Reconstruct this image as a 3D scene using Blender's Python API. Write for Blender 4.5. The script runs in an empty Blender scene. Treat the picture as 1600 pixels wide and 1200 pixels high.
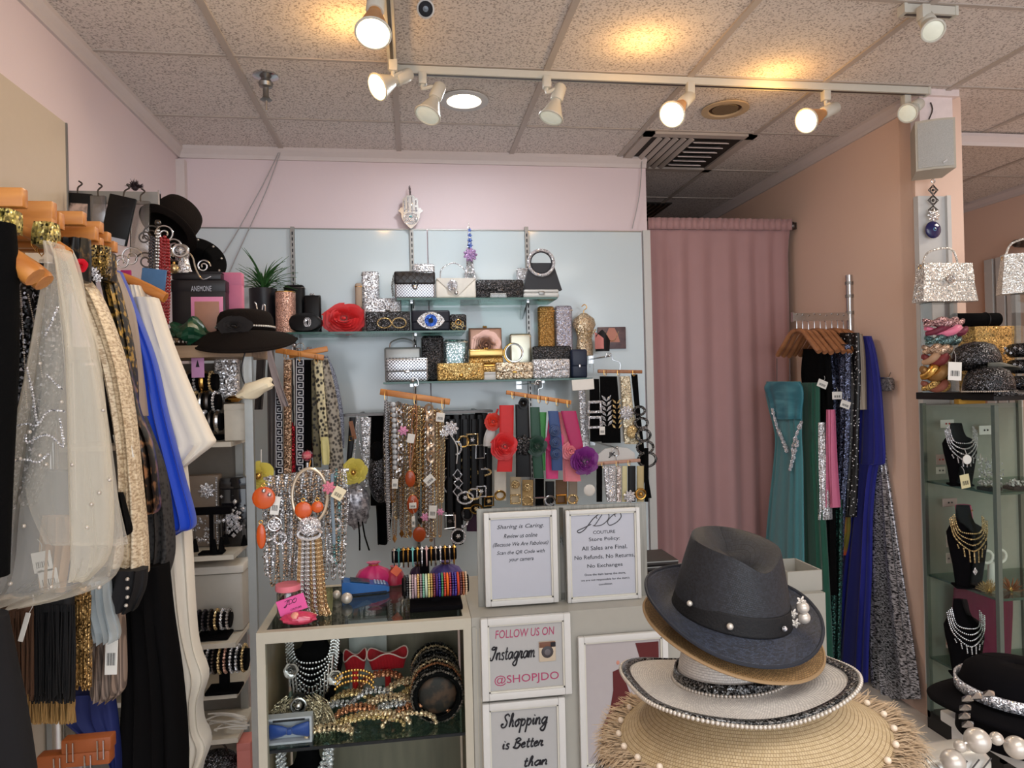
import bpy, bmesh, math, random
from math import sin, cos, pi, radians
from mathutils import Vector as V, Matrix
random.seed(7)
SC = bpy.context.scene
COL = SC.collection
# ---------------------------------------------------------------- camera
F_PX, YAW, ROLL, PITCH, CZ = 1080.0, radians(8.2), radians(1.36), radians(0.16), 1.6
FW = V((sin(YAW)*cos(PITCH), cos(YAW)*cos(PITCH), sin(PITCH)))
R0 = V((cos(YAW), -sin(YAW), 0)); U0 = R0.cross(FW)
RT = R0*cos(ROLL) - U0*sin(ROLL); UP = U0*cos(ROLL) + R0*sin(ROLL)
EYE = V((0, 0, CZ))
cam = bpy.data.cameras.new('camera'); camo = bpy.data.objects.new('camera', cam); COL.objects.link(camo)
cam.sensor_width = 36; cam.lens = F_PX*36/1600; cam.clip_start = 0.02
camo.matrix_world = Matrix(((RT.x, UP.x, -FW.x, 0), (RT.y, UP.y, -FW.y, 0), (RT.z, UP.z, -FW.z, CZ), (0, 0, 0, 1)))
SC.camera = camo
# ---------------------------------------------------------------- light and exposure
SC.view_settings.view_transform = 'Standard'; SC.view_settings.look = 'None'
SC.view_settings.gamma = 1; SC.view_settings.exposure = 0.42
SC.view_settings.use_curve_mapping = False
W = bpy.data.worlds.new('world'); SC.world = W; W.use_nodes = True
W.node_tree.nodes['Background'].inputs[0].default_value = (0.88, 0.94, 1.04, 1)
W.node_tree.nodes['Background'].inputs[1].default_value = 0.85
def area(name, loc, rot, sx, sy, power, col):
    l = bpy.data.lights.new(name, 'AREA'); l.shape = 'RECTANGLE'; l.size = sx; l.size_y = sy; l.energy = power; l.color = col
    o = bpy.data.objects.new(name, l); COL.objects.link(o); o.location = loc; o.rotation_euler = rot
    return o
area('storefront_daylight', (0.6, -2.6, 1.9), (radians(90), 0, 0), 4.6, 2.4, 60, (0.9, 0.95, 1.0))
area('overhead_fill_light', (0.7, -0.3, 2.9), (0, 0, 0), 2.4, 1.2, 30, (1.0, 0.95, 0.88))  # added fill from overhead behind the camera, no fixture built
area('bay_fill_light', (3.6, 2.2, 2.9), (0, 0, 0), .6, .6, 14, (1.0, .9, .78))  # added unseen fill that brightens the bay
area('recessed_downlight_bulb', (0.26, 3.16, 2.88), (0, 0, 0), 0.13, 0.13, 6, (0.92, 0.97, 1.0))
# ---------------------------------------------------------------- pixel helpers (1600 x 1200 frame)
def at(px, py, X=None, Y=None, Z=None):
    d = FW*F_PX + RT*(px-800) + UP*(600-py)
    t = X/d.x if X is not None else Y/d.y if Y is not None else (Z-CZ)/d.z
    return EYE + d*t
def fr(x0, x1, y0, y1, Y):
    xm, ym = (x0+x1)/2, (y0+y1)/2
    a, b = at(x0, ym, Y=Y), at(x1, ym, Y=Y)
    zt, zb = at(xm, y0, Y=Y).z, at(xm, y1, Y=Y).z
    return (a.x+b.x)/2, zb, b.x-a.x, zt-zb
# ---------------------------------------------------------------- materials
MATS = {}
def _new(name):
    m = bpy.data.materials.new(name); m.use_nodes = True
    nt = m.node_tree; return m, nt, nt.nodes['Principled BSDF']
def lin(c): return tuple(((x/255)/12.92 if x <= 10 else (((x/255)+.055)/1.055)**2.4) for x in c) + (1,)
def _n(nt, t, **kw):
    n = nt.nodes.new(t)
    for k, v in kw.items():
        if isinstance(k, str) and hasattr(n, k): setattr(n, k, v)
    return n
def mat(name, c, rough=.5, metal=0., var=.08, vs=40, bump=0., bs=200, spec=.35, emit=0., coat=0., sheen=0., trans=0.):
    if name in MATS: return MATS[name]
    m, nt, b = _new(name); L = nt.links; c = lin(c)
    b.inputs['Roughness'].default_value = rough; b.inputs['Metallic'].default_value = metal
    b.inputs['Specular IOR Level'].default_value = spec; b.inputs['Coat Weight'].default_value = coat
    b.inputs['Sheen Weight'].default_value = sheen
    tc = _n(nt, 'ShaderNodeTexCoord'); no = _n(nt, 'ShaderNodeTexNoise'); no.inputs['Scale'].default_value = vs
    L.new(tc.outputs['Object'], no.inputs['Vector'])
    mx = _n(nt, 'ShaderNodeMix', data_type='RGBA')
    mx.inputs[6].default_value = tuple(x*(1-var) for x in c[:3])+(1,); mx.inputs[7].default_value = tuple(min(1, x*(1+var)) for x in c[:3])+(1,)
    L.new(no.outputs[0], mx.inputs[0]); L.new(mx.outputs[2], b.inputs['Base Color'])
    if bump:
        n2 = _n(nt, 'ShaderNodeTexNoise'); n2.inputs['Scale'].default_value = bs
        L.new(tc.outputs['Object'], n2.inputs['Vector'])
        bp = _n(nt, 'ShaderNodeBump'); bp.inputs['Strength'].default_value = bump; bp.inputs['Distance'].default_value = .003
        L.new(n2.outputs[0], bp.inputs['Height']); L.new(bp.outputs[0], b.inputs['Normal'])
    if emit:
        b.inputs['Emission Color'].default_value = c; b.inputs['Emission Strength'].default_value = emit
    MATS[name] = m; return m
def glit(name, c, c2=None, scale=160, metal=.55, rough=.3, k=.8, dark=.35, thr=.32):
    """little facets: every cell has its own tilt and brightness"""
    if name in MATS: return MATS[name]
    m, nt, b = _new(name); L = nt.links; c = lin(c); c2 = lin(c2) if c2 else tuple(x*dark for x in c[:3])+(1,)
    tc = _n(nt, 'ShaderNodeTexCoord'); vo = _n(nt, 'ShaderNodeTexVoronoi'); vo.inputs['Scale'].default_value = scale*1.9
    L.new(tc.outputs['Object'], vo.inputs['Vector'])
    sx = _n(nt, 'ShaderNodeSeparateColor'); L.new(vo.outputs['Color'], sx.inputs[0])
    rp = _n(nt, 'ShaderNodeValToRGB'); rp.color_ramp.elements[0].color = c2; rp.color_ramp.elements[1].color = c
    rp.color_ramp.elements[0].position = max(0, thr-.2); rp.color_ramp.elements[1].position = min(1, thr+.2)
    L.new(sx.outputs[0], rp.inputs[0]); L.new(rp.outputs[0], b.inputs['Base Color'])
    g = _n(nt, 'ShaderNodeNewGeometry'); s = _n(nt, 'ShaderNodeVectorMath', operation='SUBTRACT'); s.inputs[1].default_value = (.5, .5, .5)
    L.new(vo.outputs['Color'], s.inputs[0])
    sc = _n(nt, 'ShaderNodeVectorMath', operation='SCALE'); sc.inputs['Scale'].default_value = k; L.new(s.outputs[0], sc.inputs[0])
    ad = _n(nt, 'ShaderNodeVectorMath', operation='ADD'); L.new(g.outputs['Normal'], ad.inputs[0]); L.new(sc.outputs[0], ad.inputs[1])
    nm = _n(nt, 'ShaderNodeVectorMath', operation='NORMALIZE'); L.new(ad.outputs[0], nm.inputs[0]); L.new(nm.outputs[0], b.inputs['Normal'])
    b.inputs['Metallic'].default_value = metal; b.inputs['Roughness'].default_value = rough
    MATS[name] = m; return m
def patt(name, c1, c2, kind='voronoi', scale=60, lo=.45, hi=.55, rough=.6, metal=0., stretch=(1, 1, 1), feat='F1', uv=False):
    """two-colour printed or woven pattern"""
    if name in MATS: return MATS[name]
    m, nt, b = _new(name); L = nt.links
    tc = _n(nt, 'ShaderNodeTexCoord'); mp = _n(nt, 'ShaderNodeMapping'); mp.inputs['Scale'].default_value = stretch
    L.new(tc.outputs['UV' if uv else 'Object'], mp.inputs[0])
    if kind == 'voronoi':
        t = _n(nt, 'ShaderNodeTexVoronoi', feature=feat); o = t.outputs['Distance']
    elif kind == 'wave':
        t = _n(nt, 'ShaderNodeTexWave'); t.inputs['Distortion'].default_value = 1.5; o = t.outputs[1]
    elif kind == 'line':
        t = _n(nt, 'ShaderNodeTexWave'); o = t.outputs[1]
    elif kind == 'check':
        t = _n(nt, 'ShaderNodeTexChecker'); o = t.outputs[1]
    else:
        t = _n(nt, 'ShaderNodeTexNoise'); t.inputs['Detail'].default_value = 6; o = t.outputs[0]
    t.inputs['Scale'].default_value = scale
    L.new(mp.outputs[0], t.inputs['Vector'])
    rp = _n(nt, 'ShaderNodeValToRGB'); e = rp.color_ramp.elements; e[0].position = lo; e[1].position = hi
    e[0].color = lin(c1); e[1].color = lin(c2); L.new(o, rp.inputs[0]); L.new(rp.outputs[0], b.inputs['Base Color'])
    bp = _n(nt, 'ShaderNodeBump'); bp.inputs['Strength'].default_value = .3; bp.inputs['Distance'].default_value = .002
    L.new(o, bp.inputs['Height']); L.new(bp.outputs[0], b.inputs['Normal'])
    b.inputs['Roughness'].default_value = rough; b.inputs['Metallic'].default_value = metal
    MATS[name] = m; return m
def sheer(name, c, alpha=.5, rough=.6):
    if name in MATS: return MATS[name]
    m, nt, b = _new(name); L = nt.links; c = lin(c)
    b.inputs['Base Color'].default_value = c; b.inputs['Roughness'].default_value = rough
    t = _n(nt, 'ShaderNodeBsdfTransparent'); mx = _n(nt, 'ShaderNodeMixShader'); lw = _n(nt, 'ShaderNodeLayerWeight'); lw.inputs[0].default_value = .35
    mr = _n(nt, 'ShaderNodeMapRange'); mr.inputs[3].default_value = alpha; mr.inputs[4].default_value = min(1, alpha+.3)
    L.new(lw.outputs['Facing'], mr.inputs[0]); L.new(mr.outputs[0], mx.inputs[0]); L.new(t.outputs[0], mx.inputs[1]); L.new(b.outputs[0], mx.inputs[2])
    L.new(mx.outputs[0], nt.nodes['Material Output'].inputs['Surface'])
    MATS[name] = m; return m
def glass(name, tint=(225, 240, 236), refl=.08, rough=.02, mx_=.7, bl=.25):
    if name in MATS: return MATS[name]
    m, nt, b = _new(name); L = nt.links; nt.nodes.remove(b)
    t = _n(nt, 'ShaderNodeBsdfTransparent'); t.inputs[0].default_value = lin(tint)
    g = _n(nt, 'ShaderNodeBsdfGlossy'); g.inputs['Roughness'].default_value = rough
    lw = _n(nt, 'ShaderNodeLayerWeight'); lw.inputs[0].default_value = bl
    mr = _n(nt, 'ShaderNodeMapRange'); mr.inputs[3].default_value = refl; mr.inputs[4].default_value = mx_
    mx = _n(nt, 'ShaderNodeMixShader'); L.new(lw.outputs['Fresnel'], mr.inputs[0]); L.new(mr.outputs[0], mx.inputs[0])
    L.new(t.outputs[0], mx.inputs[1]); L.new(g.outputs[0], mx.inputs[2]); L.new(mx.outputs[0], nt.nodes['Material Output'].inputs['Surface'])
    MATS[name] = m; return m
BLACK = mat('black_cloth', (9, 9, 10), .9, bump=.3, spec=.08); BLKSAT = mat('black_satin', (14, 13, 15), .38, spec=.25); VELV = mat('black_velvet', (9, 8, 11), .95, spec=.08)
WHITE = mat('white_paint', (204, 204, 202), .45, var=.03); WMET = mat('white_metal', (205, 203, 192), .4, var=.03); CREAM = mat('cream_laminate', (180, 175, 160), .5, var=.04)
PAPER = mat('white_paper', (180, 183, 194), .7, var=.02); INK = mat('black_ink', (28, 28, 34), .7); TAG = mat('tag_card', (232, 230, 224), .7, var=.03)
CHROME = mat('chrome', (196, 198, 200), .18, 1., var=.03); STEEL = mat('brushed_steel', (150, 150, 148), .42, 1., var=.1, vs=12); GOLD = mat('gold_metal', (214, 168, 92), .25, 1., var=.1)
SILV = mat('silver_metal', (205, 204, 204), .25, 1., var=.08); GUN = mat('gunmetal', (92, 88, 86), .35, 1.); PEARL = mat('pearl', (196, 188, 178), .3, .4, var=.03, coat=.3)
WOOD = patt('hanger_wood', (176, 104, 44), (214, 146, 72), 'noise', 30, .3, .7, .38, stretch=(.15, 1, 1))
WOODD = patt('brown_hanger_wood', (138, 90, 58), (172, 118, 78), 'noise', 30, .3, .7, .4, stretch=(1, .15, 1))
GSILV = glit('silver_glitter', (236, 236, 240), (120, 120, 124), 130); GGOLD = glit('gold_glitter', (226, 186, 112), (110, 82, 42), 130); GBLK = glit('black_glitter', (150, 148, 154), (9, 9, 11), 190, thr=.95, metal=.3)
RHIN = glit('rhinestones', (250, 250, 255), (120, 122, 130), 260, k=1.3, rough=.1); RHING = glit('gold_rhinestones', (250, 222, 164), (120, 88, 50), 240, k=1.3, rough=.12)
GPINK = glit('rose_glitter', (232, 186, 166), (150, 110, 98), 170); GLASS = glass('clear_glass'); ACR = glass('clear_acrylic', (238, 240, 240), .1)
PINKS = mat('pink_satin', (226, 120, 150), .4, sheen=.3); MAGE = mat('magenta_satin', (176, 26, 92), .4, sheen=.3); REDS = mat('red_satin', (206, 28, 30), .45, sheen=.3)
CLEAR = glass('clear_plastic', (226, 226, 222), .14, .15)
# ---------------------------------------------------------------- mesh builder
class MB:
    def __init__(s): s.v = []; s.f = []; s.uv = []; s.hasuv = False
    def add(s, vs, fs, uvs=None):
        o = len(s.v); s.v += [V(p) for p in vs]; s.f += [tuple(i+o for i in f) for f in fs]
        if uvs: s.hasuv = True
        s.uv += uvs if uvs else [(0, 0)]*len(vs)
        return s
    def xf(s, M, start=0):
        for i in range(start, len(s.v)): s.v[i] = M @ s.v[i]
        return s
    def box(s, c, d, rz=0, M=None):
        x, y, z = d[0]/2, d[1]/2, d[2]/2; n = len(s.v)
        s.add([(-x, -y, -z), (x, -y, -z), (x, y, -z), (-x, y, -z), (-x, -y, z), (x, -y, z), (x, y, z), (-x, y, z)],
              [(3, 2, 1, 0), (4, 5, 6, 7), (0, 1, 5, 4), (1, 2, 6, 5), (2, 3, 7, 6), (3, 0, 4, 7)])
        return s.xf(Matrix.Translation(c) @ (M if M else Matrix.Rotation(rz, 4, 'Z')), n)
    def rbox(s, c, d, r=.004, seg=2, rz=0, M=None):
        bm = bmesh.new(); bmesh.ops.create_cube(bm, size=1)
        for v in bm.verts: v.co = V((v.co.x*d[0], v.co.y*d[1], v.co.z*d[2]))
        r = min(r, min(d)*.49)
        bmesh.ops.bevel(bm, geom=list(bm.edges), offset=r, segments=seg, affect='EDGES', profile=.5, clamp_overlap=True)
        bm.verts.index_update(); n = len(s.v)
        s.add([v.co.copy() for v in bm.verts], [[v.index for v in f.verts] for f in bm.faces]); bm.free()
        return s.xf(Matrix.Translation(c) @ (M if M else Matrix.Rotation(rz, 4, 'Z')), n)
    def loft(s, rings, closed=True, cap=True, uv=False):
        n = len(rings[0]); m = len(rings); vs = [p for r in rings for p in r]; fs = []
        for i in range(m-1):
            for j in range(n if closed else n-1):
                k = (j+1) % n; fs.append((i*n+j, i*n+k, (i+1)*n+k, (i+1)*n+j))
        if cap and closed: fs.append(tuple(range(n-1, -1, -1))); fs.append(tuple((m-1)*n+j for j in range(n)))
        return s.add(vs, fs, [(j/n, i/max(1, m-1)) for i in range(m) for j in range(n)] if uv else None)
    def lathe(s, prof, n=32, c=(0, 0, 0), sx=1, sy=1, cap=True, arc=None):
        rings = []; c = V(c)
        for r, z in prof: rings.append([c+V((r*sx*cos(2*pi*j/n), r*sy*sin(2*pi*j/n), z)) for j in range(n)])
        return s.loft(rings, True, cap, True)
    def tube(s, pts, r=.004, n=6, closed=False):
        pts = [V(p) for p in pts]; m = len(pts); rings = []; up = V((0, 0, 1)); pn = None
        for i, p in enumerate(pts):
            a = pts[(i-1) % m] if (i or closed) else p; b = pts[(i+1) % m] if (i < m-1 or closed) else p
            t = (b-a).normalized() if (b-a).length > 1e-9 else V((0, 0, 1))
            if pn is None: pn = t.orthogonal().normalized()
            pn = (pn - t*pn.dot(t)); pn = pn.normalized() if pn.length > 1e-6 else t.orthogonal().normalized()
            q = t.cross(pn); rr = r[i] if isinstance(r, (list, tuple)) else r
            rings.append([p + (pn*cos(2*pi*j/n)+q*sin(2*pi*j/n))*rr for j in range(n)])
        if closed: rings.append(rings[0]); return s.loft(rings, True, False)
        return s.loft(rings)
    def cyl(s, a, b, r, r2=None, n=16): return s.tube([a, b], [r, r if r2 is None else r2], n)
    def ball(s, c, r, sc=(1, 1, 1), n=10, m=6):
        c = V(c); vs = [c+V((0, 0, r*sc[2]))]; fs = []
        for i in range(1, m):
            a = pi*i/m
            for j in range(n): vs.append(c+V((r*sc[0]*sin(a)*cos(2*pi*j/n), r*sc[1]*sin(a)*sin(2*pi*j/n), r*sc[2]*cos(a))))
        vs.append(c-V((0, 0, r*sc[2]))); e = len(vs)-1
        for j in range(n):
            k = (j+1) % n; fs.append((0, 1+j, 1+k)); fs.append((e, e-n+k, e-n+j))
            for i in range(m-2): fs.append((1+i*n+j, 1+(i+1)*n+j, 1+(i+1)*n+k, 1+i*n+k))
        return s.add(vs, fs)
    def gem(s, c, r, sc=(1, 1, 1)):
        c = V(c); return s.add([c+V((r*sc[0], 0, 0)), c+V((0, r*sc[1], 0)), c-V((r*sc[0], 0, 0)), c-V((0, r*sc[1], 0)), c+V((0, 0, r*sc[2])), c-V((0, 0, r*sc[2]))],
            [(0, 1, 4), (1, 2, 4), (2, 3, 4), (3, 0, 4), (1, 0, 5), (2, 1, 5), (3, 2, 5), (0, 3, 5)])
    def torus(s, c, R, r, axis='Y', n=28, m=8, sx=1, sz=1, a0=0, a1=2*pi):
        c = V(c); full = abs(a1-a0-2*pi) < 1e-6; pts = []
        for i in range(n if full else n+1):
            a = a0+(a1-a0)*i/n; x, y = R*sx*cos(a), R*sz*sin(a)
            pts.append(c+(V((x, 0, y)) if axis == 'Y' else V((x, y, 0)) if axis == 'Z' else V((0, x, y))))
        return s.tube(pts, r, m, full)
    def prism(s, poly, y0, y1):
        """polygon in x-z, extruded from y0 to y1"""
        n = len(poly); a = [V((p[0], y0, p[1])) for p in poly]; b = [V((p[0], y1, p[1])) for p in poly]
        return s.add(a+b, [tuple(range(n)), tuple(range(2*n-1, n-1, -1))]+[(i, i+n, (i+1) % n+n, (i+1) % n) for i in range(n)])
    def beads(s, pts, r, step=None, n=6, m=4, jit=0):
        pts = [V(p) for p in pts]; step = step or 2*r; acc = 0; s.ball(pts[0], r, n=n, m=m)
        for a, b in zip(pts, pts[1:]):
            l = (b-a).length; t = step-acc
            while t <= l:
                s.ball(a.lerp(b, t/l), r*(1+random.uniform(-jit, jit)), n=n, m=m); t += step
            acc = l-(t-step)
        return s
    def chain(s, pts, r, step=None, w=.28):
        """links alternate their plane along the path"""
        pts = resample(pts, step or r*1.5)
        for i in range(len(pts)-1):
            p, q = pts[i], pts[i+1]; c = (p+q)/2; t = (q-p).normalized(); o = t.cross(V((0, 1, 0)))
            o = o.normalized() if o.length > .01 else V((1, 0, 0))
            sd = o if i % 2 == 0 else (o+V((0, 1, 0))*.9).normalized()
            s.tube([c+t*r*1.15*cos(a)+sd*r*.8*sin(a) for a in [2*pi*k/8 for k in range(8)]], r*w, 4, True)
        return s
    def build(s, name, m, parent=None, ang=40, world=False):
        vs = s.v
        if world and parent is not None:
            l = ROOTLOC[parent.name]; vs = [p-l for p in vs]
        me = bpy.data.meshes.new(name); me.from_pydata([tuple(p) for p in vs], [], s.f)
        if s.hasuv:
            ul = me.uv_layers.new(name='UVMap')
            for lp in me.loops: ul.data[lp.index].uv = s.uv[lp.vertex_index]
        for p in me.polygons: p.use_smooth = True
        me.update(); me.set_sharp_from_angle(angle=radians(ang))
        me.materials.append(m)
        o = bpy.data.objects.new(name, me); COL.objects.link(o)
        if parent is not None: o.parent = parent
        return o
ROOTLOC = {}
def tag(o, label, cat, group=None, kind=None):
    o['label'] = label; o['category'] = cat
    if group: o['group'] = group
    if kind: o['kind'] = kind
    return o
def T(name, label, cat, loc=(0, 0, 0), group=None, rot=None):
    o = bpy.data.objects.new(name, None); o.empty_display_size = .02; COL.objects.link(o); o.location = loc
    if rot: o.rotation_euler = rot
    ROOTLOC[o.name] = V(loc)
    return tag(o, label, cat, group)
def solo(name, mb, m, label, cat, loc=(0, 0, 0), group=None, world=False, rot=None, ang=40, kind=None):
    """a thing that is one mesh"""
    if world: mb.v = [p-V(loc) for p in mb.v]
    o = mb.build(name, m, None, ang); o.location = loc
    if rot: o.rotation_euler = rot
    return tag(o, label, cat, group, kind)
def struct(name, mb, m, ang=40):
    o = mb.build(name, m, None, ang); o['kind'] = 'structure'; return o
def copy_tree(o, loc, label=None, rot=None, parent=None):
    c = o.copy(); COL.objects.link(c)
    if parent is None:
        c.location = loc; ROOTLOC[c.name] = V(loc)
        if label: c['label'] = label
        if rot: c.rotation_euler = rot
    else: c.parent = parent
    for ch in list(o.children): copy_tree(ch, None, parent=c)
    return c
def resample(pts, step):
    pts = [V(p) for p in pts]; out = [pts[0]]; acc = 0
    for a, b in zip(pts, pts[1:]):
        l = (b-a).length
        if l < 1e-9: continue
        t = step-acc
        while t <= l: out.append(a.lerp(b, t/l)); t += step
        acc = l-(t-step)
    return out
def cr(vals, t):
    """Catmull-Rom through a list of tuples, t in 0..1"""
    n = len(vals)-1; x = min(max(t, 0), 1)*n; i = min(int(x), n-1); u = x-i
    p0, p1, p2, p3 = vals[max(i-1, 0)], vals[i], vals[i+1], vals[min(i+2, n)]
    return tuple(.5*(2*b+(c-a)*u+(2*a-5*b+4*c-d)*u*u+(3*b-a-3*c+d)*u**3) for a, b, c, d in zip(p0, p1, p2, p3))
def curve(pts, n=24): return [V(cr([tuple(p) for p in pts], i/n)) for i in range(n+1)]
def pts2(l, Y, n=24): return curve([at(x, y, Y=Y) for x, y in l], n)
def drape(rows, Y=None, X=None, depth=.05, folds=5, amp=.012, n=40, m=28, edge=.0, seed=0, sq=.7, lin_=False, grow=1.):
    """hanging cloth: closed soft tube through rows (py, px left, px right) lying about the plane Y=.. or X=.."""
    rg = random.Random(seed); rings = []; ph = rg.uniform(0, 6); ph2 = rg.uniform(0, 6)
    for i in range(m+1):
        t = i/m
        if lin_:
            x = t*(len(rows)-1); k = min(int(x), len(rows)-2); u = x-k; r = tuple(a+(b-a)*u for a, b in zip(rows[k], rows[k+1]))
        else: r = cr(rows, t)
        a = at(r[1], r[0], Y=Y, X=X); b = at(r[2], r[0], Y=Y, X=X); c = (a+b)/2; h = (b-a)/2
        nrm = V((0, 1, 0)) if Y is not None else V((1, 0, 0))
        d = depth*(1+(grow-1)*t); ring = []
        for j in range(n):
            q = 2*pi*j/n; cu, su = cos(q), sin(q)
            e = abs(cu)**sq*(1 if cu > 0 else -1); f = abs(su)**.8*(1 if su > 0 else -1)
            fo = amp*(.35+.65*t)*(sin(folds*pi*e+ph+.9*t)+.5*sin(folds*1.7*pi*e+ph2-1.3*t))*(abs(su)**.5)
            ring.append(c+h*e*(1+edge*sin(9*t+ph+(cu > 0)*2))+nrm*(d/2*f+fo*(1 if su < 0 else .6)))
        rings.append(ring)
    return MB().loft(rings, uv=True)
def lettering(txt, cx, cz, w, h, m, parent, y=-.001, shear=0., thick=0., name='lettering', rx=90):
    cu = bpy.data.curves.new('t', 'FONT'); cu.body = txt; cu.shear = shear; cu.extrude = .0006; cu.offset = thick; cu.resolution_u = 3
    o = bpy.data.objects.new('t', cu); COL.objects.link(o)
    dg = bpy.context.evaluated_depsgraph_get(); me = bpy.data.meshes.new_from_object(o.evaluated_get(dg))
    bpy.data.objects.remove(o); bpy.data.curves.remove(cu); me.name = name
    xs = [v.co.x for v in me.vertices]; ys = [v.co.y for v in me.vertices]
    x0, x1, y0, y1 = min(xs), max(xs), min(ys), max(ys)
    for v in me.vertices:
        v.co = V((cx+((v.co.x-x0)/(x1-x0)-.5)*w, y-(.0004 if v.co.z > 0 else -.0003), cz+((v.co.y-y0)/(y1-y0)-.5)*h))
    me.materials.clear(); me.materials.append(m)
    l = bpy.data.objects.new(name, me); COL.objects.link(l); l.parent = parent; return l
ORD = 'first second third fourth fifth sixth seventh eighth ninth tenth eleventh twelfth thirteenth fourteenth fifteenth sixteenth seventeenth eighteenth nineteenth twentieth'.split()
ORD += ['twenty-'+o for o in ORD[:9]]+['thirtieth']+['thirty-'+o for o in ORD[:9]]
# ================================================================ the room
XL, XR, YB, ZC = -1.21, 2.36, 3.9, 2.92
def ceil_mat():
    m, nt, b = _new('ceiling_tile'); L = nt.links
    tc = _n(nt, 'ShaderNodeTexCoord'); n1 = _n(nt, 'ShaderNodeTexVoronoi'); n1.inputs['Scale'].default_value = 95
    n2 = _n(nt, 'ShaderNodeTexNoise'); n2.inputs['Scale'].default_value = 130; n2.inputs['Detail'].default_value = 4
    L.new(tc.outputs['Object'], n1.inputs[0]); L.new(tc.outputs['Object'], n2.inputs[0])
    rp = _n(nt, 'ShaderNodeValToRGB'); e = rp.color_ramp.elements; e[0].position = .34; e[0].color = lin((160, 150, 144)); e[1].position = .5; e[1].color = lin((230, 222, 216))
    L.new(n2.outputs[0], rp.inputs[0]); L.new(rp.outputs[0], b.inputs['Base Color'])
    bp = _n(nt, 'ShaderNodeBump'); bp.inputs['Strength'].default_value = .5; bp.inputs['Distance'].default_value = .004
    L.new(n2.outputs[0], bp.inputs['Height']); L.new(bp.outputs[0], b.inputs['Normal'])
    b.inputs['Roughness'].default_value = .95
    return m
PINKW = mat('pink_wall_paint', (228, 212, 216), .75, var=.02, vs=3, bump=.1, bs=90)
PINKR = mat('warm_pink_wall_paint', (232, 202, 184), .75, var=.02, vs=3, bump=.1, bs=90)
TRIM = mat('trim_paint', (216, 206, 204), .5, var=.03); GRID = mat('ceiling_grid_metal', (186, 176, 168), .5, var=.03)
struct('floor', MB().box((1.5, 2.2, -.05), (7.5, 10, .1)), patt('floor_tile', (186, 178, 168), (204, 196, 186), 'noise', 6, .3, .7, .4))
struct('ceiling', MB().box((1.5, 2.2, ZC+.05), (7.5, 10, .1)), ceil_mat())
struct('wall_left', MB().box((XL-.06, 1.4, ZC/2), (.12, 8, ZC)), PINKW)
struct('wall_back', MB().box(((XL+1.385)/2, YB+.06, ZC/2), (1.385-XL, .12, ZC)), PINKW)
struct('wall_right', MB().box((XR+.11, 4.55, ZC/2), (.22, 3.2, ZC)), PINKR)
struct('wall_passage', MB().box((1.5, 6.5, ZC/2), (7.5, .1, ZC)), PINKR)
struct('wall_passage_left', MB().box((1.2, 5.2, ZC/2), (.1, 2.4, ZC)), PINKR)
struct('wall_bay', MB().box((4.33, 2.2, ZC/2), (.12, 9, ZC)), PINKR)
g = MB()
for k in range(-1, 8): g.box((-.68+.63*k+.006, 2.2, ZC-.003), (.026, 9.6, .008))
struct('trim_1', g, GRID)
g = MB()
for k in range(-6, 7): g.box((1.5, 2.83+.63*k, ZC-.0015), (7.4, .016, .005))
struct('trim_2', g, GRID)
def crown(name, a, b, side):
    """stepped moulding between two points, side = direction it projects to"""
    a, b, sd = V(a), V(b), V(side); mb = MB()
    prof = [(0, -.062), (.012, -.062), (.016, -.042), (.034, -.018), (.034, 0), (0, 0)]
    mb.loft([[a+sd*x+V((0, 0, z)) for x, z in prof], [b+sd*x+V((0, 0, z)) for x, z in prof]])
    struct(name, mb, TRIM, 20)
crown('trim_3', (XL, -2, ZC), (XL, YB, ZC), (1, 0, 0))
crown('trim_4', (XL, YB, ZC), (1.385, YB, ZC), (0, -1, 0))
crown('trim_5', (XR, 2.95, ZC), (XR, 6.4, ZC), (-1, 0, 0))
crown('trim_6', (2.58, 3.37, ZC-.01), (4.27, 3.37, ZC-.01), (0, -1, 0))
crown('trim_7', (4.27, -1, ZC), (4.27, 6.4, ZC), (-1, 0, 0))
struct('trim_8', MB().box((XL+.022, YB-.022, 1.45), (.044, .044, 2.78)), TRIM)
struct('trim_9', MB().box((1.373, YB-.012, 1.25), (.042, .03, 2.48)), WHITE)
# bay seen past the column: panelled wall with uprights
mb = MB()
for px in (1548, 1566, 1583): p = at(px, 440, X=4.25); mb.box((4.25, p.y, 1.3), (.04, .07, 2.3))
struct('trim_10', mb, WHITE)
# column at the end of the right wall
struct('wall_column', MB().box((2.485, 2.99, ZC/2), (.25, .1, ZC)), PINKR)
a, b = at(1430, 285, Y=2.925), at(1478, 285, Y=2.925)
struct('trim_11', MB().box(((a.x+b.x)/2, 2.925, 1.3), (b.x-a.x, .03, 2.28)).box((b.x-.012, 2.905, 1.3), (.02, .02, 2.28)), WHITE)
struct('trim_12', MB().box(((a.x+b.x)/2, 2.91, 2.82), (b.x-a.x+.01, .06, .2)).box(((a.x+b.x)/2, 2.905, 2.905), (b.x-a.x+.05, .09, .03)), mat('pink_white_paint', (236, 222, 220), .6))
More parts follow.
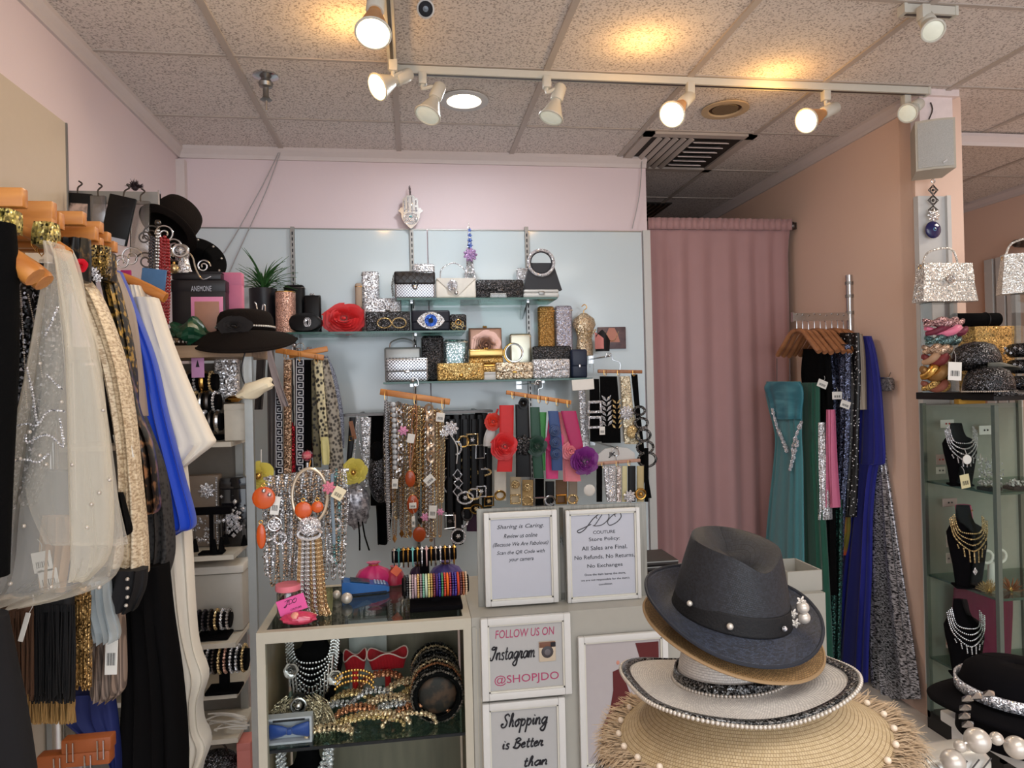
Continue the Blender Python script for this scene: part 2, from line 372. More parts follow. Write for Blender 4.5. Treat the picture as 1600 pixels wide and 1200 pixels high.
# glossy panels on the back wall behind the shelves
def panel_mat():
    m, nt, b = _new('back_painted_glass'); b.inputs['Base Color'].default_value = lin((206, 220, 226)); b.inputs['Roughness'].default_value = .12
    b.inputs['Specular IOR Level'].default_value = .6; b.inputs['Metallic'].default_value = .0
    return m
PNL = panel_mat()
for i, (x0, x1) in enumerate([(-1.15, .1), (.103, 1.345)]):
    t = T('wall_panel', ['glossy back-painted glass panel on the back wall, the half by the plant', 'glossy back-painted glass panel on the back wall, the half by the curtain'][i], 'panel', ((x0+x1)/2, YB-.012, .3), 'glossy panels on the back wall')
    MB().box((0, 0, 1.09), (x1-x0-.004, .012, 2.18)).build('pane', PNL, t)
    MB().box((0, -.008, 2.183), (x1-x0-.004, .006, .006)).build('top_edge', STEEL, t)
p0 = at(102, 215, X=XL+.012)
t = T('wall_panel', 'cream gloss panel on the left wall behind the clothes rail', 'panel', (XL+.008, (p0.y-.5)/2, .4))
MB().box((0, 0, 1.09), (.012, p0.y+.5, 2.16)).build('pane', mat('cream_gloss', (208, 194, 176), .12, var=.02), t)
MB().box((.007, p0.y/2+.25, 1.09), (.008, .008, 2.16)).build('edge_strip', STEEL, t)
for k, px in enumerate((457, 643, 822)):
    p = at(px, 355, Y=3.875)
    t = T('shelf_upright', ['slotted steel upright on the back wall beside the potted plant', 'slotted steel upright below the silver hand ornament', 'slotted steel upright behind the ring-handled bag'][k], 'upright', (p.x, 3.872, .4), 'slotted uprights on the back wall')
    MB().box((0, 0, (p.z-.4)/2), (.02, .022, p.z-.4)).build('channel', STEEL, t)
    s = MB()
    for i in range(64): s.box((0, -.0115, .1+i*.031), (.006, .002, .018))
    s.build('slots', INK, t)
# shelves
EDGE = mat('green_glass_edge', (70, 104, 98), .15, var=.05); SHG = glass('shelf_glass', (200, 226, 220), .1)
def shelf(label, px0, px1, z, y0=3.6, y1=3.868, br=()):
    a, b = at(px0, 560, Y=y0).x, at(px1, 560, Y=y0).x; w = b-a
    t = T('glass_shelf', label, 'shelf', ((a+b)/2, (y0+y1)/2, z))
    MB().box((0, 0, -.005), (w, y1-y0, .009)).build('pane', SHG, t)
    MB().box((0, -(y1-y0)/2-.001, -.005), (w, .003, .010)).build('front_edge', EDGE, t)
    for px in br:
        x = at(px, 560, Y=3.8).x-(a+b)/2
        bk = MB().box((x, .02, -.016), (.012, .21, .012)); bk.add([(x-.004, .12, -.02), (x+.004, .12, -.02), (x+.004, .12, -.09), (x-.004, .12, -.09), (x-.004, -.06, -.02), (x+.004, -.06, -.02)], [(0, 1, 2, 3), (0, 4, 5, 1), (3, 2, 5, 4), (0, 3, 4), (1, 5, 2)])
        bk.build('bracket', CHROME, t)
ZT, ZM, ZB = at(750, 465, Y=3.6).z, at(550, 518, Y=3.6).z, at(750, 594, Y=3.6).z
shelf('top glass shelf on the back wall holding the ring-handled bag', 622, 873, ZT, br=(645, 820))
shelf('glass shelf with the red rose clutch and the eye clutch', 440, 728, ZM, br=(465, 650))
shelf('lowest glass shelf under the gold and silver clutches', 598, 925, ZB, br=(648, 840))
# thin cords running from the ceiling line down the panel
for k, (l, lab) in enumerate([([(438, 232), (410, 290), (352, 392), (325, 410)], 'thin grey cord slanting down the back wall nearer the plant-side corner'), ([(440, 232), (415, 300), (372, 395), (352, 440)], 'thin grey cord slanting down the back wall just above the plant'), ([(1003, 252), (999, 305), (988, 357)], 'thin white cord hanging at the free end of the back wall')]):
    solo('slack_wire', MB().tube(pts2(l, 3.875, 12), .0028, 5), mat('grey_cord', (170, 168, 170), .6), lab, 'cord', at(*l[-1], Y=3.875), None, True)
# curtain on its rod
CURT = mat('dusty_pink_curtain', (172, 134, 134), .7, var=.05, vs=8, bump=.1, bs=120, sheen=.3)
zr = at(1120, 352, Y=3.96).z
t = T('curtain_rod', 'dark metal curtain rod with a round finial across the doorway', 'curtain rod', (1.88, 3.96, zr))
MB().cyl((-.46, 0, 0), (.46, 0, 0), .011).build('pole', GUN, t)
MB().lathe([(.0, -.02), (.016, -.02), (.026, -.006), (.026, .006), (.012, .02), (0, .024)], 16).xf(Matrix.Translation((.455, 0, 0)) @ Matrix.Rotation(pi/2, 4, 'Y')).build('finial', GUN, t)
MB().box((.475, 0, 0), (.03, .02, .04)).build('bracket', GUN, t)
nx, nz = 150, 26; vs = []; fs = []
for i in range(nz+1):
    tt = i/nz
    for j in range(nx+1):
        u = j/nx; x = 1.405+u*(2.315-1.405)+.006*sin(u*9+tt*3)*tt
        a = .018*(1 if tt > .02 else .5)
        y = 3.975-.036*max(0, 1-tt/.05)+a*(1 if tt > .05 else .4)*(sin(u*44+1.2*sin(u*7)+.35*tt)+.6*sin(u*19+tt*.8))*(.6+.5*tt)
        z = zr+.022-tt*(zr-.03); vs.append((x, y, z))
for i in range(nz):
    for j in range(nx): q = i*(nx+1)+j; fs.append((q, q+1, q+nx+2, q+nx+1))
mb = MB().add(vs, fs)
c = T('curtain', 'dusty pink full-length curtain closing the fitting-room doorway', 'curtain', (0, 0, 0))
o = mb.build('drape', CURT, c, 180); sm = o.modifiers.new('s', 'SOLIDIFY'); sm.thickness = .004
hd = MB()
vs = []; fs = []
for i in range(3):
    for j in range(nx+1):
        u = j/nx; vs.append((1.405+u*.91, 3.938+.006*sin(u*150)+.003*sin(u*61), zr+.036-.034*i))
for i in range(2):
    for j in range(nx): q = i*(nx+1)+j; fs.append((q, q+1, q+nx+2, q+nx+1))
o = hd.add(vs, fs).build('heading', CURT, c, 180); sm = o.modifiers.new('s', 'SOLIDIFY'); sm.thickness = .006
# ---------------------------------------------------------------- ceiling fittings
def track(label, a, b):
    a, b = V(a), V(b); L = (b-a).length; along = abs((b-a).x) > .1
    t = T('lighting_track', label, 'lighting track', (a+b)/2)
    d = (L, .034, .03) if along else (.034, L, .03); MB().box((0, 0, 0), d).build('rail', WMET, t)
    MB().box((0, 0, -.0155), (L-.02, .012, .002) if along else (.012, L-.02, .002)).build('slot', GUN, t)
    e = .5*L
    for s_ in (-1, 1): MB().box((s_*e, 0, 0) if along else (0, s_*e, 0), (.012, .038, .034) if along else (.038, .012, .034)).build('end_cap', WMET, t)
track('white lighting track running across the ceiling before the back wall', (-.03, 2.85, ZC-.021), (2.36, 2.85, ZC-.021))
track('white lighting track running away from the camera along the ceiling', (-.05, .6, ZC-.021), (-.05, 2.82, ZC-.021))
track('short white track stub holding the lone ceiling spotlight', (1.75, 2.22, ZC-.021), (1.95, 2.22, ZC-.021))
BULB = mat('lit_bulb', (255, 226, 168), .4, emit=14); BULBOFF = mat('pale_glow_lens', (214, 216, 200), .3, emit=.25)  # unlit heads get a faint glow put into the lens material
AMB = mat('glow_tinted_reflector', (206, 150, 92), .35, .4)  # warm bulb glow put into the colour of glowing heads' reflectors
def lamp(label, mount, A, B, Y0, Y1, size=.05, on=True, power=9, glow=True):
    """track head: adapter, arm, holder, reflector, lens"""
    mp = at(*mount, Z=ZC-.036) if isinstance(mount, tuple) else mount
    a, b = at(*A, Y=Y0), at(*B, Y=Y1); d = (b-a).normalized(); L = (b-a).length
    t = T('track_spotlight', label, 'spotlight', (mp.x, mp.y, ZC-.036), 'ceiling track spotlights')
    l = V(ROOTLOC[t.name]); a -= l; b -= l
    MB().rbox((0, 0, -.018), (.034, .034, .05), .005).build('adapter', WMET, t)
    piv = a+d*L*.22
    MB().tube(curve([(0, 0, -.04), (0, 0, -.06), piv*.55+V((.012, 0, -.01)), piv], 10), .008, 8).build('arm', WMET, t)
    q = d.to_track_quat('Z', 'Y').to_matrix().to_4x4(); M = Matrix.Translation(a) @ q
    MB().lathe([(.0, -.004), (.02, -.004), (.026, .004), (.027, L*.42), (.024, L*.45), (0, L*.45)], 24).xf(M).build('holder', WMET, t)
    rf = MB().lathe([(.019, L*.44), (.021, L*.52), (.026, L*.58), (size*.93, L*.93), (size, L*.97), (size, L)], 28, cap=False).xf(M).build('reflector', AMB if on and glow else WMET, t)
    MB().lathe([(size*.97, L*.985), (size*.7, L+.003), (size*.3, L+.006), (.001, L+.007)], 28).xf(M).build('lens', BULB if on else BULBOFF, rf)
    MB().torus((0, 0, L), size, .004, 'Z', 28, 6).xf(M).build('rim', WMET, rf)
    if on:
        s = bpy.data.lights.new('spot', 'SPOT'); s.energy = power; s.color = (1, .82, .58); s.spot_size = radians(110); s.spot_blend = .8; s.shadow_soft_size = .04
        o = bpy.data.objects.new('bulb_light', s); COL.objects.link(o); o.parent = t; o.location = b+d*.02; o.rotation_euler = d.to_track_quat('-Z', 'Y').to_euler()
        if glow:
            s = bpy.data.lights.new('spill', 'POINT'); s.energy = 1.4; s.color = (1, .52, .13); s.shadow_soft_size = .02
            o = bpy.data.objects.new('reflector_spill', s); COL.objects.link(o); o.parent = t; gp = at(*glow, Z=ZC-.12)-l if isinstance(glow, tuple) else a+V((0, 0, .02)); o.location = gp
    return t
lamp('lit ceiling spotlight nearest the camera, its bright face turned down at us', V((-.05, 2.12, ZC-.036)), (588, -8), (583, 52), 2.12, 2.04, .05, True, 7, (552, 84))
lamp('lit spotlight facing left at the bend of the two tracks', (614, 95), (640, 116), (590, 136), 2.8, 2.72, .05, True, 7, False)
lamp('unlit spotlight hanging beside the lit recessed downlight', (660, 116), (688, 134), (668, 180), 2.85, 2.8, .052, False)
lamp('unlit spotlight alone at the middle of the long track', (854, 122), (876, 135), (861, 184), 2.85, 2.83, .05, False)
lamp('lit round-faced spotlight left of the unlit recessed downlight', (1078, 132), (1078, 150), (1050, 179), 2.85, 2.72, .052, True, 9, (1008, 112))
lamp('lit spotlight facing sideways above the pink curtain end', (1290, 143), (1306, 168), (1260, 189), 2.85, 2.76, .05, True, 9, (1212, 158))
lamp('unlit spotlight at the track end beside the column', (1415, 150), (1436, 162), (1418, 177), 2.82, 2.77, .04, False)
lamp('unlit spotlight alone at the upper corner of the ceiling', (1443, 12), (1446, 28), (1458, 48), 2.2, 2.1, .035, False)
def downlight(label, px, py, lit):
    p = at(px, py, Z=ZC); t = T('recessed_downlight', label, 'downlight', (p.x, p.y, ZC))
    MB().lathe([(.086, -.002), (.105, -.002), (.112, -.006), (.112, -.012), (.08, -.012), (.076, -.004)], 40, cap=False).build('trim_ring', WHITE if lit else mat('beige_ring', (190, 168, 136), .5), t)
    MB().lathe([(.08, -.010), (.079, -.004), (.001, -.003)], 32, cap=False).build('reflector', mat('warm_lit_can', (255, 236, 200), .5, emit=1.2) if lit else mat('brass_can', (90, 74, 50), .25, .8), t)
    MB().lathe([(.001, -.008), (.06, -.009), (.062, -.005)], 28, cap=False).build('bulb', mat('white_lit_bulb', (255, 252, 244), .4, emit=10) if lit else mat('dark_bulb', (120, 104, 78), .3), t)
    return t
downlight('lit recessed downlight in the ceiling tile before the back wall', 725, 155, True)
downlight('unlit recessed downlight with brass cup beside the air vent', 1133, 169, False)
# air vent and return grille
p = at(1100, 232, Z=ZC); t = T('air_vent', 'square louvred ceiling air vent above the curtain corner', 'vent', (1.55, 3.78, ZC))
fm = MB()
for s in (-1, 1): fm.box((s*.285, 0, -.008), (.05, .62, .016)); fm.box((0, s*.285, -.008), (.62, .05, .016))
fm.build('frame', GRID, t); MB().box((0, 0, -.002), (.54, .54, .004)).build('backing', mat('vent_dark', (52, 46, 42), .8), t)
lv = MB()
for i in range(6): lv.box((.09, -.2+i*.075, -.014), (.2, .052, .004), M=Matrix.Rotation(.5, 4, 'X'))
lv.build('louvre', TRIM, t)
lv = MB()
for i in range(5): lv.box((-.21+i*.045, 0, -.014), (.026, .5, .004), M=Matrix.Rotation(.6, 4, 'Y'))
lv.build('side_louvre', GRID, t)
t = T('return_grille', 'dark ceiling return grille in the passage behind the back wall', 'vent', (1.62, 5.15, ZC))
MB().box((0, 0, -.004), (.6, .6, .008)).build('backing', mat('vent_dark', (52, 46, 42), .8), t)
lv = MB()
for i in range(14): lv.box((-.26+i*.04, 0, -.01), (.012, .56, .006))
lv.build('slats', GUN, t)
# emergency head and camera
p = at(415, 117, Z=ZC); t = T('ceiling_detector', 'chrome ceiling sprinkler head hanging from the tile', 'sprinkler', p)
MB().lathe([(.0, 0), (.05, 0), (.052, -.008), (.03, -.016), (.0, -.016)], 28).build('plate', CHROME, t)
MB().lathe([(.014, -.012), (.03, -.035), (.026, -.05), (.012, -.056), (.012, -.09), (.018, -.1), (.024, -.104), (.0, -.108)], 20).build('head', STEEL, t)
MB().cyl((0, 0, -.1), (0, 0, -.15), .006, .004).build('nozzle', CHROME, t)
p = at(665, -3, Z=ZC-.02); t = T('security_camera', 'white bullet security camera at the top edge of the view', 'camera', p)
c0 = at(665, 14, Y=p.y-.05)-p
MB().lathe([(.0, .02), (.03, .02), (.034, .01), (.03, 0)], 20).build('mount', WHITE, t)
q = (V((0, 0, CZ))-p-c0).normalized(); M = Matrix.Translation(c0) @ q.to_track_quat('Z', 'Y').to_matrix().to_4x4()
MB().lathe([(.0, -.09), (.022, -.09), (.029, -.08), (.029, .0), (.024, .004), (.024, -.004), (.0, -.004)], 24).xf(M).build('body', WHITE, t)
MB().lathe([(.023, -.002), (.01, .001), (.0, .001)], 20).xf(M).build('face', INK, t); MB().lathe([(.01, .001), (.009, .007), (.0, .009)], 16).xf(M).build('lens', mat('camera_lens', (110, 120, 130), .1), t)
# ---------------------------------------------------------------- wall speaker
a, b = at(1450, 226, Y=2.72), at(1508, 226, Y=2.72); zt, zb = at(1480, 186, Y=2.72).z, at(1480, 264, Y=2.72).z
cx = (a.x+b.x)/2-.012; H = zt-zb; t = T('wall_speaker', 'pale grey loudspeaker bracketed high on the column', 'speaker', (cx, 2.80, zb), rot=(0, 0, radians(-26)))
def spk(w, y0, y1, h, ins=0):
    r = [(-w/2, y0+.012), (-w/4, y0+.003), (0, y0), (w/4, y0+.003), (w/2, y0+.012), (w/2*.8, y1), (-w/2*.8, y1)]
    return MB().loft([[V((x, y, ins)) for x, y in r], [V((x, y, h-ins)) for x, y in r]])
SPKM = mat('speaker_grey', (186, 180, 166), .5); spk(.155, -.09, .08, H).build('cabinet', SPKM, t, 25)
gr = spk(.138, -.094, -.07, H, .01).build('grille', patt('speaker_grille', (150, 150, 146), (184, 184, 180), 'voronoi', 500, .2, .5, .6), t, 25)
MB().box((.03, -.0985, .026), (.018, .003, .006), M=Matrix.Rotation(-.6, 4, 'Y')).build('badge', SILV, gr)
MB().tube([(0, .07, H/2), (0, .1, H/2), (.03, .13, H/2+.01)], .016, 10).build('bracket', SPKM, t)
solo('speaker_wire', MB().tube(pts2([(1454, 160), (1457, 172), (1451, 188), (1449, 196)], 2.875, 10), .003, 5), GUN, 'thin dark wire running down the column top to the speaker', 'wire', at(1450, 196, Y=2.875), None, True)
# ================================================================ bags on the wall shelves
def box_at(x0, y0, x1, y1, Y, z=None):
    cx, zb, w, h = fr(x0, x1, y0, y1, Y)
    if z is not None: h = max(.01, zb+h-z); zb = z
    return cx, zb, w, h
def clutch(label, x0, y0, x1, y1, Y, z, m, d=.045, style='box', trim=None, cl=None, name='clutch_bag', cat='clutch bag', group=None, rz=0., handle=None):
    cx, zb, w, h = box_at(x0, y0, x1, y1, Y, z)
    t = T(name, label, cat, (cx, Y+d/2, zb), group, (0, 0, rz)); trim = trim or SILV; cl = cl or trim
    r = min(.012, d*.35, h*.2)
    if style in ('box', 'flap', 'env', 'half'):
        MB().rbox((0, 0, h/2), (w, d, h), r, 3).build('body', m, t)
    if style == 'box':
        MB().rbox((0, 0, h*.985), (w*.99, d*.5, .008), .003).build('frame', trim, t)
        MB().ball((-.006, -.002, h+.006), .007, n=10).ball((.006, .003, h+.006), .007, n=10).build('kiss_clasp', cl, t)
    if style == 'flap':
        MB().rbox((0, -d*.06, h*.70), (w*1.01, d*1.05, h*.62), r, 3).build('flap', m, t)
        MB().rbox((0, -d*.62, h*.42), (w*.12, .008, h*.12), .003).build('clasp', cl, t)
    if style == 'half':
        MB().rbox((0, -d*.06, h*.76), (w*1.01, d*1.06, h*.50), r, 3).build('flap', trim, t)
        MB().torus((0, -d*.62, h*.5), .014, .003).build('clasp', cl, t)
    if style == 'env':
        MB().prism([(-w/2*.98, h*.98), (w/2*.98, h*.98), (w*.06, h*.18), (0, h*.13), (-w*.06, h*.18)], -d*.5-.004, -d*.5+.006).build('flap', m if trim is SILV else trim, t, 20)
        MB().ball((0, -d*.5-.006, h*.28), .011, (1, .5, 1)).build('clasp', cl, t)
    if style == 'roll':
        MB().tube([(-w/2, 0, h/2), (-w/2+.004, 0, h/2), (w/2-.004, 0, h/2), (w/2, 0, h/2)], [h*.4, h/2, h/2, h*.4], 24).build('body', m, t)
    if style == 'tall':
        MB().rbox((0, 0, h/2), (w, d, h), min(w, d)*.4, 4).build('body', m, t)
        MB().rbox((0, 0, h*.93), (w*1.02, d*1.02, .006), .003).build('trim_band', trim, t)
    if handle:
        hw, hh = handle
        MB().tube(curve([(-w*hw/2, 0, h*.95), (-w*hw*.45, -.004, h+hh*.6), (0, -.006, h+hh), (w*hw*.45, -.004, h+hh*.6), (w*hw/2, 0, h*.95)], 20), .004, 8).build('handle', cl, t)
    return t, w, h, d
def rose(r, layers=5, depth=.5, seed=0, per=5):
    """ruffled rose facing -y, centre at origin"""
    rg = random.Random(seed); mb = MB()
    for k in range(layers):
        R = r*(1-.8*k/layers); n = per if k < layers-1 else 3
        for j in range(n):
            a = 2*pi*j/n+k*.9+rg.uniform(-.2, .2); nu, nv = 6, 5; vs = []; fs = []
            wd = 1.25*2*pi/n/2
            H = r*depth*(.3+1.5*k/layers); op = 1-.55*k/layers
            for v in range(nv+1):
                tv = v/nv
                for u in range(nu+1):
                    tu = u/nu*2-1; an = a+tu*wd; roll = max(0, tv-.7)/.3; lip = 1-.22*tu*tu
                    rad = R*(.25+.6*tv*op+.35*tv*(1-op)*.6+.22*roll*roll)*(1+.07*sin(tu*3+j*2+k))
                    y = -H*tv*lip+H*.10*roll*roll-.02*r*k
                    vs.append((rad*cos(an), y, rad*sin(an)))
            for v in range(nv):
                for u in range(nu): q = v*(nu+1)+u; fs.append((q, q+1, q+nu+2, q+nu+1)); 
            b = len(mb.v); mb.add(vs, fs)
            # back side with thickness
            mb.add([V(p)+V((0, r*.025, 0)) for p in vs], [f[::-1] for f in fs])
    mb.ball((0, -r*depth*1.4, 0), r*.12, (1, .7, 1), 8, 5)
    return mb
def starflower(r, n=8, seed=0):
    mb = MB()
    for k in range(2):
        for j in range(n):
            a = 2*pi*j/n+k*.4; c = V((cos(a)*r*.55*(1-.35*k), -r*.12*k, sin(a)*r*.55*(1-.35*k)))
            M = Matrix.Translation(c) @ Matrix.Rotation(-a, 4, 'Y'); s0 = len(mb.v); mb.ball((0, 0, 0), r*.45*(1-.3*k), (1, .28, .55), 8, 5); mb.xf(M, s0)
    return mb.ball((0, -r*.2, 0), r*.2)
# ---- middle shelf, from the plant to the corner of the eye clutch
cx, zb, w, h = box_at(387, 450, 431, 517, 3.68, ZM)
t = T('plant_pot', 'black square-shouldered plant pot with a bent silver wire ornament', 'plant pot', (cx, 3.72, zb))
MB().lathe([(.0, 0), (w*.42, 0), (w*.47, .01), (w*.5, h*.97), (w*.5, h), (w*.45, h), (w*.44, h*.9), (0, h*.88)], 28).build('pot', mat('pot_black', (26, 26, 32), .35), t)
MB().tube(curve([(-.028, -w*.51, h*.68), (-.02, -w*.515, h*.62), (-.005, -w*.515, h*.3), (.004, -w*.515, h*.36), (.012, -w*.515, h*.6), (.022, -w*.51, h*.6), (.02, -w*.51, h*.4), (.006, -w*.515, h*.33)], 30), .0035, 6).build('ornament', SILV, t)
MB().lathe([(0, h*.9), (w*.43, h*.9), (w*.3, h*.93), (0, h*.94)], 20).build('soil', mat('soil', (50, 38, 30), .9), t)
pl = T('leafy_plant', 'spiky green houseplant growing from the black pot', 'plant', (cx, 3.72, zb+h*.9))
lf = MB(); rg = random.Random(3)
for i in range(74):
    a = rg.uniform(0, 2*pi); L = rg.uniform(.09, .19); e = rg.uniform(.2, 1.35); s = V((cos(a), sin(a), 0)); b0 = V((0, 0, rg.uniform(0, .07)))+s*.012
    n = 6; vs = []; wd = rg.uniform(.005, .0085); sd = V((-sin(a), cos(a), 0))
    for k in range(n+1):
        u = k/n; p = b0+s*L*u*cos(e*(1-.5*u))+V((0, 0, L*(sin(e)*u-.42*u*u*cos(e)))); ww = wd*(1-u)**.6*min(1, .4+3*u)
        if p.y > .13: p.y = .13
        vs += [p-sd*ww, p+V((0, 0, -.002)), p+sd*ww]
    lf.add(vs, [f for k in range(n) for f in ((3*k, 3*k+1, 3*k+4, 3*k+3), (3*k+1, 3*k+2, 3*k+5, 3*k+4))])
o = lf.build('leaves', mat('leaf_green', (62, 108, 58), .45, var=.4, vs=30), pl); o['kind'] = 'stuff'
MB().cyl((0, 0, 0), (0, 0, .09), .006, .004, 8).cyl((.01, .01, 0), (.03, .02, .08), .004, .003, 6).build('stem', mat('stem_green', (86, 110, 60), .6), pl)
cx, zb, w, h = box_at(429, 456, 461, 517, 3.64, ZM)
t = T('glitter_cup', 'rose-gold glitter cylinder standing between the plant pot and black boxes', 'cup', (cx, 3.665, zb))
MB().lathe([(0, 0), (w*.48, 0), (w*.5, .006), (w*.5, h), (w*.47, h), (w*.46, h*.6), (0, h*.58)], 32).build('body', GPINK, t)
MB().torus((0, 0, h), w*.485, .003, 'Z').build('rim', GOLD, t)
clutch('tall black box bag behind the round black clutch', 443, 444, 476, 517, 3.79, ZM, BLKSAT, .05, 'tall', GUN)
clutch('squarer black box bag beside the red rose clutch', 474, 461, 501, 517, 3.74, ZM, BLKSAT, .05, 'box', GUN, SILV)
cx, zb, w, h = box_at(447, 488, 503, 518, 3.615, ZM)
t = T('round_clutch', 'rounded black satin clutch with a silver rope ring, left of the red rose', 'clutch bag', (cx, 3.65, zb))
MB().loft([[V((w/2*cos(a)*s_, d_, h/2+h/2*sin(a)*s_)) for a in [2*pi*k/28 for k in range(28)]] for d_, s_ in ((-.03, .86), (-.024, .97), (-.01, 1), (.015, 1), (.028, .9))]).build('body', BLKSAT, t)
for k in range(2): MB().torus((.012+.008*k, -.036, h*.5), .017, .003, 'Y', 24, 6, .7, 1.25).build('ring', RHIN, t)
cx, zb, w, h = box_at(501, 473, 570, 518, 3.62, ZM)
t = T('rose_clutch', 'big red satin rose-shaped clutch on the middle shelf', 'clutch bag', (cx, 3.72, zb+h*.5))
o = rose(w*.5, 6, .5, 5, 6).xf(Matrix.Diagonal((1, .8, h/w*1.02, 1))).build('petals', mat('rose_red_satin', (212, 30, 34), .4, sheen=.4), t)
MB().rbox((0, .03, -h*.08), (w*.8, .05, h*.78), .012).build('body', REDS, t); MB().rbox((0, .03, h*.32), (w*.7, .02, .008), .003).build('frame', GOLD, t)
clutch('tall silver glitter clutch standing up behind the red rose end', 565, 423, 593, 517, 3.8, ZM, GSILV, .04, 'tall')
clutch('narrow tan upright box beside the tall silver clutch', 555, 442, 566, 517, 3.76, ZM, mat('tan_box', (172, 150, 130), .5), .03, 'tall', GOLD)
clutch('silver clutch with rounded top lying before the tall silver clutch', 569, 466, 627, 517, 3.7, ZM, GSILV, .05, 'flap')
t, w, h, d = clutch('black clutch with two beaded gold loops, left of the eye clutch', 571, 487, 641, 517, 3.62, ZM, GBLK, .05, 'box', GUN)
for k in range(2):
    MB().torus((-.018+.075*k, -.03, h*.42), .032, .0035, 'Y', 24, 6, 1.1, .8).build('bead_loop', RHING, t)
t, w, h, d = clutch('black clutch with a sparkling blue eye, on the middle shelf', 643, 485, 703, 515, 3.62, ZM, mat('clutch_navy', (22, 24, 38), .5), .05, 'flap', GUN)
def ell(mb, rx, rz, y, cz, n=28, pinch=False):
    pts = [(rx*cos(2*pi*k/n), cz+rz*(sin(2*pi*k/n) if not pinch else sin(2*pi*k/n)*abs(sin(2*pi*k/n))**.5)) for k in range(n)]
    return mb.prism(pts, y-.003, y+.002)
ell(MB(), w*.36, h*.42, -.032, h*.5, 28, True).build('eye_white', GSILV, t); ell(MB(), h*.3, h*.3, -.036, h*.5).build('iris', glit('blue_glitter', (60, 110, 214), (16, 40, 120), 220), t); ell(MB(), h*.12, h*.12, -.04, h*.5).build('pupil', INK, t)
clutch('black and gold lattice clutch at the right end of the middle shelf', 703, 491, 729, 517, 3.63, ZM, patt('gold_lattice', (200, 176, 120), (34, 32, 34), 'voronoi', 60, .02, .08, .35, .6, feat='DISTANCE_TO_EDGE'), .05, 'half', GBLK, GOLD)
# ---- top shelf
clutch('silver glitter box at the back behind the black quilted bag', 645, 411, 680, 465, 3.8, ZT, GSILV, .04, 'tall')
t, w, h, d = clutch('small bag with black quilted flap over a silver woven front', 616, 424, 680, 465, 3.63, ZT, patt('silver_weave', (214, 216, 220), (120, 122, 130), 'check', 130, .4, .6, .3, .7), .06, 'half', patt('black_quilt', (10, 10, 12), (42, 41, 45), 'check', 60, .3, .7, .3, stretch=(1, 1, 1)))
q = MB()
for i in range(-5, 6):
    for s in (-1, 1):
        a = V((i*.035-.03*s, -.034, h*.98)); b = V((i*.035+.03*s, -.034, h*.54))
        if max(abs(a.x), abs(b.x)) < w*.5: q.cyl(a, b, .0022, n=5)
q.build('quilting', GUN, t); MB().ball((0, -.038, h*.42), .014, (1, .5, 1)).build('flower_clasp', SILV, t)
MB().chain(curve([(-w*.5, 0, h*.9), (-w*.55, -.01, h*.5), (-w*.53, -.01, .012)], 12), .006).build('chain_strap', GUN, t)
t, w, h, d = clutch('ivory envelope bag with a bead handle and silver rosette', 681, 434, 744, 465, 3.63, ZT, mat('ivory_satin', (226, 222, 212), .35, sheen=.2), .055, 'env', mat('ivory_flap', (214, 210, 202), .35), SILV)
rose(.026, 4, .4, 2, 5).xf(Matrix.Translation((-.02, -.04, h*.62))).build('rosette', RHIN, t)
hp = curve([(-w*.38, 0, h*.98), (-w*.34, 0, h+.05), (-w*.05, 0, h+.082), (w*.22, 0, h+.05), (w*.28, 0, h*.98)], 30)
MB().beads(hp, .0042, .008).build('handle', RHIN, t)
# little tower figure
cx, zb, w, h = box_at(719, 345, 749, 465, 3.78, ZT); t = T('tower_figurine', 'silver lattice tower figurine between the ivory bag and black clutch', 'figurine', (cx, 3.80, zb))
def half(u): return w*.5*(1-u)**2.2*.93+.004
for sx_ in (-1, 1):
    for sy_ in (-1, 1):
        MB().tube([(sx_*half(k/12), sy_*half(k/12), h*.94*k/12) for k in range(13)], [.0065-.0045*k/12 for k in range(13)], 6).build('leg', GSILV, t)
x = MB()
for k in range(11):
    u, v = k/12, (k+1)/12; a, b = half(u), half(v)
    for s in (-1, 1): x.tube([(-a, s*a, h*.94*u), (b, s*b, h*.94*v)], .0022, 4); x.tube([(a, s*a, h*.94*u), (-b, s*b, h*.94*v)], .0022, 4); x.tube([(s*a, -a, h*.94*u), (s*b, b, h*.94*v)], .002, 4)
x.build('lattice', GSILV, t)
for u in (.14, .36): MB().box((0, 0, h*u), (half(u)*2.5, half(u)*2.5, .009)).build('platform', GSILV, t)
MB().cyl((0, 0, h*.9), (0, 0, h), .004, .001).build('spire', SILV, t)
c0, zz, w2, h2 = fr(724, 747, 352, 408, 3.70); t = T('jewelled_pendant', 'blue jewelled flower pendant draped on the silver tower', 'pendant', (cx+.002, 3.765, zb+h*.72))
BJ = glit('blue_jewels', (110, 140, 214), (40, 50, 120), 220, k=1.2); PJ = glit('lilac_jewels', (196, 160, 206), (110, 90, 150), 220, k=1.2)
for k in range(4): starflower(.011+.002*k, 6).xf(Matrix.Translation((0, 0, .07-.028*k))).build('flower', BJ, t)
starflower(.04, 9).xf(Matrix.Translation((0, -.004, -.065))).build('medallion', PJ, t)
t, w, h, d = clutch('long black glitter clutch in the middle of the top shelf', 744, 437, 818, 465, 3.63, ZT, GBLK, .05, 'flap', GUN, GUN)
p = at(779, 464, Y=3.605); t = T('price_stand', 'small clear price stand before the long black clutch', 'price stand', (p.x, 3.612, ZT))
MB().tube([(-.042, 0, .003), (-.042, 0, .022), (.042, 0, .022), (.042, 0, .003)], .002, 5).build('frame', WHITE, t); MB().box((0, .002, .012), (.08, .002, .018)).build('card', CLEAR, t)
clutch('small silver glitter box half hidden by the ring-handled bag', 808, 418, 830, 465, 3.79, ZT, GSILV, .04, 'tall')
